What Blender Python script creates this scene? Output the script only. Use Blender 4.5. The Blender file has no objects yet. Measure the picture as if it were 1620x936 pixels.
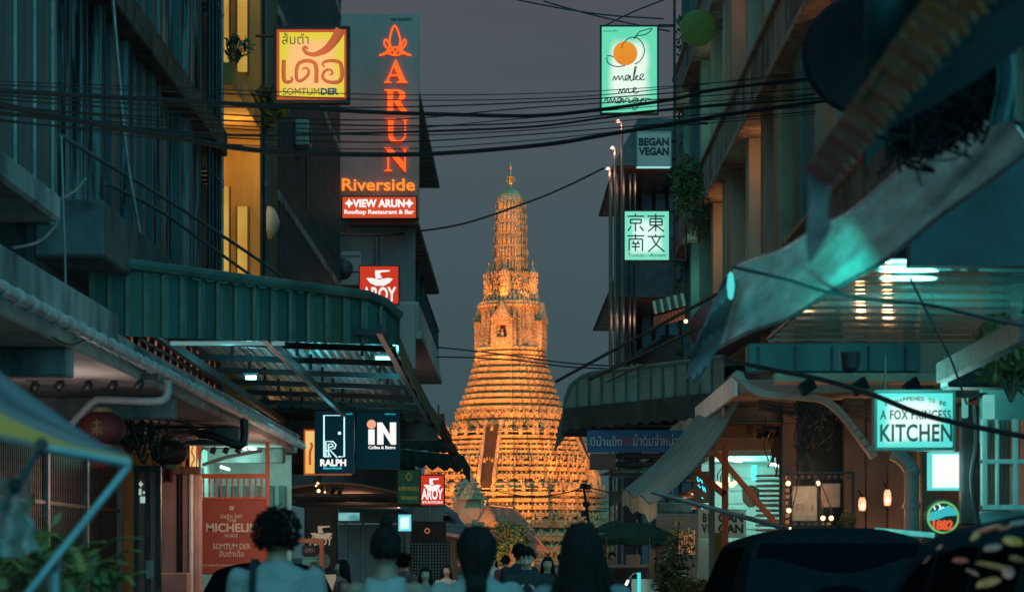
import bpy, bmesh, math, random
from mathutils import Vector, Matrix, noise
R = math.radians
rnd = random.Random(7)
sc = bpy.context.scene
C = sc.collection
# ------------------------------------------------------------------ camera
F = 3600.0            # focal length in photo pixels (photo is 1620 px wide)
VX, HY, CZ = 820.0, 880.0, 1.5   # vanishing point of the street, horizon row, camera height
cd = bpy.data.cameras.new('camera'); cam = bpy.data.objects.new('camera', cd); C.objects.link(cam)
cam.location = (0, 0, CZ); cam.rotation_euler = (R(90), 0, 0)
cd.sensor_width = 36; cd.lens = F/1620*36
cd.shift_x = (810-VX)/1620; cd.shift_y = (HY-468)/1620
cd.clip_start = 0.5; cd.clip_end = 3000
cd.dof.use_dof = True; cd.dof.focus_distance = 62; cd.dof.aperture_fstop = 3.6
sc.camera = cam
# ------------------------------------------------------------------ dusk sky
w = bpy.data.worlds.new('World'); sc.world = w; w.use_nodes = True
nt = w.node_tree; nt.nodes.clear()
SUN_EL, SUN_ROT = R(34), R(158)
wo = nt.nodes.new('ShaderNodeOutputWorld')
b1 = nt.nodes.new('ShaderNodeBackground'); b2 = nt.nodes.new('ShaderNodeBackground'); ad = nt.nodes.new('ShaderNodeAddShader')
sky = nt.nodes.new('ShaderNodeTexSky'); sky.sky_type = 'NISHITA'; sky.sun_disc = False
sky.sun_elevation = SUN_EL; sky.sun_rotation = SUN_ROT; sky.air_density = 1.5; sky.dust_density = 4
b1.inputs[1].default_value = 0.0006
nt.links.new(sky.outputs[0], b1.inputs[0])
tc = nt.nodes.new('ShaderNodeTexCoord'); sx = nt.nodes.new('ShaderNodeSeparateXYZ'); cr = nt.nodes.new('ShaderNodeValToRGB')
nt.links.new(tc.outputs['Generated'], sx.inputs[0]); nt.links.new(sx.outputs['Z'], cr.inputs[0])
nt.links.new(cr.outputs[0], b2.inputs[0]); b2.inputs[1].default_value = .5
e = cr.color_ramp.elements
e[0].position = 0.0; e[0].color = (.034, .076, .088, 1)
e[1].position = 1.0; e[1].color = (.075, .080, .098, 1)
for p_, c_ in ((.10, (.043, .077, .090, 1)), (.17, (.057, .079, .092, 1)), (.24, (.072, .079, .092, 1))):
    q = e.new(p_); q.color = c_
nz = nt.nodes.new('ShaderNodeTexNoise'); nz.inputs['Scale'].default_value = 3.0; nz.inputs['Detail'].default_value = 3
mp_ = nt.nodes.new('ShaderNodeMapping'); mp_.inputs['Scale'].default_value = (1, 1, 3)
nt.links.new(tc.outputs['Generated'], mp_.inputs[0]); nt.links.new(mp_.outputs[0], nz.inputs[0])
mr = nt.nodes.new('ShaderNodeMapRange'); mr.inputs[1].default_value = .3; mr.inputs[2].default_value = .7
mr.inputs[3].default_value = .50; mr.inputs[4].default_value = .57
nt.links.new(nz.outputs[0], mr.inputs[0]); nt.links.new(mr.outputs[0], b2.inputs[1])
nt.links.new(b1.outputs[0], ad.inputs[0]); nt.links.new(b2.outputs[0], ad.inputs[1]); nt.links.new(ad.outputs[0], wo.inputs[0])
# the last light of the overcast evening, very soft
sl = bpy.data.lights.new('sun', 'SUN'); sl.energy = 1.25; sl.angle = R(110); sl.color = (.11, .80, .96)
so = bpy.data.objects.new('sun', sl); C.objects.link(so)
so.rotation_euler = (R(90)-SUN_EL, 0, R(180)-SUN_ROT)
sc.view_settings.view_transform = 'Standard'; sc.view_settings.look = 'None'
sc.view_settings.exposure = 1.0; sc.view_settings.gamma = 1.0; sc.view_settings.use_curve_mapping = False
sc.cycles.use_denoising = True
sc.cycles.max_bounces = 6; sc.cycles.diffuse_bounces = 3; sc.cycles.glossy_bounces = 3; sc.cycles.transmission_bounces = 4
sc.cycles.transparent_max_bounces = 6; sc.cycles.sample_clamp_indirect = 3; sc.cycles.caustics_reflective = False; sc.cycles.caustics_refractive = False

# ------------------------------------------------------------------ helpers
def P(x, y, Y): return Vector(((x-VX)/F*Y, Y, CZ+(HY-y)/F*Y))     # a spot seen in the photo, at distance Y
def PX(x, X): return X*F/(x-VX)                                   # distance at which the street-side plane X is seen at column x
_m = {}
def mat(name, col, rough=.7, metal=0, var=.0, scale=3.0, bump=0.0, col2=None, stretch=(1, 1, 1), coat=0, alpha=1, spec=.5, trans=0, emit=None, es=0, detail=5, lo=.35, hi=.65, bscale=None):
    """procedural material: base colour broken up by noise, with fine relief"""
    if name in _m: return _m[name]
    m = bpy.data.materials.new(name); m.use_nodes = True; n = m.node_tree; b = n.nodes['Principled BSDF']
    b.inputs['Base Color'].default_value = (*col, 1); b.inputs['Roughness'].default_value = rough; b.inputs['Metallic'].default_value = metal
    b.inputs['Coat Weight'].default_value = coat; b.inputs['Specular IOR Level'].default_value = spec if rough < .8 else min(spec, .2)
    if trans: b.inputs['Transmission Weight'].default_value = trans
    if alpha < 1: b.inputs['Alpha'].default_value = alpha
    if emit: b.inputs['Emission Color'].default_value = (*emit, 1); b.inputs['Emission Strength'].default_value = es*.5
    if var or col2 or bump:
        t = n.nodes.new('ShaderNodeTexCoord'); mp = n.nodes.new('ShaderNodeMapping'); mp.inputs['Scale'].default_value = stretch
        n.links.new(t.outputs['Object'], mp.inputs[0])
        z = n.nodes.new('ShaderNodeTexNoise'); z.inputs['Scale'].default_value = scale; z.inputs['Detail'].default_value = detail; z.inputs['Roughness'].default_value = .65
        n.links.new(mp.outputs[0], z.inputs[0])
        if var or col2:
            r = n.nodes.new('ShaderNodeValToRGB'); r.color_ramp.elements[0].position = lo; r.color_ramp.elements[1].position = hi
            c2 = col2 or tuple(c*(1-var) for c in col)
            r.color_ramp.elements[0].color = (*c2, 1); r.color_ramp.elements[1].color = (*(tuple(min(1, c*(1+var*.4)) for c in col)), 1)
            n.links.new(z.outputs[0], r.inputs[0]); n.links.new(r.outputs[0], b.inputs['Base Color'])
            rr = n.nodes.new('ShaderNodeMapRange'); rr.inputs[3].default_value = min(1, rough+.12); rr.inputs[4].default_value = max(.03, rough-.1)
            n.links.new(z.outputs[0], rr.inputs[0]); n.links.new(rr.outputs[0], b.inputs['Roughness'])
        if bump:
            bp = n.nodes.new('ShaderNodeBump'); bp.inputs['Strength'].default_value = bump; bp.inputs['Distance'].default_value = .02
            z2 = z
            if bscale:
                z2 = n.nodes.new('ShaderNodeTexNoise'); z2.inputs['Scale'].default_value = bscale; z2.inputs['Detail'].default_value = 3
                n.links.new(mp.outputs[0], z2.inputs[0])
            n.links.new(z2.outputs[0], bp.inputs['Height']); n.links.new(bp.outputs[0], b.inputs['Normal'])
    _m[name] = m; return m
def glow(name, col, s=1.0, var=0, scale=1.5, col2=None, lo=.35, hi=.65):
    """something that gives off light itself (lit sign face, tube, bulb)"""
    if name in _m: return _m[name]
    m = bpy.data.materials.new(name); m.use_nodes = True; n = m.node_tree; b = n.nodes['Principled BSDF']
    b.inputs['Base Color'].default_value = (*[min(.8, c*.12) for c in col], 1); b.inputs['Roughness'].default_value = .5; b.inputs['Specular IOR Level'].default_value = .15
    b.inputs['Emission Color'].default_value = (*col, 1); b.inputs['Emission Strength'].default_value = s*.5
    if col2:
        t = n.nodes.new('ShaderNodeTexCoord'); z = n.nodes.new('ShaderNodeTexNoise'); z.inputs['Scale'].default_value = scale; z.inputs['Detail'].default_value = 1
        r = n.nodes.new('ShaderNodeValToRGB'); r.color_ramp.elements[0].position = lo; r.color_ramp.elements[1].position = hi
        r.color_ramp.elements[0].color = (*col, 1); r.color_ramp.elements[1].color = (*col2, 1)
        n.links.new(t.outputs['Object'], z.inputs[0]); n.links.new(z.outputs[0], r.inputs[0]); n.links.new(r.outputs[0], b.inputs['Emission Color'])
    _m[name] = m; return m
def facelamp(name, col, col2, s, w, h, k=2.2):
    """backlit box face: hotter middle painted into its emission, no tubes behind"""
    m = bpy.data.materials.new(name); m.use_nodes = True; n = m.node_tree; b = n.nodes['Principled BSDF']
    b.inputs['Base Color'].default_value = (*[min(.8, c*.12) for c in col], 1); b.inputs['Roughness'].default_value = .4; b.inputs['Specular IOR Level'].default_value = .2
    t = n.nodes.new('ShaderNodeTexCoord'); mp = n.nodes.new('ShaderNodeMapping')
    mp.inputs['Location'].default_value = (-0.0, 0, -h*.5/(h*.5)); mp.inputs['Scale'].default_value = (2/w, 0, 2/h)
    n.links.new(t.outputs['Object'], mp.inputs[0])
    g = n.nodes.new('ShaderNodeVectorMath'); g.operation = 'ABSOLUTE'; n.links.new(mp.outputs[0], g.inputs[0])
    s_ = n.nodes.new('ShaderNodeSeparateXYZ'); n.links.new(g.outputs[0], s_.inputs[0])
    mx = n.nodes.new('ShaderNodeMath'); mx.operation = 'SMOOTH_MAX'; mx.inputs[2].default_value = .35
    n.links.new(s_.outputs[0], mx.inputs[0]); n.links.new(s_.outputs[2], mx.inputs[1])
    z = n.nodes.new('ShaderNodeTexNoise'); z.inputs['Scale'].default_value = k; z.inputs['Detail'].default_value = 1; n.links.new(t.outputs['Object'], z.inputs[0])
    a = n.nodes.new('ShaderNodeMath'); a.operation = 'MULTIPLY_ADD'; a.inputs[1].default_value = .4; n.links.new(z.outputs[0], a.inputs[0]); n.links.new(mx.outputs[0], a.inputs[2])
    r = n.nodes.new('ShaderNodeValToRGB'); r.color_ramp.interpolation = 'EASE'
    r.color_ramp.elements[0].position = .66; r.color_ramp.elements[1].position = 1.12 if False else 1.0
    r.color_ramp.elements[0].color = (*col2, 1); r.color_ramp.elements[1].color = (*col, 1)
    n.links.new(a.outputs[0], r.inputs[0]); n.links.new(r.outputs[0], b.inputs['Emission Color']); b.inputs['Emission Strength'].default_value = s*.5
    return m
def tag(o, label=None, cat=None, group=None, kind=None):
    if label: o['label'] = label
    if cat: o['category'] = cat
    if group: o['group'] = group
    if kind: o['kind'] = kind
    return o
def thing(name, label, cat, loc=(0, 0, 0), rz=0, group=None):
    o = bpy.data.objects.new(name, None); C.objects.link(o); o.empty_display_size = .2
    o.location = loc; o.rotation_euler = (0, 0, rz); return tag(o, label, cat, group)
def lnk(name, me, parent=None, m=None, world=True):
    o = bpy.data.objects.new(name, me); C.objects.link(o)
    if m is not None and not me.materials: me.materials.append(m)
    if parent is not None:
        o.parent = parent
        if world:                      # geometry was written in world coordinates
            o.matrix_parent_inverse = full(parent).inverted()
    return o
def full(o):
    M = Matrix.LocRotScale(o.location, o.rotation_euler, o.scale)
    if o.parent: M = full(o.parent) @ o.matrix_parent_inverse @ M
    return M
class MB:
    def __init__(s): s.v = []; s.f = []; s.sm = []
    def add(s, vs, fs, smooth=False):
        n = len(s.v); s.v += [tuple(v) for v in vs]; s.f += [tuple(i+n for i in f) for f in fs]; s.sm += [smooth]*len(fs); return s
    def box(s, a, b):
        x0, y0, z0 = [min(p, q) for p, q in zip(a, b)]; x1, y1, z1 = [max(p, q) for p, q in zip(a, b)]
        return s.add([(x0, y0, z0), (x1, y0, z0), (x1, y1, z0), (x0, y1, z0), (x0, y0, z1), (x1, y0, z1), (x1, y1, z1), (x0, y1, z1)],
              [(0, 3, 2, 1), (4, 5, 6, 7), (0, 1, 5, 4), (1, 2, 6, 5), (2, 3, 7, 6), (3, 0, 4, 7)])
    def bev(s, a, b, r=.01):
        """box with chamfered edges"""
        x0, y0, z0 = [min(p, q) for p, q in zip(a, b)]; x1, y1, z1 = [max(p, q) for p, q in zip(a, b)]
        r = min(r, (x1-x0)*.45, (y1-y0)*.45, (z1-z0)*.45)
        V = []; 
        for z, i in ((z0, r), (z0+r, 0), (z1-r, 0), (z1, r)):
            V.append([(x0+i+ (r if not i else 0), y0+i, z), (x1-i-(r if not i else 0), y0+i, z), (x1-i, y0+i+(r if not i else 0), z), (x1-i, y1-i-(r if not i else 0), z),
                      (x1-i-(r if not i else 0), y1-i, z), (x0+i+(r if not i else 0), y1-i, z), (x0+i, y1-i-(r if not i else 0), z), (x0+i, y0+i+(r if not i else 0), z)])
        fs = []
        for k in range(3):
            for j in range(8): fs.append((k*8+j, k*8+(j+1) % 8, k*8+8+(j+1) % 8, k*8+8+j))
        fs.append(tuple(range(7, -1, -1))); fs.append(tuple(range(24, 32)))
        return s.add([p for q in V for p in q], fs)
    def beam(s, p, q, wd, ht=None, up=(0, 0, 1)):
        p = Vector(p); q = Vector(q); ht = ht or wd; d = (q-p).normalized(); u = Vector(up)
        if abs(d.dot(u)) > .99: u = Vector((0, 1, 0))
        x = d.cross(u).normalized()*wd/2; z = x.cross(d).normalized()*ht/2
        return s.add([p-x-z, p+x-z, p+x+z, p-x+z, q-x-z, q+x-z, q+x+z, q-x+z], [(0, 1, 2, 3), (7, 6, 5, 4), (0, 4, 5, 1), (1, 5, 6, 2), (2, 6, 7, 3), (3, 7, 4, 0)])
    def tube(s, pts, r, n=8, caps=True):
        pts = [Vector(p) for p in pts]; rs = r if isinstance(r, (list, tuple)) else [r]*len(pts)
        rings = []; prev = None
        for i, p in enumerate(pts):
            d = (pts[min(i+1, len(pts)-1)]-pts[max(i-1, 0)])
            d = d.normalized() if d.length > 1e-9 else Vector((0, 0, 1))
            if prev is None:
                u = Vector((0, 0, 1)) if abs(d.z) < .9 else Vector((1, 0, 0)); x = d.cross(u).normalized()
            else: x = (prev-d*prev.dot(d)); x = x.normalized() if x.length > 1e-6 else d.cross(Vector((0, 0, 1))).normalized()
            prev = x; y = d.cross(x)
            rings.append([p+(x*math.cos(2*math.pi*k/n)+y*math.sin(2*math.pi*k/n))*rs[i] for k in range(n)])
        fs = []
        for i in range(len(pts)-1):
            for k in range(n): fs.append((i*n+k, (i+1)*n+k, (i+1)*n+(k+1) % n, i*n+(k+1) % n))
        if caps: fs.append(tuple(range(n))); fs.append(tuple(reversed(range((len(pts)-1)*n, len(pts)*n))))
        return s.add([v for q in rings for v in q], fs, True)
    def lathe(s, prof, c=(0, 0, 0), n=16, axis='z', ang=2*math.pi):
        c = Vector(c); V = []
        for r, h in prof:
            for k in range(n):
                a = ang*k/n; p = (r*math.cos(a), r*math.sin(a), h)
                if axis == 'y': p = (r*math.cos(a), -h, r*math.sin(a))
                if axis == 'x': p = (h, r*math.cos(a), r*math.sin(a))
                V.append(c+Vector(p))
        fs = [(i*n+k, i*n+(k+1) % n, (i+1)*n+(k+1) % n, (i+1)*n+k) for i in range(len(prof)-1) for k in range(n)]
        if prof[0] == prof[-1]: return s.add(V, fs, True)
        if prof[0][0] > 1e-6: fs.append(tuple(reversed(range(n))))
        if prof[-1][0] > 1e-6: fs.append(tuple(range((len(prof)-1)*n, len(prof)*n)))
        return s.add(V, fs, True)
    def prism(s, poly, y0, y1):
        """x/z outline pushed from y0 to y1"""
        n = len(poly); V = [(x, y0, z) for x, z in poly]+[(x, y1, z) for x, z in poly]
        return s.add(V, [tuple(range(n)), tuple(reversed(range(n, 2*n)))]+[(i, n+i, n+(i+1) % n, (i+1) % n) for i in range(n)])
    def sheet(s, f, nu, nv, t=.0, smooth=True):
        """grid f(u,v) with real thickness t"""
        G = [[Vector(f(i/nu, j/nv)) for j in range(nv+1)] for i in range(nu+1)]
        V = [p for r_ in G for p in r_]; w_ = nv+1
        fs = [(i*w_+j, (i+1)*w_+j, (i+1)*w_+j+1, i*w_+j+1) for i in range(nu) for j in range(nv)]
        s.add(V, fs, smooth)
        if t:
            V2 = []
            for i in range(nu+1):
                for j in range(nv+1):
                    a = G[min(i+1, nu)][j]-G[max(i-1, 0)][j]; b = G[i][min(j+1, nv)]-G[i][max(j-1, 0)]
                    nn = a.cross(b); V2.append(G[i][j]-(nn.normalized()*t if nn.length > 1e-9 else Vector((0, 0, t))))
            s.add(V2, [tuple(reversed(q)) for q in fs], smooth)
            ed = [(0, j, 0, j+1) for j in range(nv)]+[(nu, j+1, nu, j) for j in range(nv)]+[(i+1, 0, i, 0) for i in range(nu)]+[(i, nv, i+1, nv) for i in range(nu)]
            for a, b, c, d in ed: s.add([G[a][b], G[c][d], V2[c*w_+d], V2[a*w_+b]], [(0, 1, 2, 3)])
        return s
    def ico(s, c, r, n=1, sq=(1, 1, 1), jit=0, rr=None):
        bm = bmesh.new(); bmesh.ops.create_icosphere(bm, subdivisions=n, radius=1); rr = rr or rnd
        c = Vector(c); V = []
        for v in bm.verts:
            k = 1+(rr.uniform(-jit, jit) if jit else 0); V.append((c.x+v.co.x*r*sq[0]*k, c.y+v.co.y*r*sq[1]*k, c.z+v.co.z*r*sq[2]*k))
        fs = [tuple(v.index for v in f.verts) for f in bm.faces]; bm.free(); return s.add(V, fs, not jit)
    def mesh(s, name, m):
        me = bpy.data.meshes.new(name); me.from_pydata(s.v, [], s.f)
        me.polygons.foreach_set('use_smooth', s.sm); me.materials.append(m) if m else None
        return me
    def build(s, name, m, parent=None, world=True, kind=None, label=None, sharp=True):
        me = s.mesh(name, m)
        if any(s.sm) and sharp: 
            try: me.set_sharp_from_angle(angle=R(42))
            except Exception: pass
        o = lnk(name, me, parent, None, world); tag(o, label, None, None, kind); return o
def struct(name, mb, m, parent=None):
    return mb.build(name, m, parent, kind='structure' if parent is None else None)
def bez(pts, n=8):
    """smooth curve through points (Catmull-Rom)"""
    pts = [Vector(p) for p in pts]; out = []
    for i in range(len(pts)-1):
        p0 = pts[max(i-1, 0)]; p1 = pts[i]; p2 = pts[i+1]; p3 = pts[min(i+2, len(pts)-1)]
        for k in range(n):
            t = k/n; out.append(.5*((2*p1)+(p2-p0)*t+(2*p0-5*p1+4*p2-p3)*t*t+(3*p1-p0-3*p2+p3)*t**3))
    out.append(pts[-1]); return out
def text_mesh(txt, m, x0, x1, z0, z1, y, depth=.01, bold=0, keep=False, res=3, align='c', space=1.0):
    """lettering laid out in the box x0..x1, z0..z1 at depth y (front face towards -y)"""
    cu = bpy.data.curves.new('lettering', 'FONT'); cu.body = txt; cu.size = 1; cu.resolution_u = res; cu.extrude = .02; cu.offset = bold; cu.space_character = space
    cu.align_x = 'CENTER'; cu.space_line = .9
    o = bpy.data.objects.new('lettering', cu); C.objects.link(o); me = bpy.data.meshes.new_from_object(o); bpy.data.objects.remove(o); bpy.data.curves.remove(cu)
    me.name = 'lettering'
    xs = [v.co.x for v in me.vertices]; ys = [v.co.y for v in me.vertices]
    a, b, c, d = min(xs), max(xs), min(ys), max(ys); sx_ = (x1-x0)/(b-a); sz_ = (z1-z0)/(d-c)
    if keep: sx_ = sz_ = min(sx_, sz_)
    cx, cz = (x0+x1)/2, (z0+z1)/2
    for v in me.vertices:
        X, Yv, Z = v.co; v.co = (cx+(X-(a+b)/2)*sx_, y-(depth if Z > 0 else 0), cz+(Yv-(c+d)/2)*sz_)
    me.materials.clear(); me.materials.append(m)
    return me
def lettering(parent, name, *a, **k):
    return lnk(name, text_mesh(*a, **k), parent, None, False)
class Sign:
    """a sign board; its contents are given in photo pixels and built on the board at its real place"""
    def __init__(s, name, label, cat, rect, Y, t=.12, m=None, frame=None, fw=.04, yaw=0, face=True):
        s.x0, s.y0, s.x1, s.y1 = rect; s.Y = Y; s.k = Y/F
        s.cx = (s.x0+s.x1)/2; b = P(s.cx, s.y1, Y); s.t = t; s.w = (s.x1-s.x0)*s.k; s.h = (s.y1-s.y0)*s.k
        s.o = thing(name, label, cat, (b.x, Y, b.z), yaw)
        hw, hh = s.w/2, s.h
        fm = frame or M['black_metal']
        q = MB(); q.bev((-hw+fw, -t/2+.012, fw), (hw-fw, t/2, hh-fw), .004); s.panel = q.build('panel', m, s.o, False)
        if fw:
            q = MB(); q.bev((-hw, -t/2, 0), (hw, t/2+.004, fw), .006); q.bev((-hw, -t/2, hh-fw), (hw, t/2+.004, hh), .006)
            q.bev((-hw, -t/2, fw), (-hw+fw, t/2+.004, hh-fw), .006); q.bev((hw-fw, -t/2, fw), (hw, t/2+.004, hh-fw), .006); q.build('frame', fm, s.o, False)
        s.fy = -t/2+.010
    def L(s, x, y): return ((x-s.cx)*s.k, (s.y1-y)*s.k)
    def text(s, txt, m, rect, name='lettering', depth=.008, **kw):
        a = s.L(rect[0], rect[3]); b = s.L(rect[2], rect[1])
        return lettering(s.o, name, txt, m, a[0], b[0], a[1], b[1], s.fy, depth, **kw)
    def stroke(s, pts, r, m, name='emblem', n=6, sm=8, out=0.0):
        """r in photo pixels (may be a list per point)"""
        q = MB(); pts = pts if isinstance(pts[0][0], (tuple, list)) else [pts]
        rr = r if isinstance(r, list) and isinstance(r[0], list) else [r]*len(pts)
        for pl, rl in zip(pts, rr):
            loc = [(*s.L(*p),) for p in pl]; P3 = [(x, s.fy-.006-out, z) for x, z in loc]
            cv = bez(P3, sm) if sm > 1 and len(P3) > 2 else [Vector(p) for p in P3]
            if isinstance(rl, list):
                ks = []
                for i in range(len(cv)):
                    t = i/(len(cv)-1)*(len(rl)-1); a = int(min(t, len(rl)-2)); ks.append((rl[a]+(rl[a+1]-rl[a])*(t-a))*s.k)
            else: ks = rl*s.k
            st = len(q.v); q.tube(cv, ks, n)
            for i in range(st, len(q.v)):            # flattened against the board
                v = q.v[i]; q.v[i] = (v[0], s.fy+(v[1]-s.fy)*.5-.002, v[2])
        return q.build(name, m, s.o, False)
    def poly(s, pts, m, name='emblem', d=.008, out=0.0):
        q = MB(); q.prism([s.L(*p) for p in pts], s.fy-d-out, s.fy+.002); return q.build(name, m, s.o, False)
    def disc(s, c, r, m, name='emblem', d=.008, out=0.0, n=28, r2=None):
        c0 = s.L(*c); q = MB()
        if r2: q.lathe([(r2*s.k, 0), (r2*s.k, d), (r*s.k, d), (r*s.k, 0), (r2*s.k, 0)], (c0[0], s.fy-out, c0[1]), n, 'y')
        else: q.lathe([(r*s.k, 0), (r*s.k, d), (0, d)], (c0[0], s.fy-out, c0[1]), n, 'y')
        return q.build(name, m, s.o, False)
    def bar(s, p, q_, r=.02, m=None, name='bracket'):
        """p, q world points"""
        q = MB(); q.tube([p, q_], r, 8); return q.build(name, m or M['black_metal'], s.o)
def lamp(name, label, cat, loc, m, r=.03, power=0, col=(1, 1, 1), body=None, length=None, d=(1, 0, 0), soft=.1, group=None, spot=None):
    """a real luminaire: visible emitting body plus the light it throws"""
    o = thing(name, label, cat, loc, 0, group); loc = Vector(loc)
    q = MB()
    if length: d = Vector(d).normalized(); q.tube([loc-d*length/2, loc+d*length/2], r, 8)
    else: q.ico(loc, r, 2, (1, 1, 1.25))
    q.build('tube' if length else 'bulb', m, o)
    if body: body(o, loc)
    if power:
        l = bpy.data.lights.new('lamp_or_fill_light', 'POINT'); l.energy = power; l.color = col; l.shadow_soft_size = soft
        lo = bpy.data.objects.new('lamp_or_fill_light', l); C.objects.link(lo); lo.location = loc-Vector((0, 0, r+soft*0+.03))
    return o
M = {}
M['black_metal'] = mat('black_metal', (.02, .024, .028), .45, .3, .3, 6)
M['dark_steel'] = mat('dark_steel', (.045, .055, .06), .42, .6, .4, 5, .1)
M['grey_steel'] = mat('grey_steel', (.28, .31, .32), .4, .5, .35, 4, .1)
M['concrete'] = mat('concrete', (.34, .33, .31), .9, 0, .55, 1.3, .35, bscale=18)
M['grimy_concrete'] = mat('grimy_concrete', (.30, .30, .29), .92, 0, 0, 1.1, .4, (.07, .075, .075), (1, 1, .35), bscale=14)
M['dark_concrete'] = mat('dark_concrete', (.12, .125, .13), .9, 0, .5, 1.5, .3, bscale=12)
M['pale_render'] = mat('pale_render', (.45, .43, .41), .85, 0, .28, .6, .15, stretch=(1, 1, .4), bscale=20)
M['grey_render'] = mat('grey_render', (.27, .27, .28), .85, 0, .3, .5, .15, stretch=(1, 1, .3), bscale=20)
M['teal_sheet'] = mat('teal_sheet', (.035, .13, .12), .45, .2, .35, 2.2, .12, stretch=(1, 1, .4))
M['rust'] = mat('rust', (.20, .10, .06), .85, .2, 0, 4, .3, (.07, .045, .035))
M['cable'] = mat('cable', (.012, .014, .016), .55)
M['leaf'] = mat('leaf', (.06, .11, .035), .55, 0, .5, 9)
M['leaf_dark'] = mat('leaf_dark', (.035, .07, .035), .55, 0, .5, 9)
M['leaf_yellow'] = mat('leaf_yellow', (.15, .15, .03), .55, 0, .5, 7)
M['bark'] = mat('bark', (.12, .09, .06), .9, 0, .5, 8, .4)
M['wood'] = mat('wood', (.16, .08, .045), .6, 0, .4, 3, .15, stretch=(8, 1, 1))
M['white_paint'] = mat('white_paint', (.72, .73, .71), .5, 0, .18, 2, .05)
M['red_paint'] = mat('red_paint', (.42, .06, .03), .45, 0, .3, 3)
M['glass_dark'] = mat('glass_dark', (.02, .025, .03), .08, 0, .2, 2, coat=.5)

# ------------------------------------------------------------------ ground, road, river
asph = mat('asphalt', (.05, .052, .055), .75, 0, .35, 2.5, .3, bscale=60)
struct('road', MB().box((-4.0, -6, -.3), (4.0, 128, 0)), asph)
for sgn, nm in ((-1, 'pavement_left'), (1, 'pavement_right')):
    pv = struct(nm, MB().box((sgn*4.0, -6, -.3), (sgn*9, 128, .128)), mat('paving', (.22, .21, .2), .85, 0, .3, 3, .2))
    me = MB().bev((-.145, -.295, 0), (.145, .295, .03), .004).mesh('paving_slab', mat('paving_slab', (.25, .24, .225), .85, 0, .4, 4, .2, bscale=30))
    for i in range(6):
        for j in range(20):
            o = lnk('paving_slab', me, pv, None, False); o.location = (sgn*(4.2+i*.3), 101.0+j*.6, .12+rnd.uniform(-.003, .003))
    mk = MB(); mk.bev((sgn*3.85, -6, -.1), (sgn*4.0, 128, .15), .015); mk.build('kerb', M['concrete'], pv)
struct('river_wall', MB().box((-90, 128, -3), (90, 129.2, .5)), M['grimy_concrete'])
struct('ground', MB().box((-420, -30, -1.3), (420, 128, -.305)), M['dark_concrete'])
struct('far_ground', MB().box((-900, 400, -3), (900, 2400, -.2)), mat('dark_earth', (.06, .055, .045), .95, 0, .4, .05))
wat = mat('river_water', (.015, .03, .035), .12, 0, 0, 0)
wn = wat.node_tree; nz_ = wn.nodes.new('ShaderNodeTexNoise'); nz_.inputs['Scale'].default_value = .6; nz_.inputs['Detail'].default_value = 4
tc_ = wn.nodes.new('ShaderNodeTexCoord'); bp_ = wn.nodes.new('ShaderNodeBump'); bp_.inputs['Strength'].default_value = .5
wn.links.new(tc_.outputs['Object'], nz_.inputs[0]); wn.links.new(nz_.outputs[0], bp_.inputs['Height']); wn.links.new(bp_.outputs[0], wn.nodes['Principled BSDF'].inputs['Normal'])
struct('river', MB().box((-900, 128.5, -4), (900, 401, -1.6)), wat)

# ------------------------------------------------------------------ the temple tower across the river
porc = bpy.data.materials.new('porcelain_mosaic'); porc.use_nodes = True; n_ = porc.node_tree; b_ = n_.nodes['Principled BSDF']; b_.inputs['Roughness'].default_value = .55
t_ = n_.nodes.new('ShaderNodeTexCoord'); vo = n_.nodes.new('ShaderNodeTexVoronoi'); vo.inputs['Scale'].default_value = 4.2
n_.links.new(t_.outputs['Object'], vo.inputs[0]); rp = n_.nodes.new('ShaderNodeValToRGB'); sp_ = n_.nodes.new('ShaderNodeSeparateColor')
n_.links.new(vo.outputs['Color'], sp_.inputs[0]); n_.links.new(sp_.outputs[0], rp.inputs[0])
rp.color_ramp.elements[0].color = (.24, .15, .09, 1); rp.color_ramp.elements[1].color = (.55, .43, .20, 1)
for p_, c_ in ((.3, (.32, .21, .11, 1)), (.55, (.45, .33, .16, 1)), (.62, (.32, .25, .12, 1)), (.8, (.48, .36, .17, 1))): rp.color_ramp.elements.new(p_).color = c_
n2 = n_.nodes.new('ShaderNodeTexNoise'); n2.inputs['Scale'].default_value = .22; n2.inputs['Detail'].default_value = 6; n_.links.new(t_.outputs['Object'], n2.inputs[0])
r2 = n_.nodes.new('ShaderNodeMapRange'); r2.inputs[1].default_value = .35; r2.inputs[2].default_value = .7; r2.inputs[3].default_value = .62; r2.inputs[4].default_value = 1.15; n_.links.new(n2.outputs[0], r2.inputs[0])
mx_ = n_.nodes.new('ShaderNodeVectorMath'); mx_.operation = 'SCALE'; n_.links.new(rp.outputs[0], mx_.inputs[0]); n_.links.new(r2.outputs[0], mx_.inputs['Scale']); n_.links.new(mx_.outputs[0], b_.inputs['Base Color'])
bpn = n_.nodes.new('ShaderNodeBump'); bpn.inputs['Strength'].default_value = .6; bpn.inputs['Distance'].default_value = .12
n_.links.new(vo.outputs['Distance'], bpn.inputs['Height']); n_.links.new(bpn.outputs[0], b_.inputs['Normal'])
TY = 465.0; TK = TY/F; TX = (808-VX)*TK; TR = R(-15)
def tz(y): return CZ+(HY-y)*TK
temple = thing('temple_tower', 'tall floodlit Khmer style temple tower glowing orange at the end of the street', 'temple tower', (TX, TY, 0), TR)
STEP = [(1, .30), (.93, .30), (.93, .47), (.86, .47), (.86, .63), (.75, .63), (.75, .75), (.63, .75), (.63, .86), (.47, .86), (.47, .93), (.30, .93), (.30, 1)]
STEP = [(a*1.0, b) for a, b in STEP]
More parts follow.
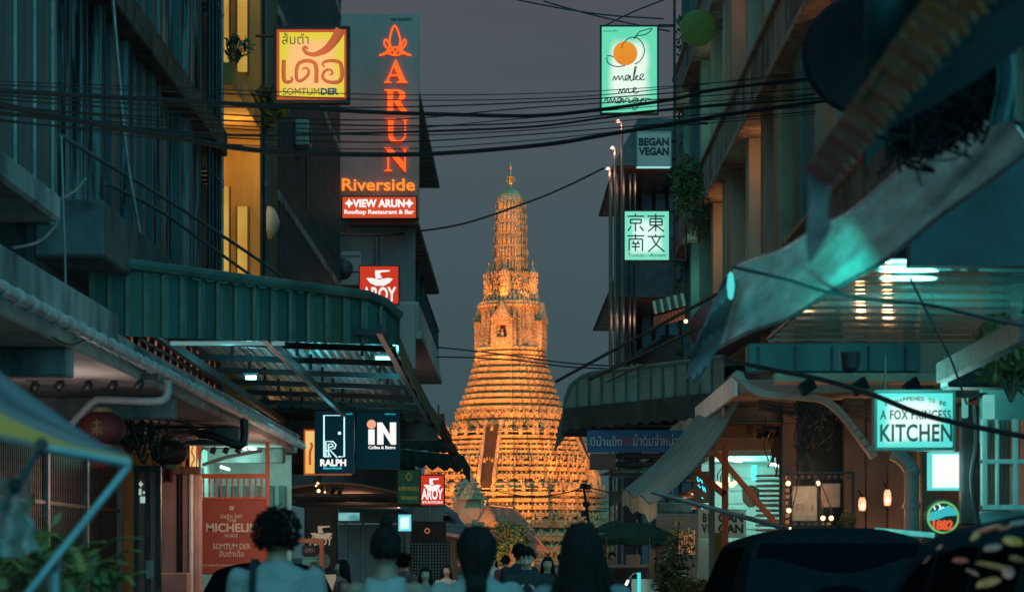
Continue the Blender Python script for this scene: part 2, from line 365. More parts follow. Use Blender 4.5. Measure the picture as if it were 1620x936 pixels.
def plan(h, soft=0.0):
    out = []
    for q in range(4):
        c, s = round(math.cos(q*math.pi/2)), round(math.sin(q*math.pi/2))
        for a, b in STEP:
            if soft:
                l = math.hypot(a, b); a2, b2 = a+(a/l*.99-a)*soft, b+(b/l*.99-b)*soft
            else: a2, b2 = a, b
            out.append(((a2*c-b2*s)*h, (a2*s+b2*c)*h))
    return out
def loft(prof, soft=0.0):
    """prof: list of (z, half width)"""
    q = MB(); N = len(plan(1)); V = []
    for z, h in prof: V += [(x, y, z) for x, y in plan(h, soft)]
    fs = [(i*N+k, i*N+(k+1) % N, (i+1)*N+(k+1) % N, (i+1)*N+k) for i in range(len(prof)-1) for k in range(N)]
    fs.append(tuple(reversed(range(N)))); fs.append(tuple(range((len(prof)-1)*N, len(prof)*N)))
    return q.add(V, fs)
def ring_pts(h, spacing, soft=0.0, faces=None):
    """points with outward normals along the redented outline"""
    pl = plan(h, soft); out = []
    for i in range(len(pl)):
        a = Vector(pl[i]); b = Vector(pl[(i+1) % len(pl)]); L_ = (b-a).length; n = max(1, int(L_/spacing)) if L_ > spacing*.55 else 0
        d = (b-a).normalized() if L_ > 0 else Vector((1, 0)); nn = Vector((d.y, -d.x))
        for k in range(n): out.append((a+(b-a)*((k+.5)/n), nn, L_/n))
    return out
def band(y0, y1, h, k=1.0):
    """a moulding between photo rows y0 (top) and y1: hollow, swelling roll, lip"""
    z0, z1 = tz(y1), tz(y0); d = z1-z0
    return [(z0, h*.915), (z0+d*.24, h*.915), (z0+d*.29, h*.985), (z0+d*.36, h), (z0+d*.62, h), (z0+d*.7, h*1.012), (z0+d*.84, h*1.012), (z0+d*.9, h*.985), (z0+d*.99, h*.965)]
HW = lambda px: px/F*TY/1.035
levels = [  # name, [(top row, bottom row, half width px) ...] from below upwards
 ('lower_terrace', [(900, 925, 163), (880, 900, 161), (862, 880, 160), (842, 862, 158), (822, 842, 156), (812, 822, 155), (800, 812, 153), (790, 800, 152), (780, 790, 152)]),
 ('middle_terrace', [(765, 782, 140), (752, 765, 136), (741, 752, 134), (733, 741, 132), (724, 733, 128), (716, 724, 124), (708, 716, 121), (700, 708, 118), (692, 700, 116)]),
 ('upper_terrace', [(680, 694, 92), (668, 680, 89), (656, 668, 87), (645, 656, 84), (634, 644, 80), (625, 634, 76), (614, 624, 71.5), (604, 613, 68), (593, 603, 65), (583, 592, 62), (573, 582, 59)]),
 ('shrine_storey', [(566, 574, 57.5), (558, 566, 56), (551, 558, 55)]),
]
for nm, bs in levels:
    prof = []
    for y0, y1, h in bs: prof += band(y0, y1, HW(h))
    # bottom-up order
    prof.sort(key=lambda t: t[0])
    loft(prof).build(nm, porc, temple, False)
# parapets with little posts round the terraces
def scatter(name, items, proto, parent=temple, kind='stuff'):
    q = MB()
    for (p, nn, sp, z, s) in items:
        ang = math.atan2(nn.y, nn.x)+math.pi/2; c, s_ = math.cos(ang), math.sin(ang)
        V = [(p.x+(x*c-y*s_)*s, p.y+(x*s_+y*c)*s, z+zz*s) for x, y, zz in proto.v]; q.add(V, proto.f)
    return q.build(name, porc, parent, False, kind=kind)
post = MB(); post.box((-.32, -.32, 0), (.32, .32, 1.25)); post.box((-.42, -.42, 1.25), (.42, .42, 1.4)); post.lathe([(.3, 1.4), (.36, 1.6), (.12, 1.95), (0, 2.3)], n=5)
fig = MB()   # squatting caryatid: legs apart, arms raised to the ledge
fig.add([(-.5, -.05, 0), (-.16, -.05, .75), (.16, -.05, .75), (.5, -.05, 0), (.3, -.3, 0), (0, -.4, .55), (-.3, -.3, 0)], [(0, 6, 5, 1), (3, 2, 5, 4), (1, 5, 2)])
fig.box((-.24, -.42, .65), (.24, 0, 1.25)); fig.ico((0, -.3, 1.42), .2, 1)
fig.beam((-.2, -.3, 1.15), (-.55, -.3, 1.2), .14); fig.beam((-.55, -.3, 1.2), (-.5, -.3, 1.75), .14); fig.beam((.2, -.3, 1.15), (.55, -.3, 1.2), .14); fig.beam((.55, -.3, 1.2), (.5, -.3, 1.75), .14)
leafp = MB(); leafp.add([(-.3, 0, 0), (.3, 0, 0), (.34, -.05, .45), (0, -.1, 1.05), (-.34, -.05, .45), (0, -.22, .35)], [(0, 1, 5), (1, 2, 5), (2, 3, 5), (3, 4, 5), (4, 0, 5)])
niche = MB(); niche.box((-.5, -.22, 0), (-.3, 0, 1.5)); niche.box((.3, -.22, 0), (.5, 0, 1.5)); niche.add([(-.62, -.3, 1.5), (.62, -.3, 1.5), (0, -.3, 2.3), (-.62, 0, 1.5), (.62, 0, 1.5), (0, 0, 2.3)], [(0, 1, 2), (0, 2, 5, 3), (1, 4, 5, 2), (0, 3, 4, 1)])
niche.ico((0, -.08, .75), .26, 1, (1, 1, 2.2))
def rows(name, proto, y, hpx, spacing, s, soft=0.0, sink=.0):
    z = tz(y); its = [(p-nn*sink, nn, sp, z, s) for p, nn, sp in ring_pts(HW(hpx), spacing, soft)]
    return scatter(name, its, proto)
rows('parapet_post', post, 783, 152, 2.5, 1.0, sink=.5)
rows('parapet_post', post, 694, 117, 2.3, .95, sink=.5)
rows('caryatid_row', fig, 774, 137, 2.3, 1.15)
rows('caryatid_row', fig, 742, 131.5, 1.5, 1.05)
rows('caryatid_row', fig, 684, 89.5, 2.2, 1.15)
rows('caryatid_row', fig, 665, 85.5, 1.35, .95)
rows('caryatid_row', fig, 832, 154.5, 2.2, 1.3)
rows('niche_row', niche, 858, 155.5, 2.2, 1.15)
rows('niche_row', niche, 880, 158.5, 2.6, 1.15)
# railing rails between the posts
q = loft([(tz(783)+.75, HW(152)-.35), (tz(783)+1.0, HW(152)-.35)]); q.build('parapet_rail', porc, temple, False)
q = loft([(tz(694)+.7, HW(117)-.35), (tz(694)+.95, HW(117)-.35)]); q.build('parapet_rail', porc, temple, False)
for y, h in ((800, 152.5), (812, 154), (716, 122), (724, 126), (708, 119.5), (752, 134)): rows('antefix_row', leafp, y+3, h, .85, .72)
for y, h in ((645, 81.5), (634, 78), (625, 74), (614, 70), (604, 66.5), (593, 63.8), (583, 60.5), (573, 58), (656, 85), (566, 56.5)): rows('antefix_row', leafp, y+7.5, h, .6, .62)
# shrine storey: pilasters, niches with a figure, cornice
z0, z1 = tz(551), tz(489)
loft([(z0, HW(47)), (z0+1, HW(47)), (z1-1, HW(42)), (z1, HW(43))]).build('shrine_body', porc, temple, False)
q = MB()
for p, nn, sp in ring_pts(HW(50.5), 1.55):
    ang = math.atan2(nn.y, nn.x)+math.pi/2; c, s_ = math.cos(ang), math.sin(ang)
    def tr(x, y, z, f=1): 
        pp = p*(1-(z-z0)/(z1-z0)*.09); return (pp.x+x*c-y*s_, pp.y+x*s_+y*c, z)
    for (xa, za, zb, d) in ((.42, z0, z0+.45, .5), (.36, z0+.45, z0+.85, .4), (.30, z0+.85, z1-1.2, .28), (.36, z1-1.2, z1-.8, .36), (.44, z1-.8, z1-.45, .46), (.5, z1-.45, z1, .54)):
        V = [tr(-xa, -d+.2, za), tr(xa, -d+.2, za), tr(xa, .9, za), tr(-xa, .9, za), tr(-xa, -d+.2, zb), tr(xa, -d+.2, zb), tr(xa, .9, zb), tr(-xa, .9, zb)]
        q.add(V, [(0, 3, 2, 1), (4, 5, 6, 7), (0, 1, 5, 4), (1, 2, 6, 5), (2, 3, 7, 6), (3, 0, 4, 7)])
    for i in range(7):
        z = z0+1.2+i*.72
        q.add([tr(-.17, -.24+.2, z), tr(.17, -.24+.2, z), tr(.17, -.1, z+.5), tr(-.17, -.1, z+.5), tr(0, -.32, z+.25)], [(0, 1, 4), (1, 2, 4), (2, 3, 4), (3, 0, 4)])
q.build('pilaster_row', porc, temple, False, kind='stuff')
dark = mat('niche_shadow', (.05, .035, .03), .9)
for k in range(4):
    a = k*math.pi/2; Rm = Matrix.Rotation(a, 4, 'Z')
    q = MB(); f = -HW(55)
    q.box((-2.2, f-.2, z0-.3), (-1.1, f+2, z0+5.2)); q.box((1.1, f-.2, z0-.3), (2.2, f+2, z0+5.2)); q.box((-1.1, f-.2, z0-.3), (1.1, f+2, z0+1.7)); q.box((-1.1, f-.2, z0+4.2), (1.1, f+2, z0+5.2))
    for j in range(4):
        wdt = 2.7-j*.55; q.add([(-wdt, f-.5+.1*j, z0+5.2+j*.65), (wdt, f-.5+.1*j, z0+5.2+j*.65), (0, f-.5+.1*j, z0+6.9+j*.75), (-wdt, f+1, z0+5.2+j*.65), (wdt, f+1, z0+5.2+j*.65), (0, f+1, z0+6.9+j*.75)], [(0, 1, 2), (0, 2, 5, 3), (1, 4, 5, 2), (0, 3, 4, 1)])
    for s_ in (-1, 1):
        q.add([(s_*2.5, f-.3, z0+5.3), (s_*3.0, f-.3, z0+6.4), (s_*2.3, f-.3, z0+5.9)], [(0, 1, 2)])
        for j in range(5): q.box((s_*1.2, f-.32, z0+j*1.0), (s_*2.1, f-.2, z0+j*1.0+.4))
    for v in range(len(q.v)): q.v[v] = tuple(Rm @ Vector(q.v[v]))
    nf = q.build('niche_frame', porc, temple, False)
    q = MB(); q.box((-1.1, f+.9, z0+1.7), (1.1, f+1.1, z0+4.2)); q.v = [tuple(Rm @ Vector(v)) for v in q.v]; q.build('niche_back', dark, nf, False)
    q = MB(); q.ico((0, f+.4, z0+2.4), .42, 1, (1, .7, 1.5)); q.ico((0, f+.35, z0+3.2), .22, 1); q.box((-.5, f, z0+1.7), (.5, f+.8, z0+1.9)); q.v = [tuple(Rm @ Vector(v)) for v in q.v]; q.build('deity_figure', porc, nf, False)
loft([(z1, HW(51)), (z1+.5, HW(52)), (z1+.8, HW(49)), (z1+1.2, HW(50)), (z1+1.5, HW(46))]).build('cornice', porc, temple, False)
rows('antefix_row', leafp, 481, 46, .8, 1.0); rows('antefix_row', leafp, 476, 44, .8, .9)
# storey with the four corner turrets
z2, z3 = tz(480), tz(432)
loft([(z2, HW(43)), (z2+1.2, HW(42)), (z2+1.2, HW(38)), (z2+1.8, HW(38)), (z2+1.8, HW(32)), (z3-2.4, HW(29)), (z3-2.4, HW(30.5)), (z3-2, HW(30.5)), (z3-2, HW(28.5)), (z3, HW(27.5))]).build('turret_storey', porc, temple, False)
rows('niche_row', niche, 462, 31, 1.0, .95); rows('antefix_row', leafp, 446, 29.5, .8, .9); rows('caryatid_row', fig, 445, 28.5, 1.0, 1.05); rows('antefix_row', leafp, 470, 37.5, .7, .9)
for a in range(4):
    an = a*math.pi/2-math.pi/2
    q = MB(); r0 = HW(37); cx, cy = math.cos(an)*r0, math.sin(an)*r0
    pr = [(1.25, z2+.8), (1.25, z2+1.6), (1.05, z2+1.7), (1.0, z2+3.4), (1.08, z2+3.5), (1.0, z2+3.7), (.95, z2+4.9), (1.0, z2+5), (.92, z2+5.1), (.86, z2+6.1), (.9, z2+6.2), (.75, z2+6.5), (.35, z2+7.1), (.15, z2+7.3), (.12, z2+8.2), (.2, z2+8.35), (0, z2+8.9)]
    q.lathe(pr, (cx, cy, 0), 10)
    for j in range(10):
        t = j*math.pi/5
        for z in (z2+2, z2+3.9, z2+5.2): q.box((cx+math.cos(t)*1.0-.14, cy+math.sin(t)*1.0-.14, z), (cx+math.cos(t)*1.0+.14, cy+math.sin(t)*1.0+.14, z+.9))
    q.build('corner_turret', porc, temple, False)
# the corn-cob spire: seven tiers of niches
tiers = [(432, 411, 27.0, 26.6), (411, 390, 26.6, 25.9), (390, 370.5, 25.9, 25.2), (370.5, 352, 25.2, 24.4), (352, 335, 24.4, 23.4), (335, 320, 23.4, 22.4)]
for i, (yb, yt, ha, hb) in enumerate(tiers):
    a, b = tz(yb), tz(yt); d = b-a
    loft([(a, HW(ha)), (a+d*.1, HW(ha)), (a+d*.12, HW(ha-1.6)), (a+d*.86, HW(hb-1.6)), (a+d*.88, HW(hb)), (b-.02, HW(hb+.25))], .35).build('spire_tier', porc, temple, False)
    q = MB()
    for p, nn, sp in ring_pts(HW(ha-.9), .62, .35):
        ang = math.atan2(nn.y, nn.x)+math.pi/2; c, s_ = math.cos(ang), math.sin(ang); wdt = sp*.34
        V = [(-wdt, 0, .28), (wdt, 0, .28), (wdt, -.26, .45), (wdt*1.05, -.3, d*.62), (0, -.36, d*.86), (-wdt*1.05, -.3, d*.62), (-wdt, -.26, .45), (0, -.42, d*.5)]
        q.add([(p.x+x*c-y*s_, p.y+x*s_+y*c, a+z) for x, y, z in V], [(0, 1, 2, 6), (6, 2, 7), (2, 3, 7), (3, 4, 7), (4, 5, 7), (5, 6, 7)])
    q.build('niche_row', porc, temple, False, kind='stuff')
a = tz(320)
dome = [(a+h, HW(r)) for h, r in ((0, 22.2), (.5, 21.6), (.55, 20.8), (1.0, 20.2), (1.05, 19.3), (1.5, 17.8), (1.55, 17), (2.0, 14.4), (2.05, 13.7), (2.4, 10.5), (2.5, 9.6), (2.75, 6.5), (2.95, 3.4), (3.15, 1.6))]
loft(dome, .6).build('dome_cap', porc, temple, False)
q = MB(); q.lathe([(.35, a+3.0), (.2, a+3.4), (.55, a+3.7), (.6, a+4.1), (.28, a+4.5), (.22, a+4.7), (.75, a+5.2), (.3, a+5.4), (.16, a+5.6), (.12, a+6.6), (.3, a+6.9), (.34, a+7.1), (.1, a+7.4), (.05, a+7.9), (0, a+8.2)], n=8)
for j in range(8):
    t = j*math.pi/4; q.beam((math.cos(t)*.3, math.sin(t)*.3, a+3.6), (math.cos(t)*.95, math.sin(t)*.95, a+4.5), .12); q.beam((math.cos(t)*.95, math.sin(t)*.95, a+4.5), (math.cos(t)*.75, math.sin(t)*.75, a+5.1), .09)
q.build('trident_finial', mat('gilt', (.6, .4, .15), .35, .7), temple, False)
# the steep stair on the river side
for k in range(4):
    Rm = Matrix.Rotation(k*math.pi/2, 4, 'Z'); q = MB()
    n_st = 26; za, zb = tz(766), tz(680); fa, fb = HW(146), HW(112)
    for i in range(n_st):
        f = i/n_st; y = -(fa+(fb-fa)*f); q.box((-1.25, y, za-3), (1.25, y+3, za+(zb-za)*(i+1)/n_st))
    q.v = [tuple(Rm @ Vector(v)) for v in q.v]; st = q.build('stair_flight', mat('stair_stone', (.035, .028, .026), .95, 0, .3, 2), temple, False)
    q = MB()
    for s_ in (-1, 1):
        V = [(s_*1.25, -fa-.3, za-3), (s_*1.9, -fa-.3, za-3), (s_*1.9, -fb+1, za-3), (s_*1.25, -fb+1, za-3), (s_*1.25, -fa-.3, za+1.2), (s_*1.9, -fa-.3, za+1.2), (s_*1.9, -fb+1, zb+1.4), (s_*1.25, -fb+1, zb+1.4)]
        q.add(V, [(0, 3, 2, 1), (4, 5, 6, 7), (0, 1, 5, 4), (1, 2, 6, 5), (2, 3, 7, 6), (3, 0, 4, 7)])
    q.v = [tuple(Rm @ Vector(v)) for v in q.v]; q.build('stair_wall', porc, st, False)
# temple floodlights: warm batteries standing round the tower and on its terraces
def flood(x, y, z, tx, ty, tz_, pw, size=2.0, col=(1, .265, .03), ang=70):
    l = bpy.data.lights.new('floodlight', 'SPOT'); l.energy = pw*.5; l.color = col; l.spot_size = R(ang); l.spot_blend = .6; l.shadow_soft_size = size*.3
    o = bpy.data.objects.new('floodlight', l); C.objects.link(o); o.location = (x, y, z)
    o.rotation_euler = (Vector((tx, ty, tz_))-Vector((x, y, z))).to_track_quat('-Z', 'Y').to_euler()
def tpos(ax, r): a = TR+ax; return TX+math.sin(a)*r, TY-math.cos(a)*r
for ax, r, z, tzv, pw, ang in ((R(-40), 78, 2, 50, 420000, 54), (R(10), 42, 3, 46, 150000, 76), (R(40), 78, 2, 50, 540000, 54)):
    x, y = tpos(ax, r); flood(x, y, z, TX, TY, tzv, pw, 2, ang=ang)
for ax in (-60, -36, -12, 12, 36, 60):
    x, y = tpos(R(ax), 26.5); flood(x, y, .8, TX, TY, 22, 1000, 1, ang=120)
    x, y = tpos(R(ax), 18.2); flood(x, y, tz(782)+.4, TX, TY, tz(782)+17, 1900, 1, ang=120)
    x, y = tpos(R(ax), 13.6); flood(x, y, tz(690)+.4, TX, TY, tz(600), 1700, 1, ang=120)
for ax in (-50, 0, 50):
    x, y = tpos(R(ax), 9.5); flood(x, y, tz(574)+.2, TX*1.0, TY, tz(500), 1100, .6, ang=120)
    x, y = tpos(R(ax), 7.2); flood(x, y, tz(478)+.6, TX, TY, tz(380), 1700, .6, ang=120)

# ------------------------------------------------------------------ generic street pieces
def leaves(n, c, rad, size, seed=1, droop=.3, shell=.35, long=2.2):
    r = random.Random(seed); q = MB(); c = Vector(c)
    for i in range(n):
        while True:
            d = Vector((r.uniform(-1, 1), r.uniform(-1, 1), r.uniform(-1, 1)))
            if shell < d.length < 1: break
        k = 1+.35*noise.noise(d*2.2+Vector((seed, 0, 0)))
        p = c+Vector((d.x*rad[0], d.y*rad[1], d.z*rad[2]))*k
        a = Vector((r.uniform(-1, 1), r.uniform(-1, 1), r.uniform(-.8, .5)-droop)).normalized(); b = a.cross(Vector((r.uniform(-1, 1), r.uniform(-1, 1), r.uniform(-1, 1)))).normalized()
        s = size*r.uniform(.6, 1.3); a = a*s*long/2; b = b*s/2
        q.add([p-a, p-a*.1+b, p+a, p-a*.1-b], [(0, 1, 2, 3)])
    return q
def plant(name, label, cat, base, h, rad, n, size, m, seed=1, stems=5, group=None, pot=None, long=2.2):
    o = thing(name, label, cat, base, 0, group); b = Vector(base); r = random.Random(seed)
    q = MB(); z0 = .0
    if pot:
        p = MB(); p.lathe([(pot*.7, 0), (pot, pot*1.5), (pot*1.08, pot*1.5), (pot*1.05, pot*1.65), (pot*.9, pot*1.65), (pot*.85, pot*1.45), (0, pot*1.45)], base, 16); p.build('pot', mat('terracotta', (.28, .12, .07), .8, 0, .3, 6), o); z0 = pot*1.4
    for i in range(stems):
        e = b+Vector((r.uniform(-1, 1)*rad[0]*.6, r.uniform(-1, 1)*rad[1]*.6, z0+h*r.uniform(.5, .95)))
        q.tube([b+Vector((0, 0, z0)), (b+e)/2+Vector((r.uniform(-.1, .1), 0, z0*.5)), e], [.02, .012, .006], 5)
    q.build('stem', M['bark'], o)
    leaves(n, b+Vector((0, 0, z0+h*.6)), (rad[0], rad[1], h*.45), size, seed, long=long).build('foliage', m, o, kind='stuff')
    return o
def bulb_mat(): return glow('warm_bulb', (1.0, .52, .26), 3.2)
def pt(parent, loc, power, col, r=.1, name='lamp_or_fill_light'):
    l = bpy.data.lights.new(name, 'POINT'); l.energy = power; l.color = col; l.shadow_soft_size = r
    o = bpy.data.objects.new(name, l); C.objects.link(o); o.location = loc
    return o
TEAL = (.12, .85, 1.0); WARM = (1.0, .45, .18); PINK = (1, .3, .2)

# ------------------------------------------------------------------ left row of shophouses (street side at x = -5.2)
XL = -5.2
fin_m = mat('louvre_teal', (.035, .10, .115), .5, .1, .3, 1.5, .1, stretch=(1, 1, .15))
fin_e = mat('louvre_edge', (.33, .33, .30), .45, .3, .35, 3)
dirty = mat('stained_louvre', (.19, .24, .25), .9, 0, 0, 1.6, .35, (.012, .016, .018), (6, 6, .28), lo=.43, hi=.60, bscale=16)
A_ = thing('louvred_shophouse', 'teal louvred upper storeys of the nearest building on the left edge', 'building', (-7, 22, 0))
MB().box((-12, 12, 3.9), (XL-.35, 25.7, 19)).build('wall', mat('wall_shade', (.03, .04, .045), .9, 0, .4, 1), A_)
me = MB().bev((0, 0, 0), (.32, .62, 13.6), .01).mesh('fin', fin_m); me2 = MB().bev((0, 0, 0), (.035, .05, 13.6), .006).mesh('fin_edge', fin_e)
for i in range(9):
    y = 25.1-i*.95
    f = lnk('fin', me, A_, None, False); f.location = (XL-.34+7, y-22-.62+.3, 5.2)
    f = lnk('fin_edge', me2, A_, None, False); f.location = (XL-.02+7, y-22+.3, 5.2)
B_ = thing('stained_shophouse', 'grimy old shophouse front with streaked vertical louvres and a brown floor band', 'building', (-7, 33, 0))
MB().box((-12, 25.75, 3.9), (XL-.3, 40.6, 21)).build('wall', mat('old_wall', (.10, .12, .125), .92, 0, 0, .8, .3, (.012, .014, .016), (1, 1, .35), bscale=10), B_)
r = random.Random(3); y = 26.0
while y < 38.3:
    wv = r.choice((.14, .2, .26, .34)); dx = r.uniform(.02, .2)
    q = MB(); q.bev((XL-.30, y, 5.6), (XL-.22+dx, y+wv, 20.5), .01); q.build('fin', dirty if r.random() < .8 else fin_m, B_); y += wv+r.uniform(.1, .34)
while y < 40.5:
    q = MB(); q.tube([(XL-.02, y, 4), (XL-.02, y, 20.8)], .035, 8)
    for z in range(5, 20, 3): q.box((XL-.3, y-.05, z), (XL+.02, y+.05, z+.05))
    q.build('pipe', M['grey_steel'] if r.random() < .5 else M['dark_steel'], B_); y += r.uniform(.3, .5)
for z, t in ((8.45, .42), (12.9, .4), (17.2, .4)):
    q = MB(); q.bev((XL-.3, 25.8, z), (XL+.14, 39.6, z+t), .02); q.build('floor_band', mat('brown_band', (.13, .11, .09), .9, 0, 0, 2, .3, (.04, .04, .038)), B_)
q = MB(); q.bev((XL-.3, 25.8, 4.9), (XL+.5, 37, 5.55), .03); q.build('balcony_slab', M['dark_concrete'], B_)
C_ = thing('ochre_shophouse', 'narrow shophouse with a yellow lit stairwell and olive wall beside it', 'building', (-7, 45, 0))
och = mat('ochre_paint', (.45, .26, .09), .8, 0, .3, 1.5, .1, stretch=(1, 1, .3)); olive = mat('olive_render', (.13, .125, .085), .9, 0, .35, .8, .2, bscale=12)
q = MB(); q.box((-12, 40.65, 3.9), (-6.1, 49.2, 21)); q.box((-6.1, 45.9, 3.9), (XL, 49.2, 21)); q.build('wall', olive, C_)
q = MB(); q.box((-6.1, 45.6, 3.9), (XL+.02, 45.88, 21)); q.box((-6.1, 40.7, 3.9), (-6.06, 45.6, 21)); q.build('stairwell_wall', och, C_)
wy = glow('stair_window', (.95, .62, .12), .55, 0, 1.2, (.75, .38, .06))
for z in (5.6, 10.6, 15.6):
    q = MB(); q.bev((-6.1, 41.0, z-.6), (XL+.05, 45.6, z-.2), .01); q.build('landing', och, C_)
for a_, z0, z1 in ((-5.99, 6.4, 8.9), (-5.62, 6.3, 8.5), (-5.99, 11.2, 13.6), (-5.62, 11.2, 13.2)):
    q = MB(); q.bev((a_, 45.52, z0), (a_+.2, 45.6, z1), .01); w_ = q.build('window', wy, C_); q = MB(); q.box((a_-.03, 45.5, z0-.05), (a_, 45.6, z1)); q.box((a_+.2, 45.5, z0-.05), (a_+.23, 45.6, z1)); q.build('window_frame', M['wood'], w_)
pt(C_, (-5.55, 44.2, 9.4), 26, (1, .62, .16), .2); pt(C_, (-5.55, 44.2, 14.2), 18, (1, .55, .14), .2); pt(C_, (-5.55, 43.6, 6.4), 22, (1, .55, .14), .2)
q = MB(); q.tube([(XL+.08, 46.2, 4), (XL+.08, 46.2, 21)], .06, 10)
for z in range(5, 21, 2): q.lathe([(.085, 0), (.085, .12)], (XL+.08, 46.2, z), 10)
q.build('downpipe', mat('blue_pipe', (.06, .10, .13), .5, .2, .3, 3), C_)
D_ = thing('barred_shophouse', 'dark tall shophouse front behind close vertical metal bars next to the hotel sign', 'building', (-7, 58, 0))
MB().box((-12, 49.25, 3.9), (XL-.45, 66.5, 20.3)).build('wall', M['dark_concrete'], D_)
me = MB().bev((0, 0, 0), (.07, .07, 15.9), .008).mesh('bar', M['dark_steel'])
for i in range(46):
    f = lnk('bar', me, D_, None, False); f.location = (XL-.05+7, 49.5-58+i*.37, 4.3)
for i in range(4):
    q = MB(); q.bev((XL-.45, 49.3, 5.2+i*4), (XL+.03, 66.5, 5.45+i*4), .02); q.build('floor_band', M['grimy_concrete'], D_)
    for j in range(5):
        q = MB(); q.bev((XL-.44, 50+j*3.3, 5.7+i*4), (XL-.38, 52+j*3.3, 8.6+i*4), .02); q.build('window', mat('window_grey', (.11, .13, .14), .3, 0, .4, 1), D_)
# thin raking struts on the top storey
q = MB()
for j in range(9): q.beam((XL-.02, 58+j*1., 15.4), (XL-.02, 59+j*1., 18.8), .06)
q.build('lattice_strut', M['rust'], D_)
# things on the fronts
def fern(label, x, y, Y, s, n, seed, mm='leaf', cat='plant', group=None):
    c = P(x, y, Y); return plant('hanging_plant', label, cat, (c.x, c.y, c.z-s*.5), s, (s*.55, s*.55), n, s*.11, M[mm], seed, 6, group, long=3)
fern('small dark plant hanging on the wall left of the yellow square sign', 375, 78, 41, .5, 120, 3, 'leaf_dark')
fern('leafy green plant growing out of the yellow lit stairwell', 412, 175, 46, .9, 420, 4)
q = MB(); q.lathe([(.33, 0), (.33, .04), (.28, .12), (.15, .2), (0, .24)], P(424, 352, 45.8), 18, 'x', math.pi*2); d = q.build('satellite_dish', mat('dish_white', (.4, .4, .36), .6, 0, .3, 3)); tag(d, 'pale round dish fixed on the olive wall over the green awning', 'satellite dish')

# ------------------------------------------------------------------ left arcade roof
ar = thing('arcade_roof', 'stained concrete arcade roof along the left pavement with grey soffit', 'arcade', (-5.2, 28, 0))
q = MB(); q.bev((-7.4, 12, 3.36), (-3.98, 41, 3.56), .02); q.build('soffit', mat('soffit_plaster', (.42, .36, .33), .9, 0, .5, .6, .2, bscale=8), ar)
q = MB(); q.bev((-4.1, 12, 3.565), (-3.9, 22.2, 3.86), .02); q.bev((-4.1, 22.23, 3.565), (-3.94, 41, 3.7), .02); q.build('upstand', M['grimy_concrete'], ar)
for j in range(5):
    q = MB(); q.bev((-7.3, 14+j*6.2, 3.1), (-4.0, 14.3+j*6.2, 3.355), .02); q.build('cross_beam', M['grimy_concrete'], ar)
for j, yy in enumerate((15.5, 24.5, 33, 40.6)):
    q = MB(); q.bev((-4.5, yy, .12), (-4.15, yy+.35, 3.095), .02)
    if j in (0,): q.build('column', M['dark_concrete'], ar)
pp = thing('roof_gutter_pipe', 'fat grey jointed pipe running along the edge of the left arcade', 'pipe', (-3.9, 28, 3.2))
q = MB(); q.tube([(-3.84, 12, 3.5), (-3.84, 40.6, 3.46)], .055, 10); q.build('pipe', mat('pipe_grey', (.30, .32, .33), .55, 0, .4, 3, .1), pp)
q = MB()
for j in range(56): q.lathe([(.064, -.04), (.068, 0), (.064, .04)], (-3.84, 12.4+j*.5, 3.49), 10, 'y')
q.build('pipe_collar', mat('pipe_grey2', (.36, .37, .37), .5, 0, .4, 5), pp, kind='stuff')
def droppipe(label, pts, r, m):
    q = MB(); q.tube(bez(pts, 5), r, 10); o = q.build('downpipe', m); tag(o, label, 'pipe'); return o
Yp = PX(265, -3.84); a = Vector((-3.84, Yp, 3.44))
droppipe('bent drain pipe dropping from the gutter above the first red lantern', [a, a-Vector((0, 0, .16)), a+Vector((-.12, 0, -.24)), P(170, 632, Yp), P(150, 634, Yp), P(128, 655, Yp), P(96, 690, Yp)], .045, mat('pipe_grey', (.30, .32, .33)))
Yp = PX(386, -3.84); a = Vector((-3.84, Yp, 3.42))
droppipe('dark drain pipe with elbows over the lit orange shop', [a, a-Vector((0, 0, .28)), a+Vector((-.1, 0, -.36)), P(330, 688, Yp), P(285, 692, Yp), P(276, 706, Yp)], .06, M['dark_steel'])
# near concrete canopy top left
nc = tag(MB().bev((-5.4, 9, 4.42), (-4.0, 19.9, 4.66), .03).build('concrete_canopy', M['grimy_concrete']), 'pale concrete canopy slab jutting in at the left edge', 'canopy')
def track(label, p0, p1, n, Y, drop=.16, m=None):
    a = P(*p0, Y); b = P(*p1, Y); o = thing('track_light', label, 'track light', (a+b)/2, 0, 'track light bars under the arcade roofs')
    q = MB(); q.beam(a, b, .035, .05); q.build('rail', M['black_metal'], o)
    me = MB(); me.tube([(0, 0, 0), (0, 0, -.05)], .012, 6); me.lathe([(.02, 0), (.045, -.01), (.05, -.1), (.043, -.1), (0, -.06)], (0, 0, -.05), 10); mm = me.mesh('spotlight', M['black_metal'])
    for i in range(n):
        s = lnk('spotlight', mm, o, None, False); s.location = a+(b-a)*((i+.5)/n)-(a+b)/2; s.rotation_euler = (R(rnd.uniform(-25, 25)), R(rnd.uniform(10, 35)), 0)
    q = MB(); 
    for t in (.1, .9): p = a+(b-a)*t; q.tube([p, (p.x, p.y, p.z+drop)], .008, 5)
    q.build('hanger', M['black_metal'], o); return o
track('black track light bar with four spotlights nearest the left edge', (40, 598), (250, 596), 5, 24)
track('black track light bar above the first red lantern', (140, 640), (250, 640), 4, 28)
track('row of four black spotlights in front of the lit orange shop', (310, 703), (392, 703), 4, 37.2, .2)

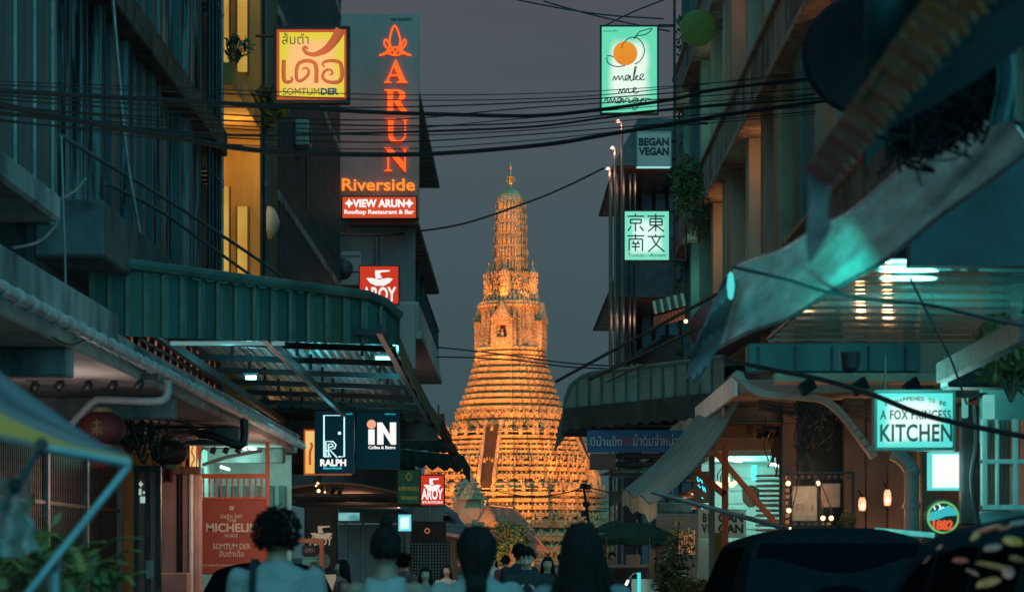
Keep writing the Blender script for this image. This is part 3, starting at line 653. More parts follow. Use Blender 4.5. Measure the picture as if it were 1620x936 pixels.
# ------------------------------------------------------------------ gate, shopfront below the arcade
gt = thing('folding_gate', 'dark barred shutter gate behind the fern on the left pavement', 'gate', (-6.35, 31, 0))
MB().box((-6.75, 20, .12), (-6.7, 36.2, 3.35)).build('back_wall', mat('gate_back', (.09, .085, .055), .9, 0, 0, .7, .2, (.02, .025, .03)), gt)
me = MB().box((-.012, -.018, 0), (.012, .018, 2.95)).mesh('bar', M['dark_steel'])
for i in range(125):
    f = lnk('bar', me, gt, None, False); f.location = (0, 21-31+i*.12, .15)
for z in (.4, 1.3, 2.2, 3.1):
    MB().box((-6.37, 20.9, z), (-6.31, 36.1, z+.05)).build('rail', M['dark_steel'], gt)
for yy in (24, 27.2, 30.4, 33.2, 36.1):
    MB().bev((-6.45, yy, .12), (-6.28, yy+.14, 3.3), .01).build('gate_post', M['grey_steel'], gt)
dr = thing('glass_door', 'open glass door with a dark frame and the red panel reflection painted in', 'door', P(232, 936, 31.5))
pinkg = mat('glass_painted_reflection', (.36, .11, .08), .15, 0, .3, 1.2, coat=.6)  # pink colour stands in for the reflected red panel
Yd = 31.5; a = P(212, 936, Yd); b = P(255, 745, Yd)
MB().box((a.x, Yd, .14), (b.x, Yd+.02, b.z)).build('pane', pinkg, dr)
q = MB(); 
for xx in (a.x, a.x+(b.x-a.x)*.42, b.x-.07): q.bev((xx, Yd-.03, .13), (xx+.07, Yd+.05, b.z), .005)
q.bev((a.x-.02, Yd-.032, b.z), (b.x, Yd+.052, b.z+.08), .005); q.build('door_frame', M['dark_steel'], dr)
MB().box((b.x-.2, Yd-.06, 1.2), (b.x-.1, Yd-.031, 1.45)).build('handle', M['grey_steel'], dr)
lettering(dr, 'lettering', '\u2726\n\u25a0\u25aa\n\u25aa\u25a0', glow('painted_reflection', (.45, .6, .6), .8), P(216, 0, Yd).x-dr.location.x, P(230, 0, Yd).x-dr.location.x, P(0, 795, Yd).z-dr.location.z, P(0, 760, Yd).z-dr.location.z, -.01)  # reflected marks put on the pane as glowing shapes
pk = thing('shopfront_wall', 'pink lit shopfront pillars between the glass door and the orange frame', 'shopfront', P(285, 936, 35.6))
pinkp = mat('pink_plaster', (.5, .30, .25), .8, 0, .25, 1.5, .1)
for x0, x1, dy, mm in ((256, 281, 0, pinkp), (283, 288, -.1, M['dark_steel']), (289, 300, -.05, pinkp), (301, 306, -.15, M['white_paint']), (307, 316, 0, pinkp)):
    a = P(x0, 936, 35.6); b = P(x1, 750, 35.6); MB().bev((a.x, 35.6+dy, .14), (b.x, 35.9, b.z), .01).build('pillar', mm, pk)
MB().bev((P(250, 0, 35.6).x, 35.5, P(0, 750, 35.6).z), (P(318, 0, 35.6).x, 36, P(0, 738, 35.6).z), .01).build('lintel', M['wood'], pk)
a = P(258, 905, 35.4); b = P(303, 936, 35.4); MB().bev((a.x, 35.0, .13), (b.x, 35.4, a.z), .02).build('menu_stand', pinkp, pk)
# ochre wall strip above the door
tag(MB().bev((-6.9, 36.3, .12), (-5.35, 36.6, 3.34), .01).build('ochre_wall', och), 'ochre yellow wall above the pink shopfront with wires hanging on it', 'wall')
# the orange framed stall with the red panel
Ys = 37.0
sh = thing('red_stall', 'open shop front framed in bright orange red posts with a big red guide panel', 'shop stall', P(372, 936, Ys))
om = mat('orange_paint', (.62, .12, .05), .45, 0, .2, 2, .05); redp = mat('guide_panel_red', (.40, .075, .045), .5, 0, .15, .8, .03)
def bx_(x0, y0, x1, y1, Y, d, m, name, par, r=.01, f=0): a = P(x0, y1, Y); b = P(x1, y0, Y); return MB().bev((a.x, Y+f, a.z), (b.x, Y+d, b.z), r).build(name, m, par)
bx_(312, 700, 318, 936, Ys, .08, om, 'post', sh); bx_(420, 690, 426, 936, Ys, .08, om, 'post', sh)
bx_(318, 749, 420, 756, Ys, .07, om, 'top_rail', sh); bx_(318, 786, 420, 790, Ys, .06, om, 'mid_rail', sh)
me = None
for i in range(11):
    x = 322+i*9.2; a = P(x, 786, Ys+.02); b = P(x, 756, Ys+.02)
    q = MB(); q.lathe([(.012, 0), (.02, .05), (.012, .1), (.012, .2), (.02, .25), (.012, b.z-a.z)], a, 8); q.build('baluster', om, sh)
pnl = bx_(318, 790, 420, 908, Ys, .05, redp, 'guide_panel', sh)
cream = mat('cream_print', (.75, .62, .48), .6)
def wtext(par, txt, m, x0, y0, x1, y1, Y, name='lettering', **k):
    a = P(x0, y1, Y)-par.location; b = P(x1, y0, Y)-par.location
    return lettering(par, name, txt, m, a.x, b.x, a.z, b.z, Y-par.location.y, .006, **k)
for t, r_ in (('มิชลิน ไกด์', (349, 812, 383, 819)), ('THE', (358, 820, 374, 825)), ('GUIDE', (355, 844, 376, 849)), ('SOMTUM DER', (337, 859, 396, 868)), ('ส้มตำเด้อ', (347, 869, 386, 880)), ('RECOMMENDED RESTAURANT', (320, 892, 376, 895))):
    wtext(sh, t, cream, *r_, Ys, bold=.006)
wtext(sh, 'MICHELIN', cream, 326, 827, 408, 841, Ys, bold=.028)
q = MB(); c = P(366.5, 803, Ys-.006); 
for k in range(6): q.ico((c.x+math.cos(k*math.pi/3)*.026, c.y, c.z+math.sin(k*math.pi/3)*.026), .017, 1, (1, .3, 1))
q.build('flower_emblem', cream, sh)
# bright kitchen behind the rail
kt = thing('stall_kitchen', 'teal lit kitchen room seen over the red guide panel', 'room', (-4.7, 39, .12))
tealwall = mat('tile_wall', (.45, .62, .58), .5, 0, .2, 2)
MB().box((-5.3, 40.3, .12), (-4.02, 40.35, 3.3)).build('back_wall', tealwall, kt); MB().box((-5.34, 37.2, .12), (-5.3, 40.3, 3.3)).build('side_wall', tealwall, kt)
for i in range(6): MB().bev((-5.28+i*.21, 40.2, 1.5), (-5.16+i*.21, 40.29, 2.75), .01).build('panel', mat('slat_green', (.10, .24, .22), .6, 0, .3, 2), kt)
for (x, y, X2, Y2) in ((395, 708, 408, 712), (350, 738, 362, 742), (380, 705, 392, 712)):
    a = P(x, y, 38.6); b = P(X2, Y2, 38.9); q = MB(); q.tube([a, b], .025, 8); q.build('tube', glow('tube_white', (.75, 1.0, .95), 4), kt)
pt(kt, (-4.6, 38.4, 3.0), 16, (.35, 1, .85), .15)
q = MB(); q.tube([P(320, 735, 37.6), P(360, 722, 37.6), P(415, 712, 37.6)], .03, 8); q.build('canopy_arm', M['grey_steel'], kt)
ys = Sign('vertical_sign', 'narrow yellow lit sign beside the orange framed stall', 'sign', (299, 694, 313, 751), 36.8, .1, glow('yellow_face', (.95, .60, .22), .95, 0, 3, (.9, .45, .12)), om, .02)
ys.stroke([(306, 705), (304, 715), (308, 725), (304, 735), (306, 742)], 1.0, om)

# ------------------------------------------------------------------ red lanterns
def lantern(label, x, y, rx, Y, ry, dark=1):
    c = P(x, y, Y); k = Y/F; o = thing('red_lantern', label, 'lantern', c, 0, 'red lanterns hanging under the left arcade'); q = MB()
    Rr, Rz = rx*k, ry*k; pr = [(Rr*math.sin(t*math.pi/14)*(1+.0), -Rz*math.cos(t*math.pi/14)) for t in range(2, 13)]
    n = 20; V = []
    for r0, h in pr:
        for j in range(n*2): V.append((c.x+math.cos(j*math.pi/n)*r0*(1 if j % 2 else .965), c.y+math.sin(j*math.pi/n)*r0*(1 if j % 2 else .965), c.z+h))
    q.add(V, [(i*2*n+j, i*2*n+(j+1) % (2*n), (i+1)*2*n+(j+1) % (2*n), (i+1)*2*n+j) for i in range(len(pr)-1) for j in range(2*n)], True)
    q.build('shade', mat('lantern_silk', (.09, .012, .014), .7, 0, .4, 4), o, sharp=False)
    q = MB(); g = mat('lantern_gold', (.20, .14, .06), .6, .3)
    for s_ in (-1, 1): q = MB(); q.lathe([(Rr*.42, 0), (Rr*.45, .02), (Rr*.42, .05*s_ if s_ > 0 else -.05)], (c.x, c.y, c.z+s_*Rz*.93), 16); q.build('cap_ring', g, o)
    q = MB(); q.tube([(c.x, c.y, c.z+Rz), (c.x, c.y, 3.34)], .006, 5); q.build('cord', M['black_metal'], o)
    q = MB(); r = random.Random(x)
    for i in range(26):
        a = r.uniform(0, 6.28); d = r.uniform(0, Rr*.3); l = Rz*r.uniform(1.0, 1.3); q.tube([(c.x+math.cos(a)*d, c.y+math.sin(a)*d, c.z-Rz), (c.x+math.cos(a)*d*1.2, c.y+math.sin(a)*d*1.2, c.z-Rz-l)], .006, 4)
    q.build('tassel', mat('tassel_red', (.3, .02, .02), .8), o)
    cc = o.location
    q = MB(); dd = Rr*1.0
    for s_ in ([(-.3, .3), (.3, .35)], [(0, .5), (0, -.5)], [(-.35, -.1), (.35, 0)], [(-.3, -.4), (-.05, -.1)], [(.05, -.1), (.35, -.4)]):
        q.tube([(cc.x+u*Rr*.62, cc.y-Rr*math.sqrt(max(.1, 1-(u*.62)**2-(v*.45)**2))*1.0, cc.z+v*Rz*.9) for u, v in s_], .012, 5)
    q.build('gold_character', g, o)
lantern('larger red lantern with a gold mark near the gate', 160, 678, 39, 25, 28)
lantern('smaller dark red lantern above the glass door', 268, 716, 30, 30, 21)

# hanging cable tangle under the soffit
def wire(label, pts, r, Y, m=None, name='cable', cat='cable', group=None, n=8, seg=6):
    q = MB(); ps = [P(p[0], p[1], (Y if len(p) < 3 else p[2])) for p in pts]; q.tube(bez(ps, n), r, seg); o = q.build(name, m or M['cable']); tag(o, label, cat, group); return o
tg = MB(); r = random.Random(11)
for i in range(34):
    x = 196+r.uniform(0, 62); y = 655+r.uniform(-6, 20); Yt = 29+r.uniform(-1, 1); l = r.uniform(20, 80)
    tg.tube(bez([P(x, y, Yt), P(x+r.uniform(-14, 14), y+l*.4, Yt), P(x+r.uniform(-14, 14), y+l*.8, Yt), P(x+r.uniform(-18, 18), y+l*.6, Yt)], 6), r.uniform(.007, .02), 5)
for i in range(14):
    y = 655+r.uniform(0, 30); tg.tube(bez([P(190, y, 29), P(250, y+r.uniform(-8, 12), 30.5), P(320, y+r.uniform(-4, 16), 32), P(390, y+r.uniform(0, 20), 34.5)], 6), r.uniform(.008, .02), 5)
tag(tg.build('cable_tangle', M['cable']), 'black tangle of wires hanging between the two red lanterns', 'cable')
tg = MB()
for i in range(12):
    y = 560+r.uniform(0, 14); tg.tube(bez([P(-20, y, 21), P(60, y+8+r.uniform(-5, 5), 23), P(130, y+20, 25), P(170, y+4, 27), P(240, y+r.uniform(0, 30)+20, 29)], 6), r.uniform(.006, .014), 5)
tag(tg.build('cable_tangle', M['cable']), 'bundle of black wires stretched under the pale soffit at the left edge', 'cable')
wire('loose wire sagging along the arcade edge at the left', [(-10, 495, 17.5), (60, 520, 19), (110, 545, 20), (150, 540, 21), (230, 590, 24), (330, 640, 29)], .008, 20)

# ------------------------------------------------------------------ green corrugated awning over the street
gm = M['teal_sheet']; Yl, Yr = 27.1, 31.1
ga = thing('green_awning', 'large green corrugated metal awning with beams reaching over the left half of the street', 'awning', (-3.4, 36, 4))
def awn_face(t):   # along the front edge, t in 0..1, rounded at the street corner
    x = 145+(632-145)*t; Y = Yl+(Yr-Yl)*t; top = 415+(478-415)*t; bot = 530+(545-530)*t
    if t > .9: top += ((t-.9)/.1)**2*26
    return P(x, top, Y), P(x, bot, Y)
N = 17
for i in range(N):
    t0, t1 = i/N, (i+1)/N; q = MB(); V = []; nn = 8
    for j in range(nn+1):
        t = t0+(t1-t0)*j/nn; a, b = awn_face(t); u = (j/nn)
        d = .028 if .12 < u < .2 or .8 < u < .88 else (.0 if u < .9 and u > .1 else .045)
        a = a+Vector((0, d, 0)); b = b+Vector((0, d, 0)); V += [a, b]
    fs = [(j*2, j*2+2, j*2+3, j*2+1) for j in range(nn)]
    V2 = [v+Vector((0, .03, 0)) for v in V]
    q.add(V, [tuple(reversed(f)) for f in fs]); q.add(V2, fs); q.build('sheet_panel', (gm, mat('teal_sheet_worn', (.045, .14, .125), .6, .1, 0, 1.7, .2, (.05, .075, .055), (2, 1, .35)), mat('teal_sheet_dull', (.03, .10, .10), .55, .15, .4, 3, .15, stretch=(1, 1, .3)))[(i*7 % 5) % 3], ga)
    a, b = awn_face(t0); q = MB(); q.beam(a+Vector((0, -.03, 0)), b+Vector((0, -.03, 0)), .045, .03); q.build('sheet_rib', mat('rib_brown', (.17, .16, .11), .7, 0, .4, 4), ga)
q = MB(); q.tube([awn_face(t/20)[0]+Vector((0, -.03, .03)) for t in range(21)], .075, 8); q.build('ridge_roll', mat('awning_roll', (.05, .13, .12), .5, .1, .4, 2), ga)
# roof of the awning, seen from below
XE = -1.66
def roof(u, v):
    x = XL+.05+(XE-XL-.05)*u; y = Yl+(Yr-Yl)*u+(47.5-(Yl+(Yr-Yl)*u))*v
    z = 4.98-.25*v-(max(0, u-.85)/.15)**2*.5+.02*math.sin(u*150)
    return (x, y, z)
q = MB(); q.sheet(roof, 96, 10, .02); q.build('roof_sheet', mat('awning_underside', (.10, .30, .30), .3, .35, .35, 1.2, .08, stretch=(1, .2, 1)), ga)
q = MB(); q.sheet(lambda u, v: (XE+.02-.03*math.sin(u*3.1)-.0, Yr+(47.5-Yr)*u, 4.5-.2*u-.26*v+.03*math.sin(u*40)*v), 60, 3, .02); q.build('side_valance', mat('valance_green', (.05, .10, .075), .8, 0, .4, 3), ga)
for j in range(8):
    yy = 30.5+j*2.25; zz = 4.62-.02*j
    q = MB(); q.beam((XL, yy, zz), (XE-.1, yy, zz-.12), .06, .09); q.build('purlin', M['black_metal'], ga)
    for k in range(3): 
        x = XL+.8+k*1.0; q = MB(); q.beam((x, yy, zz), (x, yy, zz+.25), .05); q.build('strut', M['black_metal'], ga)
for x in (XL+.4, -3.4, XE-.15):
    q = MB(); q.beam((x, 29.5, 4.45), (x, 47.2, 4.25), .08, .12); q.build('rafter', M['black_metal'], ga)
q = MB(); q.beam((XL, 47.2, 4.16), (XE, 47.2, 4.08), .16, .34); q.build('end_beam', M['dark_steel'], ga)
for i, (x0, y0, x1, y1) in enumerate(((265, 541, 455, 545), (560, 545, 300, 556))):
    pass
tb = glow('tube_teal', (.55, 1.0, .95), 1.6)
for (x, y, Yt, w_, pw, nm_) in ((397, 597, 34.5, 8, 30.0, 'short bright lamp under the green awning'), (360, 543, 31, 90, 8, 'long dim tube lamp behind the front of the green awning'), (610, 566, 36, 16, 26, 'lamp tube at the street end of the green awning')):
    c = P(x, y, Yt); o = thing('strip_lamp', nm_, 'lamp', c); L_ = w_*Yt/F
    q = MB(); q.tube([c-Vector((L_, 0, 0)), c+Vector((L_, 0, 0))], .028, 8); q.build('tube', glow('tube_white2', (.9, 1, .95), 5) if pw == 30 else (glow('tube_dim', (.25, .5, .5), .5) if pw == 8 else tb), o)
    q = MB(); q.box(c+Vector((-L_-.03, -.03, .03)), c+Vector((L_+.03, .03, .07))); q.build('housing', M['grey_steel'], o)
    pt(o, c-Vector((0, 0, .12)), pw*.6, TEAL, .1)
pt(ga, (-3.2, 42, 3.7), 14, TEAL, .3)

# ------------------------------------------------------------------ scalloped cloth awnings further down
cl = mat('dark_green_canvas', (.03, .075, .07), .85, 0, .35, 2, .1)
def cloth_awning(label, xr, Yn, Yf, Hn, m=cl, xl=XL, val=.36, scal=10, side=-1):
    o = thing('cloth_awning', label, 'awning', ((xl+xr)/2, (Yn+Yf)/2, CZ+Hn))
    q = MB(); q.sheet(lambda u, v: (xl+(xr-xl)*u, Yn+(Yf-Yn)*v, CZ+Hn+.25*math.sin(v*math.pi)*.2-.35*u-.03*math.sin(u*40)), 24, 8, .02); q.build('roof_cloth', m, o)
    q = MB(); nseg = 120
    def val_f(u, v): return (xl+(xr-xl)*u, Yn+.02*math.sin(u*70), CZ+Hn-.35*u-v*(val*(.75+.25*abs(math.sin(u*math.pi*scal)))))
    q.sheet(val_f, nseg, 2, .012); q.build('valance', m, o)
    q = MB(); q.sheet(lambda u, v: (xr+.02*math.sin(u*50), Yn+(Yf-Yn)*u, CZ+Hn-.35-v*(val*(.75+.25*abs(math.sin(u*math.pi*scal*1.5))))), nseg, 2, .012); q.build('side_valance', m, o)
    q = MB(); q.tube([(xl, Yn, CZ+Hn), (xr, Yn, CZ+Hn-.37)], .03, 6); q.tube([(xr, Yn, CZ+Hn-.37), (xr, Yf, CZ+Hn-.37)], .03, 6); q.build('frame', M['dark_steel'], o); return o
cloth_awning('first dark green scalloped awning just beyond the green metal awning', -1.85, 49, 58, 3.55)
cloth_awning('second dark green scalloped awning beyond the first one', -1.75, 58.5, 66, 3.35)
cloth_awning('farthest dark green scalloped awning over the red noodle sign', -1.62, 66.5, 76, 3.3, val=.5)
q = MB(); r = random.Random(5)
q.sheet(lambda u, v: Vector((P(693+u*26, 0, 50+10*u).x, 50+10*u, P(0, 640+u*72+v*(30-8*u), 50+10*u).z))+Vector((.12*noise.noise(Vector((u*6, v*3, 1))), .1*noise.noise(Vector((u*6, v*3, 5))), .15*noise.noise(Vector((u*5, v*4, 9))))), 24, 10, .03)
tag(q.build('bundled_tarp', mat('tarp_brown', (.16, .13, .10), .85, 0, .5, 3, .3)), 'brown tarp bundled along the street edge of the green awning', 'tarp')

o = thing('arcade_lamp', 'slim fluorescent lamp on the pale soffit at the left edge', 'lamp', P(92, 575, 23))
q = MB(); q.tube([P(72, 571, 22.5), P(110, 586, 24)], .014, 8); q.build('tube', glow('tube_weak', (.5, .75, .75), .7), o)
pt(o, P(92, 590, 23)-Vector((0, 0, .6)), 20, (.85, .72, .68), .5)
pt(sh, (-3.5, 35.2, 2.3), 26, (1, .62, .45), .3); pt(pk, (-4.6, 34.0, 2.5), 10, (1, .5, .4), .2)  # fill lights added to brighten the guide panel and pink wall

lw = thing('lattice_window', 'rust orange lit window lattice on the house front just under the green awning', 'window', (-5.1, 34.5, 4.05))
MB().box((-5.19, 30.5, 4.06), (-5.17, 39, 4.80)).build('pane', glow('rust_pane', (.30, .07, .03), .7, 0, 2.2, (.75, .24, .10), .4, .65), lw)
for i in range(13): MB().box((-5.165, 30.5+i*.69, 4.05), (-5.10, 30.58+i*.69, 4.83)).build('bar', M['black_metal'], lw)
for z in (4.05, 4.42, 4.8): MB().box((-5.17, 30.5, z), (-5.095, 39, z+.04)).build('rail', M['black_metal'], lw)
for i in range(24): MB().beam((-5.163, 30.6+i*.35, 4.08), (-5.163, 30.95+i*.35, 4.78), .02).build('raking_slat', M['rust'], lw)

# ------------------------------------------------------------------ signs on the left
black = mat('print_black', (.03, .03, .03), .5); whiteg = glow('lit_white', (1.0, .95, .92), 1.0)
s = Sign('square_sign', 'square yellow lit restaurant sign with curly red Thai lettering', 'sign', (433, 43, 554, 165), 45, .2, None, M['black_metal'], .07)
s.panel.data.materials.clear(); s.panel.data.materials.append(facelamp('yellow_sign_face', (.72, .60, .045), (.93, .50, .20), 1.0, s.w, s.h, 1.4))
brd = glow('rust_border', (.62, .10, .035), .75); bro = mat('letter_rust', (.42, .10, .04), .5, emit=(.42, .09, .03), es=.75); gry = mat('letter_olive', (.10, .09, .05), .6, emit=(.10, .08, .02), es=.6)
for a, b, c, d in ((438, 48, 549, 53), (438, 155, 549, 160), (438, 53, 443, 155), (545, 53, 549, 155)): s.poly([(a, b), (c, b), (c, d), (a, d)], brd, 'border_strip', .004)
s.text('ส้มตำ', gry, (447, 54, 489, 72)); s.text('SOMTUM', gry, (448, 141, 506, 152), bold=.0); s.text('DER', mat('letter_navy', (.02, .07, .11), .6, emit=(.01, .08, .12), es=.6), (508, 141, 536, 152), bold=.045)
s.stroke([[(450, 97), (449.5, 112), (450, 126), (453, 131), (460, 131), (463, 127), (461, 123)]], [[3.4, 3.4, 3.4, 3.3, 2.6, 2, 1.3]], bro, 'letter', 8)
s.stroke([[(479, 112), (484, 109), (489, 113), (488, 120), (481, 127), (475, 130), (470, 126), (470, 112), (474, 102), (486, 98), (497, 101), (501, 110), (501, 133)]], [[1.2, 1.6, 2, 2.4, 2.5, 2.5, 2.6, 2.8, 2.9, 3, 3.1, 3.3, 3.3]], bro, 'letter', 8)
s.stroke([[(514, 108), (511, 103), (516, 99), (528, 98), (538, 101), (541, 110), (541, 124), (536, 131), (525, 132), (515, 129), (511, 122), (515, 114), (522, 112), (527, 117), (522, 121)]], [[1.2, 1.7, 2.4, 2.8, 3, 3.2, 3.3, 3.2, 2.8, 2.5, 2.4, 2.2, 1.8, 1.6, 1]], bro, 'letter', 8)
s.stroke([[(488, 80), (484, 76), (481, 79), (485, 85), (493, 88), (503, 87), (518, 79), (531, 64), (539, 49)]], [[1.5, 2, 2.5, 3, 3.2, 4, 6, 7.5, 8.5]], bro, 'tone_mark', 8)
s.bar((XL, 45, s.o.location.z+1.35), (s.o.location.x-s.w/2, 45, s.o.location.z+1.35), .03); s.bar((XL, 45, s.o.location.z+.25), (s.o.location.x-s.w/2, 45, s.o.location.z+.25), .03)
pt(s.o, s.o.location+Vector((0, -.8, .8)), 9, (1, .6, .15), .5)

# the hotel building at the end of the left row
hb = thing('riverside_hotel', 'grey hotel building at the end of the left row with projecting eaves and balconies', 'building', (-5, 78, 0))
gr = M['grey_render']; Yh = 70.0; xr = P(663, 0, Yh).x; xl = P(536, 0, Yh).x
q = MB(); q.bev((xl-.6, Yh+.6, 3.2), (P(655, 0, Yh).x, Yh+1.0, P(0, 348, Yh).z), .02); q.build('front_wall', gr, hb)
q = MB(); q.box((-7.5, 71.02, 3.2), (-4.2, 90, 17.2)); q.build('side_wall', M['grey_render'], hb)
eav = mat('eave_brown', (.22, .19, .17), .8, 0, .2, 1)
for z, y1 in ((P(0, 140, 70).z, 89), (P(0, 355, 70).z, 88.5)):
    q = MB(); q.bev((-5.2, Yh+.05, z), (xr-.02, y1, z+.16), .02); q.build('eave', eav, hb)
    q = MB()
    for j in range(18): q.box((-5.1, 71.2+j, z-.05), (xr-.08, 71.24+j, z-.003))
    q.build('soffit_batten', eav, hb)
q = MB(); z = P(0, 476, 70).z; zb = z-.9
q.bev((-5.2, 70.2, zb), (xr-.02, 88.5, z), .02); q.build('balcony_parapet', M['pale_render'], hb)
q = MB(); q.bev((-5.2, 70.2, zb-.25), (xr+.08, 88.6, zb-.002), .02); q.build('balcony_slab', M['pale_render'], hb)
q = MB(); q.bev((P(610, 0, 70).x, 69.9, zb-1.2), (P(657, 0, 70).x, 70.55, z-.1), .02); q.build('corner_pier', M['pale_render'], hb)
q = MB()
for j in range(42): q.box((xr-.06, 74+j*.34, z), (xr-.03, 74.03+j*.34, z+.85))
q.box((xr-.08, 74, z+.85), (xr-.01, 88.4, z+.9)); q.build('railing', M['dark_steel'], hb)
for j, (yy, h) in enumerate(((71.6, 2.4), (75.2, 2.4), (79, 2.4), (83.2, 2.4))):
    q = MB(); q.bev((-4.18, yy, z+.1), (xr-.4, yy+.35, z+h), .01); q.build('shutter', mat('shutter_green', (.03, .08, .085), .6, 0, .3, 3), hb)
for x0, x1 in ((595, 600), (603, 605)):
    a = P(x0, 372, 70.55); b = P(x1, 470, 70.55); q = MB(); q.tube([(a.x, 70.5, a.z), (a.x, 70.5, b.z)], .05, 8); q.build('pipe', M['grey_steel'], hb)
ac = thing('air_conditioner', 'beige air conditioner box on the grey wall under the hotel sign', 'air conditioner', P(555, 452, 70.3))
a = P(539, 452, 70.1); b = P(572, 398, 70.1)
MB().bev((a.x, 70.0, a.z), (b.x, 70.55, b.z), .03).build('case', mat('ac_beige', (.42, .38, .33), .6, 0, .15, 3), ac)
MB().lathe([(.3, 0), (.34, .02), (.3, .05), (0, .05)], (P(541, 425, 70).x, 70.0, P(541, 425, 70).z), 20, 'y').build('fan_grille', M['dark_steel'], ac)
MB().box((a.x+.02, 69.98, b.z-.16), (b.x-.02, 70.0-.002, b.z-.14)).build('seam', M['dark_steel'], ac)
hs = Sign('hotel_sign', 'tall grey hotel sign wall with glowing orange neon letters and crown emblem', 'sign', (537, 25, 663, 346), Yh, .5, mat('sign_wall', (.36, .27, .25), .75, 0, .25, .35, .08, stretch=(1, 1, .5)), None, 0)
neon = glow('neon_orange', (1.0, .095, .01), 1.7); neon2 = glow('neon_amber', (1.0, .26, .03), 1.15)
for ch, y0, y1, x0, x1 in (('𝐀', 98, 134, 609, 645), ('𝐑', 145, 181, 609, 647), ('𝐔', 191, 228, 610, 647), ('𝐍', 237, 274, 609, 647)):
    hs.text(ch, neon, (x0, y0, x1, y1), 'neon_letter', .08, bold=-.003)
hs.text('Riverside', neon2, (542, 285, 657, 304), 'neon_letter', .08, bold=.014)
em = [[(627, 90), (617, 70), (625, 44), (634, 70), (624, 90)], [(619, 86), (609, 74), (611, 66), (616, 74), (614, 84), (603, 91)], [(632, 86), (642, 74), (641, 66), (636, 74), (637, 84), (649, 91)], [(601, 91), (614, 87), (626, 78), (638, 87), (651, 91)], [(611, 86), (626, 91), (641, 86)]]
hs.stroke(em, 1.5, neon, 'crown_emblem', 6, 8, .05)
hs.text('อรุณ ริเวอร์ไซด์', mat('letter_dark', (.03, .03, .03), .5), (619, 31, 652, 37), bold=.02)
vs = Sign('rooftop_bar_sign', 'small red lit rooftop bar sign with white words under the neon letters', 'sign', (540, 310, 660, 347), 69.65, .12, glow('bar_sign_red', (.72, .075, .022), .9), M['black_metal'], .04)
vs.text('✦VIEW ARUN✦', whiteg, (546, 315, 654, 329), bold=.045, depth=.01); vs.text('Rooftop Restaurant & Bar', whiteg, (545, 332, 655, 341), bold=.03, depth=.01)
pt(hs.o, P(628, 185, 69.3), 4, (1, .12, .03), .8); pt(hs.o, P(600, 296, 69.3), 3, (1, .2, .05), .6)
pt(hs.o, P(548, 190, 68.5), 6, (1, .12, .06), .8)
# noodle shop signs
noodw = glow('noodle_white', (1, .93, .9), .95); nred = glow('noodle_red', (.68, .045, .018), .85)
def noodle(label, rect, Y, mr, mw, cat='sign', sub=None, panel_m=None, frame=M['black_metal'], name='noodle_sign', logo=(.12, .52), clip=None):
    s = Sign(name, label, cat, rect, Y, .14, mr, frame, .03); x0, y0, x1, y1 = rect; w_ = x1-x0; h_ = y1-y0
    X = lambda u: x0+u*w_
    Z = lambda v: y0+v*h_
    a, b = logo; H = b-a; Zl = lambda v: Z(a+v*H)
    s.poly([(X(.18), Zl(.52)), (X(.3), Zl(.5)), (X(.5), Zl(.6)), (X(.72), Zl(.5)), (X(.84), Zl(.55)), (X(.76), Zl(.8)), (X(.62), Zl(1)), (X(.42), Zl(1)), (X(.28), Zl(.82))], mw, 'bowl_emblem')
    s.poly([(X(.40), Zl(0.02)), (X(.76), Zl(0)), (X(.76), Zl(.1)), (X(.55), Zl(.14)), (X(.52), Zl(.26)), (X(.58), Zl(.5)), (X(.42), Zl(.56)), (X(.40), Zl(.3))], mw, 'noodle_emblem')
    return s, X, Z
s, X, Z = noodle('red lit noodle bowl sign above the green awning beside the hotel', (568, 420, 632, 482), 66, nred, noodw)
s.text('ᥲROY' if False else 'AROY', noodw, (573, 454, 627, 477), bold=.03)
s.bar((XL, 66, s.o.location.z+.95), (s.o.location.x-s.w/2, 66, s.o.location.z+.95), .025); s.bar((XL, 66, s.o.location.z+.3), (s.o.location.x-s.w/2, 66, s.o.location.z+.3), .025)
s, X, Z = noodle('small red lit noodle station sign near the temple view', (663, 750, 704, 800), 62, nred, noodw)
s.text('AROY', noodw, (667, 772, 701, 790), bold=.035); s.text('STATION', noodw, (668, 792, 700, 796), bold=.03)
bn = mat('banner_taupe', (.13, .10, .09), .9, 0, .25, 3, .15, stretch=(4, 1, 1)); bw = glow('banner_print', (.6, .45, .32), .5)
s, X, Z = noodle('brown hanging cloth banner with the pale noodle bowl', (482, 798, 535, 936), 48, bn, bw, 'banner', name='noodle_banner', logo=(.24, .40))
s.text('AROY', bw, (490, 848, 526, 862), bold=.02)
s.poly([(504+14*math.cos(i*math.pi/12)*(1 if i % 2 else .86)+6, 887+14*math.sin(i*math.pi/12)*(1 if i % 2 else .86)) for i in range(24)], mat('badge_pale', (.6, .4, .32), .6), 'round_badge')
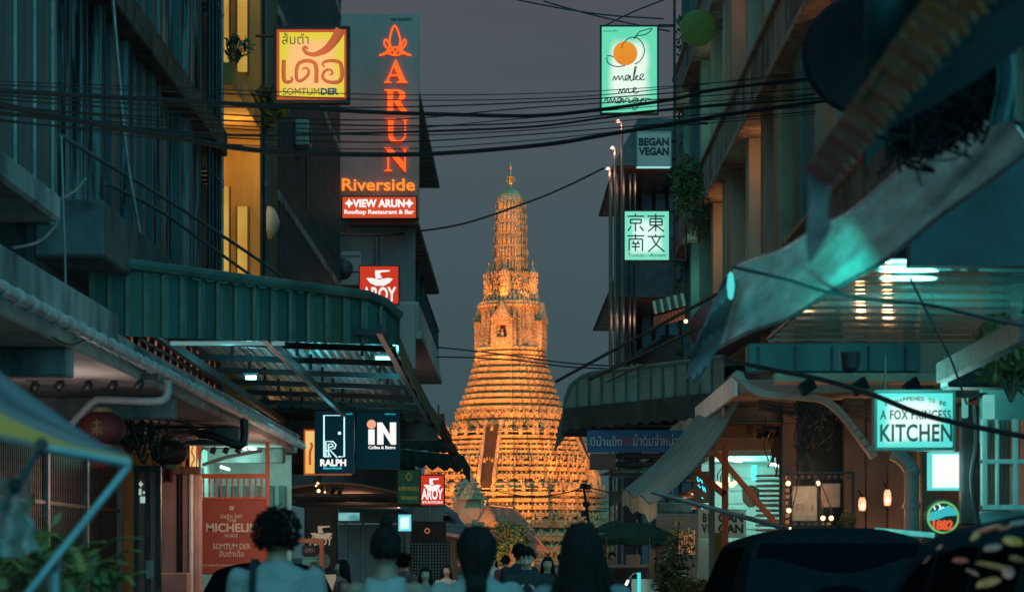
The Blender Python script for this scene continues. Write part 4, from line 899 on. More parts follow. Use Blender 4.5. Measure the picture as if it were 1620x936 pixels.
# door emblem sign
s = Sign('door_sign', 'dark lit sign with a white door outline hanging under the green awning', 'sign', (498, 650, 561, 749), 44.5, .14, glow('door_sign_face', (.001, .02, .035), .6), mat('teal_frame', (.01, .04, .05), .4), .02)
cw = glow('cyan_white', (.62, 1.0, 1.0), 1.1); cy = glow('cyan_print', (.03, .75, .85), .9)
s.stroke([[(513, 722), (513, 657), (545, 657), (545, 722), (536, 722)]], 1.4, cw, 'door_emblem', 6, 1)
s.disc((537.5, 685), 2.6, cw, 'door_knob', n=14)
s.stroke([[(516, 722), (516, 698), (527, 698), (532, 703), (530, 709), (522, 711), (534, 724)], [(520, 722), (520, 702), (526, 702), (528, 705), (520, 708)], [(513, 722), (524, 722), (518, 712)]], 1.2, cw, 'letter_emblem', 6, 1)
s.text('RALPH', whiteg, (507, 726, 548, 737), bold=.045); s.text('Bangkok', cy, (512, 738, 542, 743), bold=.02); s.text('ชั้น 2 ขึ้นบันได', cy, (540, 653, 558, 656))
for x in (512, 548): a = P(x, 650, 44.5); s.bar(a, (a.x, a.y, 4.15), .012)
s = Sign('cafe_sign', 'dark lit cafe sign reading IN with a pink dotted i', 'sign', (563, 650, 633, 742), 46, .14, glow('cafe_sign_face', (.001, .022, .036), .6), mat('teal_frame', (.01, .04, .05), .4), .02)
s.disc((588, 671), 7.2, glow('peach_dot', (.95, .42, .25), .95), 'dot_emblem'); s.poly([(583, 679), (593, 679), (593, 703), (583, 703)], whiteg, 'letter')
s.poly([(597, 668), (605, 668), (617, 687), (617, 668), (627, 668), (627, 703), (619, 703), (607, 684), (607, 703), (597, 703)], whiteg, 'letter')
s.text('Coffee & Bistro', whiteg, (583, 705, 626, 710), bold=.03); s.text('คาเฟ่ & ร้านอาหาร', cy, (609, 653, 626, 656))
for x in (578, 618): a = P(x, 650, 46); s.bar(a, (a.x, a.y, 4.1), .012)
s = Sign('orange_sign', 'orange rimmed yellow lit sign half hidden behind the door sign', 'sign', (481, 679, 556, 751), 47, .14, glow('amber_face', (.95, .48, .10), .9, 0, 2, (.95, .62, .2)), mat('orange_rim', (.5, .12, .03), .5, emit=(.6, .12, .02), es=.6), .035)
s.stroke([[(491, 735), (491, 715), (494, 706), (492, 700)]], 2.2, brd, 'letter')
for x in (490, 548): a = P(x, 679, 47); s.bar(a, (a.x, a.y, 4.1), .012)
pt(s.o, P(520, 770, 43.5), 5, (.4, .9, 1), .4)
s = Sign('green_sign', 'dark green unlit sign with painted-in glow and gold lettering beside the red noodle station sign', 'sign', (628, 742, 666, 798), 56, .12, mat('bottle_green', (.02, .09, .045), .5, 0, .3, 3, emit=(.01, .06, .03), es=.35), M['black_metal'], .02)  # faint glow put into the unlit board and its print
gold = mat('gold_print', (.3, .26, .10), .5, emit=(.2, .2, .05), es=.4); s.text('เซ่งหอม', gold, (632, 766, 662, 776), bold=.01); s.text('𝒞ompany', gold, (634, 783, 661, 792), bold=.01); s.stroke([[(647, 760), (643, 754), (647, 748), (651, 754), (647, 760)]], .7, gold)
a = P(640, 742, 56); s.bar(a, (a.x, a.y, a.z+.5), .012); a = P(655, 742, 56); s.bar(a, (a.x, a.y, a.z+.5), .012)
s = Sign('menu_screen', 'small bright pale blue screen on a post behind the walkers', 'screen', (629, 812, 652, 841), 52, .08, facelamp('screen_face', (.12, .6, .7), (.75, 1, 1), 1.0, .33, .42, 5), M['dark_steel'], .02)
a = P(640, 841, 52); q = MB(); q.tube([a, (a.x, a.y, .14)], .03, 8); q.build('post', M['dark_steel'], s.o); pt(s.o, P(640, 826, 51.5), 3, (.4, .9, 1), .2)
s = Sign('maroon_sign', 'maroon shop board with a faint gold emblem under the dark canopy', 'sign', (650, 824, 706, 857), 78, .1, mat('maroon', (.16, .05, .05), .6, 0, .3, 2), None, 0); s.disc((676, 839), 4.5, glow('faint_gold', (.55, .22, .08), .6), r2=2.6)
# back walls, lattice and street clutter at the end of the left side
bw_ = thing('end_wall', 'grey panelled wall with a small lit window at the end of the left pavement', 'wall', (-6, 88, 0))
Yb = 88.0
xs_ = [490, 520, 548, 575, 603, 630, 655, 680, 702]
for i in range(len(xs_)-1):
    a = P(xs_[i], 0, Yb); b = P(xs_[i+1], 0, Yb)
    MB().bev((a.x+.02, Yb, .14), (b.x-.02, Yb+.2, 2.75), .015).build('panel', mat('grey_board', (.24, .22, .21), .8, 0, .25, .8, .08), bw_)
    MB().bev((a.x+.02, Yb, 2.8), (b.x-.02, Yb+.2, 4.2), .015).build('panel', mat('grey_board', (.24, .22, .21), .8), bw_)
    MB().bev((a.x-.05, Yb-.05, .14), (a.x+.018, Yb+.2, 4.3), .01).build('post', mat('beige_post', (.36, .31, .26), .7, 0, .2, 2), bw_)
w_ = thing('small_window', 'small horizontal window glowing pale blue in the end wall', 'window', P(550, 823, 87.8))
a = P(534, 823, 87.9); b = P(569, 806, 87.9)
MB().box((a.x, 87.9, a.z), (b.x, 87.95, b.z)).build('pane', glow('window_blue', (.05, .25, .3), .8, 0, 2.5, (.25, .6, .6)), w_)
q = MB(); q.box((a.x-.1, 87.8, a.z-.1), (b.x+.1, 87.96, a.z)); q.box((a.x-.1, 87.8, b.z), (b.x+.1, 87.96, b.z+.1)); q.box((a.x-.1, 87.8, a.z), (a.x, 87.96, b.z)); q.box((b.x, 87.8, a.z), (b.x+.1, 87.96, b.z)); q.build('frame', mat('beige_post', (.36, .31, .26)), w_)
cn = thing('white_canopy_frame', 'pale curved shop canopy ceiling hung with a chandelier behind the curly haired walker', 'canopy', P(540, 780, 60))
q = MB(); q.sheet(lambda u, v: (P(440+u*195, 0, 60).x, 58+v*16, 3.15+.25*math.sin(u*math.pi)*1.0+.0*v), 20, 4, .05); q.build('ceiling', mat('canopy_beige', (.36, .30, .27), .8, 0, .3, 1), cn)
for i in range(5): q = MB(); q.beam((P(440, 0, 60).x, 58.5+i*3, 3.08), (P(635, 0, 60).x, 58.5+i*3, 3.08), .06, .08); q.build('beam', M['dark_steel'], cn)
pt(cn, (-4.8, 66, 2.7), 22, (1, .5, .28), .3); pt(cn, (-6.2, 55, 2.6), 14, (1, .45, .25), .3); pt(cn, (-4, 80, 3.2), 34, (1, .55, .42), .4)
def bulbs(name, label, pts, Y, r=.05, pw=2.5, col=WARM, mm=None, cat='lamp'):
    c = P(sum(p[0] for p in pts)/len(pts), pts[0][1], Y); o = thing(name, label, cat, c)
    for i, p in enumerate(pts):
        a = P(p[0], p[1], Y+(i % 3)*.1); q = MB(); q.ico(a, r*(p[2] if len(p) > 2 else 1), 2); b = q.build('bulb', mm or bulb_mat(), o)
        q = MB(); q.tube([a+Vector((0, 0, r)), a+Vector((0, 0, r+.12))], .012, 6); q.build('socket', M['black_metal'], o)
    q = MB()
    for p in pts: q.tube([P(p[0], p[1], Y)+Vector((0, 0, r+.1)), c+Vector((0, 0, .45))], .008, 5)
    q.build('hanger', M['black_metal'], o)
    if pw: pt(o, c-Vector((0, .1, .15)), pw, col, .15)
    return o
bulbs('chandelier', 'small cluster of warm bulbs under the pale canopy ceiling', [(500, 768, .5), (503, 764, .7), (504, 776, .9), (514, 778, .5)], 56, .05, 6)
sp2 = track('pair of black spotlights hanging in front of the brown banner', (524, 772), (545, 772), 2, 52, .2)
lt = thing('lattice_screen', 'black square lattice screen beside the small red sign', 'screen', P(680, 936, 62))
a = P(650, 936, 62); b = P(711, 856, 62)
me1 = MB().box((-.018, -.015, 0), (.018, .015, b.z-.15)).mesh('slat', M['black_metal'])
nx = 13
for i in range(nx+1):
    f = lnk('slat', me1, lt, None, False); f.location = (a.x+(b.x-a.x)*i/nx-lt.location.x, 0, .15-lt.location.z)
me1 = MB().box((0, -.034, -.018), (b.x-a.x, -.016, .018)).mesh('cross_slat', M['black_metal'])
for i in range(20):
    f = lnk('cross_slat', me1, lt, None, False); f.location = (a.x-lt.location.x, 0, b.z-.02-i*.085-lt.location.z)
of = thing('menu_stall', 'orange red stall frame behind the curly haired walker with menus on it', 'frame', P(490, 936, 40))
bx_(455, 851, 512, 859, 40, .1, om, 'top_bar', of); bx_(505, 859, 512, 936, 40, .1, om, 'post', of, f=.003)
bx_(478, 862, 502, 878, 40.3, .05, mat('menu_dark', (.08, .06, .06), .6), 'menu_board', of); bx_(478, 880, 503, 905, 40.3, .05, mat('menu_teal', (.15, .35, .3), .6, 0, .4, 6), 'menu_board', of)
wtext(of, 'OPEN', cream, 482, 867, 498, 873, 40.3)
eb = Sign('emblem_board', 'white board with a yellow round emblem at the bottom edge', 'board', (484, 908, 532, 960), 36, .06, mat('board_white', (.55, .5, .42), .6, 0, .15, 3), None, 0)
eb.disc((503, 928), 15, black, 'ring'); eb.disc((503, 928), 13, mat('emblem_yellow', (.6, .36, .06), .5, emit=(.6, .32, .05), es=.35), 'disc', out=.008); eb.poly([(503+(6 if i % 2 else 2.5)*math.cos(i*math.pi/5), 928+(6 if i % 2 else 2.5)*math.sin(i*math.pi/5)) for i in range(10)], black, 'star', out=.016)
# dark roof of the pier house right of the red sign
ph = thing('pier_house', 'low dark tiled roof house between the red sign and the temple', 'house', (P(700, 0, 112).x, 112, .12))
rf = mat('dark_tiles', (.07, .075, .08), .7, 0, .3, 3, .2)
for (x0, x1, y0, y1, Y0) in ((640, 716, 792, 800, 110), (655, 740, 812, 836, 108)):
    a = P(x0, y1, Y0); b = P(x1, y0, Y0); q = MB(); q.add([(a.x, Y0, a.z+.1), (b.x+.3, Y0, a.z-.4), (b.x-.6, Y0+4, b.z), (a.x, Y0+4, b.z), (a.x, Y0, a.z-.05), (b.x+.3, Y0, a.z-.55), (b.x-.6, Y0+4, b.z-.15), (a.x, Y0+4, b.z-.15)], [(0, 1, 2, 3), (7, 6, 5, 4), (0, 4, 5, 1), (1, 5, 6, 2), (2, 6, 7, 3)]); q.build('roof', rf, ph)
a = P(640, 0, 112); b = P(720, 0, 112)
MB().bev((a.x, 112, .12), (b.x, 115, 3.2), .02).build('wall', mat('warm_wall', (.35, .24, .2), .8, 0, .3, 1), ph)
for x in (708, 716, 722): a = P(x, 0, 109.5); MB().bev((a.x-.07, 109.5, .12), (a.x+.07, 109.7, 3.1), .01).build('post', M['wood'], ph)
pt(ph, (P(716, 0, 107).x, 107, 2.4), 30, (1, .45, .25), .3)

# ------------------------------------------------------------------ right row of shophouses (street side at x = +5.2)
XR = 5.2
beige = mat('beige_render', (.40, .35, .28), .85, 0, .3, .7, .15, stretch=(1, 1, .3), bscale=16); tealr = mat('teal_render', (.10, .19, .20), .8, 0, .35, .7, .15, stretch=(1, 1, .3), bscale=16)
pinkr = mat('pink_render', (.38, .24, .19), .85, 0, .3, .8, .12, stretch=(1, 1, .3)); edge = mat('slab_edge', (.42, .31, .28), .85, 0, 0, 3, .25, (.17, .14, .13))
def shophouse(label, Y0, Y1, cols, par, wallm, lights=(), floors=((6.35, 7.35), (11.15, 12.25), (15.9, 16.9), (20.4, 21.2)), name='balcony_shophouse'):
    o = thing(name, label, 'building', (7, (Y0+Y1)/2, 0))
    MB().box((6.6, Y0+.02, 3.9), (13, Y1-.02, 21.5)).build('wall', wallm, o)
    for a, b in floors:
        q = MB(); q.bev((5.02, Y0+.03, a), (6.6, Y1-.03, a+.16), .02); q.build('floor_slab', edge, o)
        q = MB(); q.bev((5.06, Y0+.03, a+.163), (5.2, Y1-.03, b), .02); q.build('balcony_wall', par, o)
        q = MB(); q.bev((4.98, Y0+.03, b+.003), (5.26, Y1-.03, b+.1), .02); q.build('coping', edge, o)
    for i, (y, w_, mm) in enumerate(cols):
        for (a, b), (c, d) in zip(((3.9, 0),)+floors, floors):
            q = MB(); q.bev((5.3, y, (b or a)+.105 if b else a), (6.58, y+w_, c-.004), .02); q.build('column', mm, o)
    Yw = Y0+1.2; fl = [3.9]+[b for a, b in floors]
    while Yw < Y1-2:
        for z in (7.6, 12.6, 17.1):
            q = MB(); q.bev((6.52, Yw, z), (6.56, Yw+1.6, z+2.3), .01); w2 = q.build('window', M['glass_dark'], o)
            q = MB()
            for yy in (Yw-.06, Yw+.77, Yw+1.6): q.box((6.46, yy, z-.05), (6.58, yy+.06, z+2.35))
            q.box((6.46, Yw-.06, z+2.3), (6.57, Yw+1.66, z+2.38)); q.build('window_frame', M['grey_steel'], w2)
        Yw += 2.6
    for p, pw, c in lights: pt(o, p, pw, c, .3)
    return o
EA = shophouse('nearest right shophouse with teal plaster and balcony walls behind the tarp', 20, 42.5, ((24, .5, tealr), (30, .5, beige), (35, .6, tealr), (38.2, .5, pinkr), (40.8, 1.1, tealr)), M['dark_concrete'], tealr, (((5.9, 39.7, 9.6), 9, WARM),))
EB = shophouse('middle right shophouse with pale columns and a warm lit balcony', 42.6, 58, ((42.7, 1.2, tealr), (46.2, 1.1, mat('olive_plaster', (.30, .27, .19), .85, 0, .3, 1)), (49.0, .8, pinkr), (52.4, .7, beige), (56.6, 1.3, pinkr)), M['grimy_concrete'], beige, (((5.9, 51.5, 10.6), 10, WARM), ((5.9, 47.9, 14.8), 9, TEAL), ((5.9, 55, 15.2), 8, (1, .6, .4))))
EC = shophouse('far right shophouse with a narrow green lit front behind the square signs', 58.1, 74, ((58.2, .9, beige), (62, .7, beige), (66, .6, mat('pale_green', (.25, .36, .30), .85, 0, .3, 1)), (70, .6, tealr), (73, .9, tealr)), M['grimy_concrete'], mat('pale_green', (.25, .36, .30)), (((5.8, 60.8, 10), 14, WARM), ((5.7, 69, 10), 12, (.4, 1, .7)), ((5.7, 71, 14.5), 14, (.4, 1, .7)), ((5.8, 64, 14.6), 8, (.7, 1, .7))))
# textured ivy strip at the far corner
q = MB(); r = random.Random(8)
for i in range(900):
    z = r.uniform(5, 19); y = 74+r.uniform(-.5, .3); x = 5.25+r.uniform(-.15, .5); s = r.uniform(.05, .12)
    a = Vector((r.uniform(-1, 1), r.uniform(-1, 1), r.uniform(-1, 1))).normalized()*s; b = a.cross(Vector((r.uniform(-1, 1), r.uniform(-1, 1), .3))).normalized()*s*.6; p = Vector((x, y-.3, z)); q.add([p-a, p+b, p+a, p-b], [(0, 1, 2, 3)])
tag(q.build('ivy', M['leaf'], kind='stuff'), 'ivy climbing the far corner of the right shophouses')
gd = tag(MB().lathe([(.44, 0), (.48, .02), (.48, .08), (.44, .1), (0, .1)], P(1104, 45, 60), 32, 'y').build('round_sign', mat('moss_green', (.07, .12, .02), .6, 0, .3, 2, emit=(.05, .09, .01), es=.12)), 'round moss green sign disc high on the right shophouses', 'sign')
rs = tag(MB().lathe([(.5, 0), (.56, .04), (.56, .1), (.5, .14), (0, .14)], P(1135, 522, 45), 28, 'y').build('round_sign', mat('disc_red', (.20, .02, .025), .5, 0, .3, 3)), 'dark red round sign behind the end of the pale plastic strip', 'sign')
tag(MB().lathe([(.35, 0), (.4, .02), (.4, .07), (0, .08)], P(1164, 612, 40), 24, 'y').build('round_sign', mat('disc_red2', (.16, .02, .03), .5, 0, .3, 3)), 'small dark red disc under the end of the hanging strap', 'sign')
# black metal frame that carries the signs
q = MB()
for (x0, y0, x1, y1) in ((1067, -20, 1067, 470), (1067, 195, 1120, 195), (1067, 277, 1120, 277), (1041, 41, 1067, 41)): q.beam(P(x0, y0, 62), P(x1, y1, 62), .07)
fr = q.build('sign_mast', M['black_metal']); tag(fr, 'tall black steel mast with arms behind the egg yolk sign', 'mast')
# egg yolk dessert sign
s = Sign('dessert_sign', 'tall mint green lit sign with an orange circle and handwritten words', 'sign', (949, 41, 1042, 182), 61.5, .2, None, M['black_metal'], .05)
s.panel.data.materials.clear(); s.panel.data.materials.append(facelamp('mint_face', (.13, .68, .43), (.80, .92, .80), 1.0, s.w, s.h, 1.1))
ink = mat('ink', (.03, .05, .05), .6)
s.disc((989, 86), 19, glow('yolk', (.80, .25, .02), .95, 0, 1, (.85, .33, .03)), 'orange_circle')
s.stroke([[(983, 78), (986, 70), (995, 62), (1006, 61), (1016, 70), (1019, 84), (1013, 97), (1004, 103)], [(960, 90), (966, 90), (971, 92)], [(960, 92), (961, 100), (968, 105), (978, 107), (989, 105)], [(1002, 63), (1008, 58), (1018, 57), (1026, 53), (1031, 47), (1020, 49), (1010, 53), (1004, 62)]], .8, ink, 'leaf_stroke', 5)
hm = [  # handwriting: make me mango
 [(969, 129), (972, 122), (974, 128), (978, 121), (980, 128), (984, 121), (986, 128), (990, 127), (995, 121), (990, 121), (989, 127), (993, 128), (997, 121), (997, 128), (1001, 127), (1006, 109), (1004, 109), (1002, 128), (1009, 121), (1004, 124), (1009, 128), (1013, 126), (1018, 120), (1014, 119), (1012, 125), (1016, 128), (1020, 126)],
 [(978, 149), (981, 142), (983, 148), (987, 141), (989, 148), (993, 141), (995, 148), (999, 147), (1006, 142), (1003, 140), (1001, 146), (1005, 149), (1011, 146)],
 [(956, 162), (960, 157), (962, 164), (966, 157), (968, 164), (972, 157), (974, 164), (978, 163), (983, 157), (978, 157), (977, 163), (981, 164), (985, 157), (986, 164), (991, 157), (995, 159), (995, 164), (1000, 162), (1007, 157), (1002, 157), (1001, 163), (1006, 163), (1009, 157), (1008, 170), (1003, 175), (1001, 171), (1012, 163), (1018, 157), (1014, 159), (1015, 164), (1021, 162), (1021, 157), (1032, 159)]]
s.stroke(hm, .85, ink, 'handwriting', 5, 5); s.text('มะม่วง สวีท', ink, (954, 48, 977, 52))
pt(s.o, P(995, 110, 60.3), 12, (.4, 1, .75), .8)
s = Sign('vegan_sign', 'unlit pale grey vegan sign with painted-in glow and dark block letters', 'sign', (1007, 209, 1062, 264), 60, .2, mat('pale_sign', (.42, .47, .45), .5, 0, .2, 2, emit=(.1, .2, .2), es=.25), mat('pale_frame', (.4, .45, .44), .5), .03)  # faint glow put into the material of the unlit panel
dk = mat('letter_teal', (.02, .06, .07), .6)
s.text('BEGAN', dk, (1010, 219, 1058, 232), bold=.055); s.text('VEGAN', dk, (1010, 234, 1058, 247), bold=.055)
s.bar(P(1062, 222, 60), P(1070, 222, 60), .06); s.bar(P(1062, 250, 60), P(1070, 250, 60), .06)
q = MB(); q.box(P(1007, 265.5, 60)-Vector((0, .1, 0)), P(1062, 264.3, 60)+Vector((0, .1, 0))); q.build('lit_edge', glow('edge_light', (.4, .85, .85), .8), s.o)
s = Sign('kanji_sign', 'square mint lit sign with four bold Chinese characters', 'sign', (986, 333, 1060, 414), 56, .2, None, M['black_metal'], .035)
s.panel.data.materials.clear(); s.panel.data.materials.append(facelamp('kanji_face', (.20, .72, .52), (.72, .95, .86), 1.0, s.w, s.h, 2))
kc = mat('kanji_ink', (.01, .06, .07), .6)
K = [ # drawn as bars: kyo, to, nan, bun
 [((1005, 339), (1009, 339), (1009, 344), (1005, 344))]]
def kst(ch, ox, oy, segs):
    qs = []
    for (x0, y0, x1, y1) in segs: s.stroke([(ox+x0, oy+y0), (ox+x1, oy+y1)], 1.25, kc, 'character_stroke', 6, 1)
kst('kyo', 991, 339, ((14, 0, 14, 3), (1, 4, 28, 4), (6, 9, 23, 9), (6, 9, 6, 15), (23, 9, 23, 15), (6, 15, 23, 15), (14, 16, 14, 28), (7, 20, 2, 27), (21, 20, 27, 27)))
kst('to', 1023, 339, ((14, 0, 14, 28), (1, 4, 28, 4), (5, 8, 24, 8), (5, 8, 5, 18), (24, 8, 24, 18), (5, 13, 24, 13), (5, 18, 24, 18), (13, 19, 2, 28), (15, 19, 27, 28)))
kst('nan', 991, 371, ((14, 0, 14, 7), (1, 3, 28, 3), (4, 8, 25, 8), (4, 8, 4, 27), (25, 8, 25, 27), (10, 11, 12, 14), (19, 11, 17, 14), (8, 15, 21, 15), (8, 20, 21, 20), (14, 15, 14, 27)))
kst('bun', 1023, 371, ((14, 0, 14, 3), (1, 4, 28, 4), (8, 5, 14, 16), (14, 16, 28, 28), (21, 5, 15, 16), (15, 16, 2, 28)))
s.text('Tonkin—Annam', kc, (993, 401, 1053, 407), bold=.0)
s.bar(P(1060, 334, 56), P(1085, 334, 56), .03); s.bar(P(1060, 412, 56), P(1085, 412, 56), .03); s.bar(P(1085, 300, 56), P(1085, 412, 56), .03)
pt(s.o, P(1022, 372, 55), 9, (.4, 1, .8), .6)
c = P(1088, 312, 55.5); plant('hanging_plant', 'bushy green plant overhanging the balcony beside the Chinese character sign', 'plant', (c.x, c.y, c.z-.75), 1.7, (.42, .4), 1100, .055, M['leaf'], 21, 9, long=2.6)
c = P(1105, 345, 54); plant('hanging_plant', 'thin dark trailing plant right of the bushy balcony plant', 'plant', (c.x, c.y, c.z-.6), 1.2, (.3, .3), 260, .05, M['leaf_dark'], 22, 6, long=3)
# striped awning on the balcony
sa = thing('striped_awning', 'small green and cream striped awning on the right shophouse', 'awning', P(1060, 500, 54))
for i in range(9):
    x0 = 1034+i*5.6; q = MB(); a = P(x0, 472-(i*1.6), 54); b = P(x0+5.6, 497-(i*1.6), 54)
    q.sheet(lambda u, v: (a.x+(b.x-a.x)*u, 54.6-.8*v, a.z+(b.z-a.z)*v-.02*math.sin(u*3)), 3, 4, .02); q.build('stripe', mat('awn_dark', (.03, .09, .09), .8) if i % 2 else mat('awn_cream', (.5, .45, .36), .8, 0, .2, 3), sa)
q = MB(); 
for i in range(9): a = P(1034+i*5.6, 499-i*1.6, 53.8); q.box((a.x, 53.8, a.z-.28), (a.x+.07, 53.83, a.z-.02))
q.build('fringe', mat('fringe_brown', (.2, .1, .07), .8), sa)
bulbs('wall_lamp', 'tiny orange lamp glowing under the striped awning', [(1085, 508)], 53.5, .05, 5)
# timber riverside building with stacked eaves and tall lamp posts
tbld = thing('timber_building', 'dark riverside building with three stacked eaves beyond the right shophouses', 'building', (6.5, 95, 0))
tw = mat('timber_grey', (.10, .09, .095), .8, 0, .4, 1, .15, stretch=(6, 6, .4)); cop = mat('copper_soffit', (.30, .14, .09), .35, .5, .3, 1.2)
q = MB(); q.box((4.6, 86, .12), (9, 104, 17)); q.build('wall', tw, tbld)
for i in range(12): q = MB(); q.bev((4.48, 86.3+i*1.45, .12), (4.59, 87.0+i*1.45, 16.9), .02); q.build('board', tw, tbld)
for i in range(6): q = MB(); q.bev((4.66+i*.5, 85.9, .12), (5.02+i*.5, 85.98, 16.9), .02); q.build('board', mat('slate_blue', (.10, .13, .17), .7, 0, .3, 1), tbld)
for (yt, yb, x0, x1) in ((165, 262, 955, 1010), (352, 470, 945, 1000), (540, 608, 955, 1005)):
    Y0 = 80; a = P(x1, yt, Y0); b = P(x0, yb, Y0+14)
    z = P(0, yb, Y0).z; zt = P(0, yt+20, Y0).z
    x_out = P(x0, 0, Y0+6).x
    q = MB(); q.add([(x_out, Y0+12, z), (x_out+.1, Y0, z), (6, Y0, z), (6, Y0+12, z), (x_out+.9, Y0+12, zt), (x_out+1.0, Y0+.3, zt), (6, Y0+.3, zt), (6, Y0+12, zt)], [(0, 1, 2, 3), (7, 6, 5, 4), (0, 4, 5, 1), (1, 5, 6, 2), (2, 6, 7, 3), (3, 7, 4, 0)]); ev = q.build('eave', M['dark_steel'], tbld)
    q = MB(); q.sheet(lambda u, v: (x_out+.15+2.0*u, Y0+.1+11*v, z-.02-.03*abs(math.sin(v*28))), 2, 56, .015); q.build('soffit', cop, ev)
    pt(tbld, (x_out+1.0, Y0-1.2, z-.9), 16, (1, .5, .3), .2)
for i, (x, y, xb) in enumerate(((962, 268, 965), (969, 235, 973), (978, 193, 984))):
    Yq = 78; o = thing('mast_lamp', ('left', 'middle', 'right')[i]+'most of three slim steel lamp masts in front of the stacked eaves', 'lamp post', (P(xb, 0, Yq).x, Yq, .12), 0, 'slim lamp masts by the stacked eaves')
    t = P(x, y, Yq); q = MB(); q.tube([(P(xb, 0, Yq).x, Yq, .12), (P(xb, 0, Yq).x, Yq, t.z)], .045, 8); q.tube([(P(xb, 0, Yq).x, Yq, t.z), t+Vector((-.02, 0, 0))], .04, 8); q.build('mast', mat('mast_rust', (.30, .20, .17), .5, .4, .3, 3), o)
    q = MB(); q.lathe([(.03, .08), (.09, 0), (.02, -.02)], t, 10); q.build('lamp_head', glow('mast_light', (1, .72, .55), 1.6), o); pt(o, t-Vector((0, .1, .15)), 3, (1, .6, .4), .05)
for x in (966, 977, 991, 997, 1003):
    pass
q = MB()
for x in (967, 976, 986, 996, 1004): q.tube([P(x, 275, 80), P(x, 600, 80)], .05, 6)
pr_ = thing('steel_frame', 'thin vertical steel bars joining the stacked eaves', 'frame', P(985, 600, 80))
for x in (967, 976, 986, 996, 1004): q = MB(); q.tube([P(x, 275, 79), P(x, 600, 79)], .05, 6); q.build('bar', M['dark_steel'], pr_)
q = MB(); q.bev(P(955, 600, 74)+Vector((0, 0, 0)), P(1050, 582, 74)+Vector((0, 2, 0)), .02); tag(q.build('flat_roof', mat('roof_light', (.32, .25, .22), .8, 0, .3, 1)), 'low pale flat roof just above the right green awning', 'roof')
q = MB(); q.add([P(980, 575, 70), P(1045, 530, 70), P(1080, 530, 76), P(1080, 575, 76), P(980, 580, 70), P(1045, 537, 70)], [(0, 1, 2, 3), (0, 4, 5, 1)]); tag(q.build('dark_awning', M['dark_steel']), 'dark pointed awning below the Chinese character sign', 'awning')

# ------------------------------------------------------------------ right green awning with blue banner
rawn = thing('right_awning', 'rounded green corrugated awning with dark ribs on the right', 'awning', P(1020, 680, 40))
def rf_(t):
    x = 893+(1146-893)*t; Y = 42-(4.2)*t; top = 597-31*t; bot = 645-22*t
    if t < .2: top += (1-math.cos(math.asin(min(1, (.2-t)/.2))))*40
    return P(x, top, Y), P(x, bot, Y)
N = 13; rsheet = mat('teal_sheet_light', (.06, .20, .20), .4, .2, .35, 2, .1, stretch=(1, 1, .3))
for i in range(N):
    q = MB(); V = []
    for j in range(7):
        t = (i+j/6)/N; a, b = rf_(t); d = .04 if j in (0, 6) else 0; V += [a+Vector((0, d, 0)), b+Vector((0, d, 0))]
    fs = [(j*2, j*2+2, j*2+3, j*2+1) for j in range(6)]
    q.add(V, [tuple(reversed(f)) for f in fs]); q.add([v+Vector((0, .03, 0)) for v in V], fs); q.build('sheet_panel', rsheet if i % 3 else mat('teal_sheet_faded', (.08, .20, .19), .5, .1, 0, 2, .15, (.05, .10, .09), (2, 1, .3)), rawn)
    a, b = rf_(i/N); q = MB(); q.beam(a+Vector((0, .01, 0)), b+Vector((0, .01, 0)), .03, .02); q.build('sheet_rib', M['dark_steel'], rawn)
q = MB(); q.tube([rf_(t/30)[0]+Vector((0, 0, .02)) for t in range(31)], .04, 6); q.build('edge_roll', rsheet, rawn)
a, b = P(893, 646, 42), P(1146, 626, 37.8); a2, b2 = P(893, 680, 42), P(1090, 676, 39)
q = MB(); q.sheet(lambda u, v: (a.x+(3.6-a.x)*u, 42-4.6*u+.03*math.sin(u*60), a.z-v*(.40+.03*math.sin(u*90))), 60, 3, .03); q.build('valance', mat('valance_dark', (.03, .045, .045), .85, 0, .5, 2, .2), rawn)
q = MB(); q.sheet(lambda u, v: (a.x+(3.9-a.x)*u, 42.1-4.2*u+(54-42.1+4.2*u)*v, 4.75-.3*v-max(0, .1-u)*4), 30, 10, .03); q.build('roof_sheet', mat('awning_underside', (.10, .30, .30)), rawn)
for j in range(5):
    q = MB(); q.beam((a.x, 43+j*2.3, 4.3), (3.9, 43+j*2.3-1.5*(j == 0), 4.3), .06, .1); q.build('purlin', M['dark_steel'], rawn)
for (x0, y0, x1, y1, Y0, Y1) in ((880, 603, 1140, 462, 42.3, 37), (932, 600, 1150, 497, 41, 36.5), (960, 604, 1152, 515, 40.5, 36.5)):
    q = MB(); q.tube([P(x0, y0, Y0), P(x1, y1, Y1)], .03 if y1 != 515 else .015, 8); q.build('stay_rod', M['black_metal'], rawn)
s = Sign('blue_banner', 'long dark blue banner with faded white Thai writing below the right awning', 'banner', (929, 680, 1093, 715), 41, .05, mat('banner_blue', (.012, .045, .13), .7, 0, .3, 2, .15, emit=(.0, .035, .07), es=.35), None, 0)
wl = mat('faded_white', (.45, .5, .52), .7, 0, .3, 5); s.text('มีน้ำแข็ง', wl, (934, 689, 984, 705), bold=.01); s.text('และ', mat('faded_red', (.5, .06, .10), .6), (968, 693, 1000, 708), bold=.02, out=0) if False else s.text('และ', mat('faded_red', (.45, .06, .10), .7), (984, 692, 1001, 705), bold=.0)
s.text('น้ำดื่มจำหน่าย', wl, (1002, 686, 1080, 705), bold=.01)
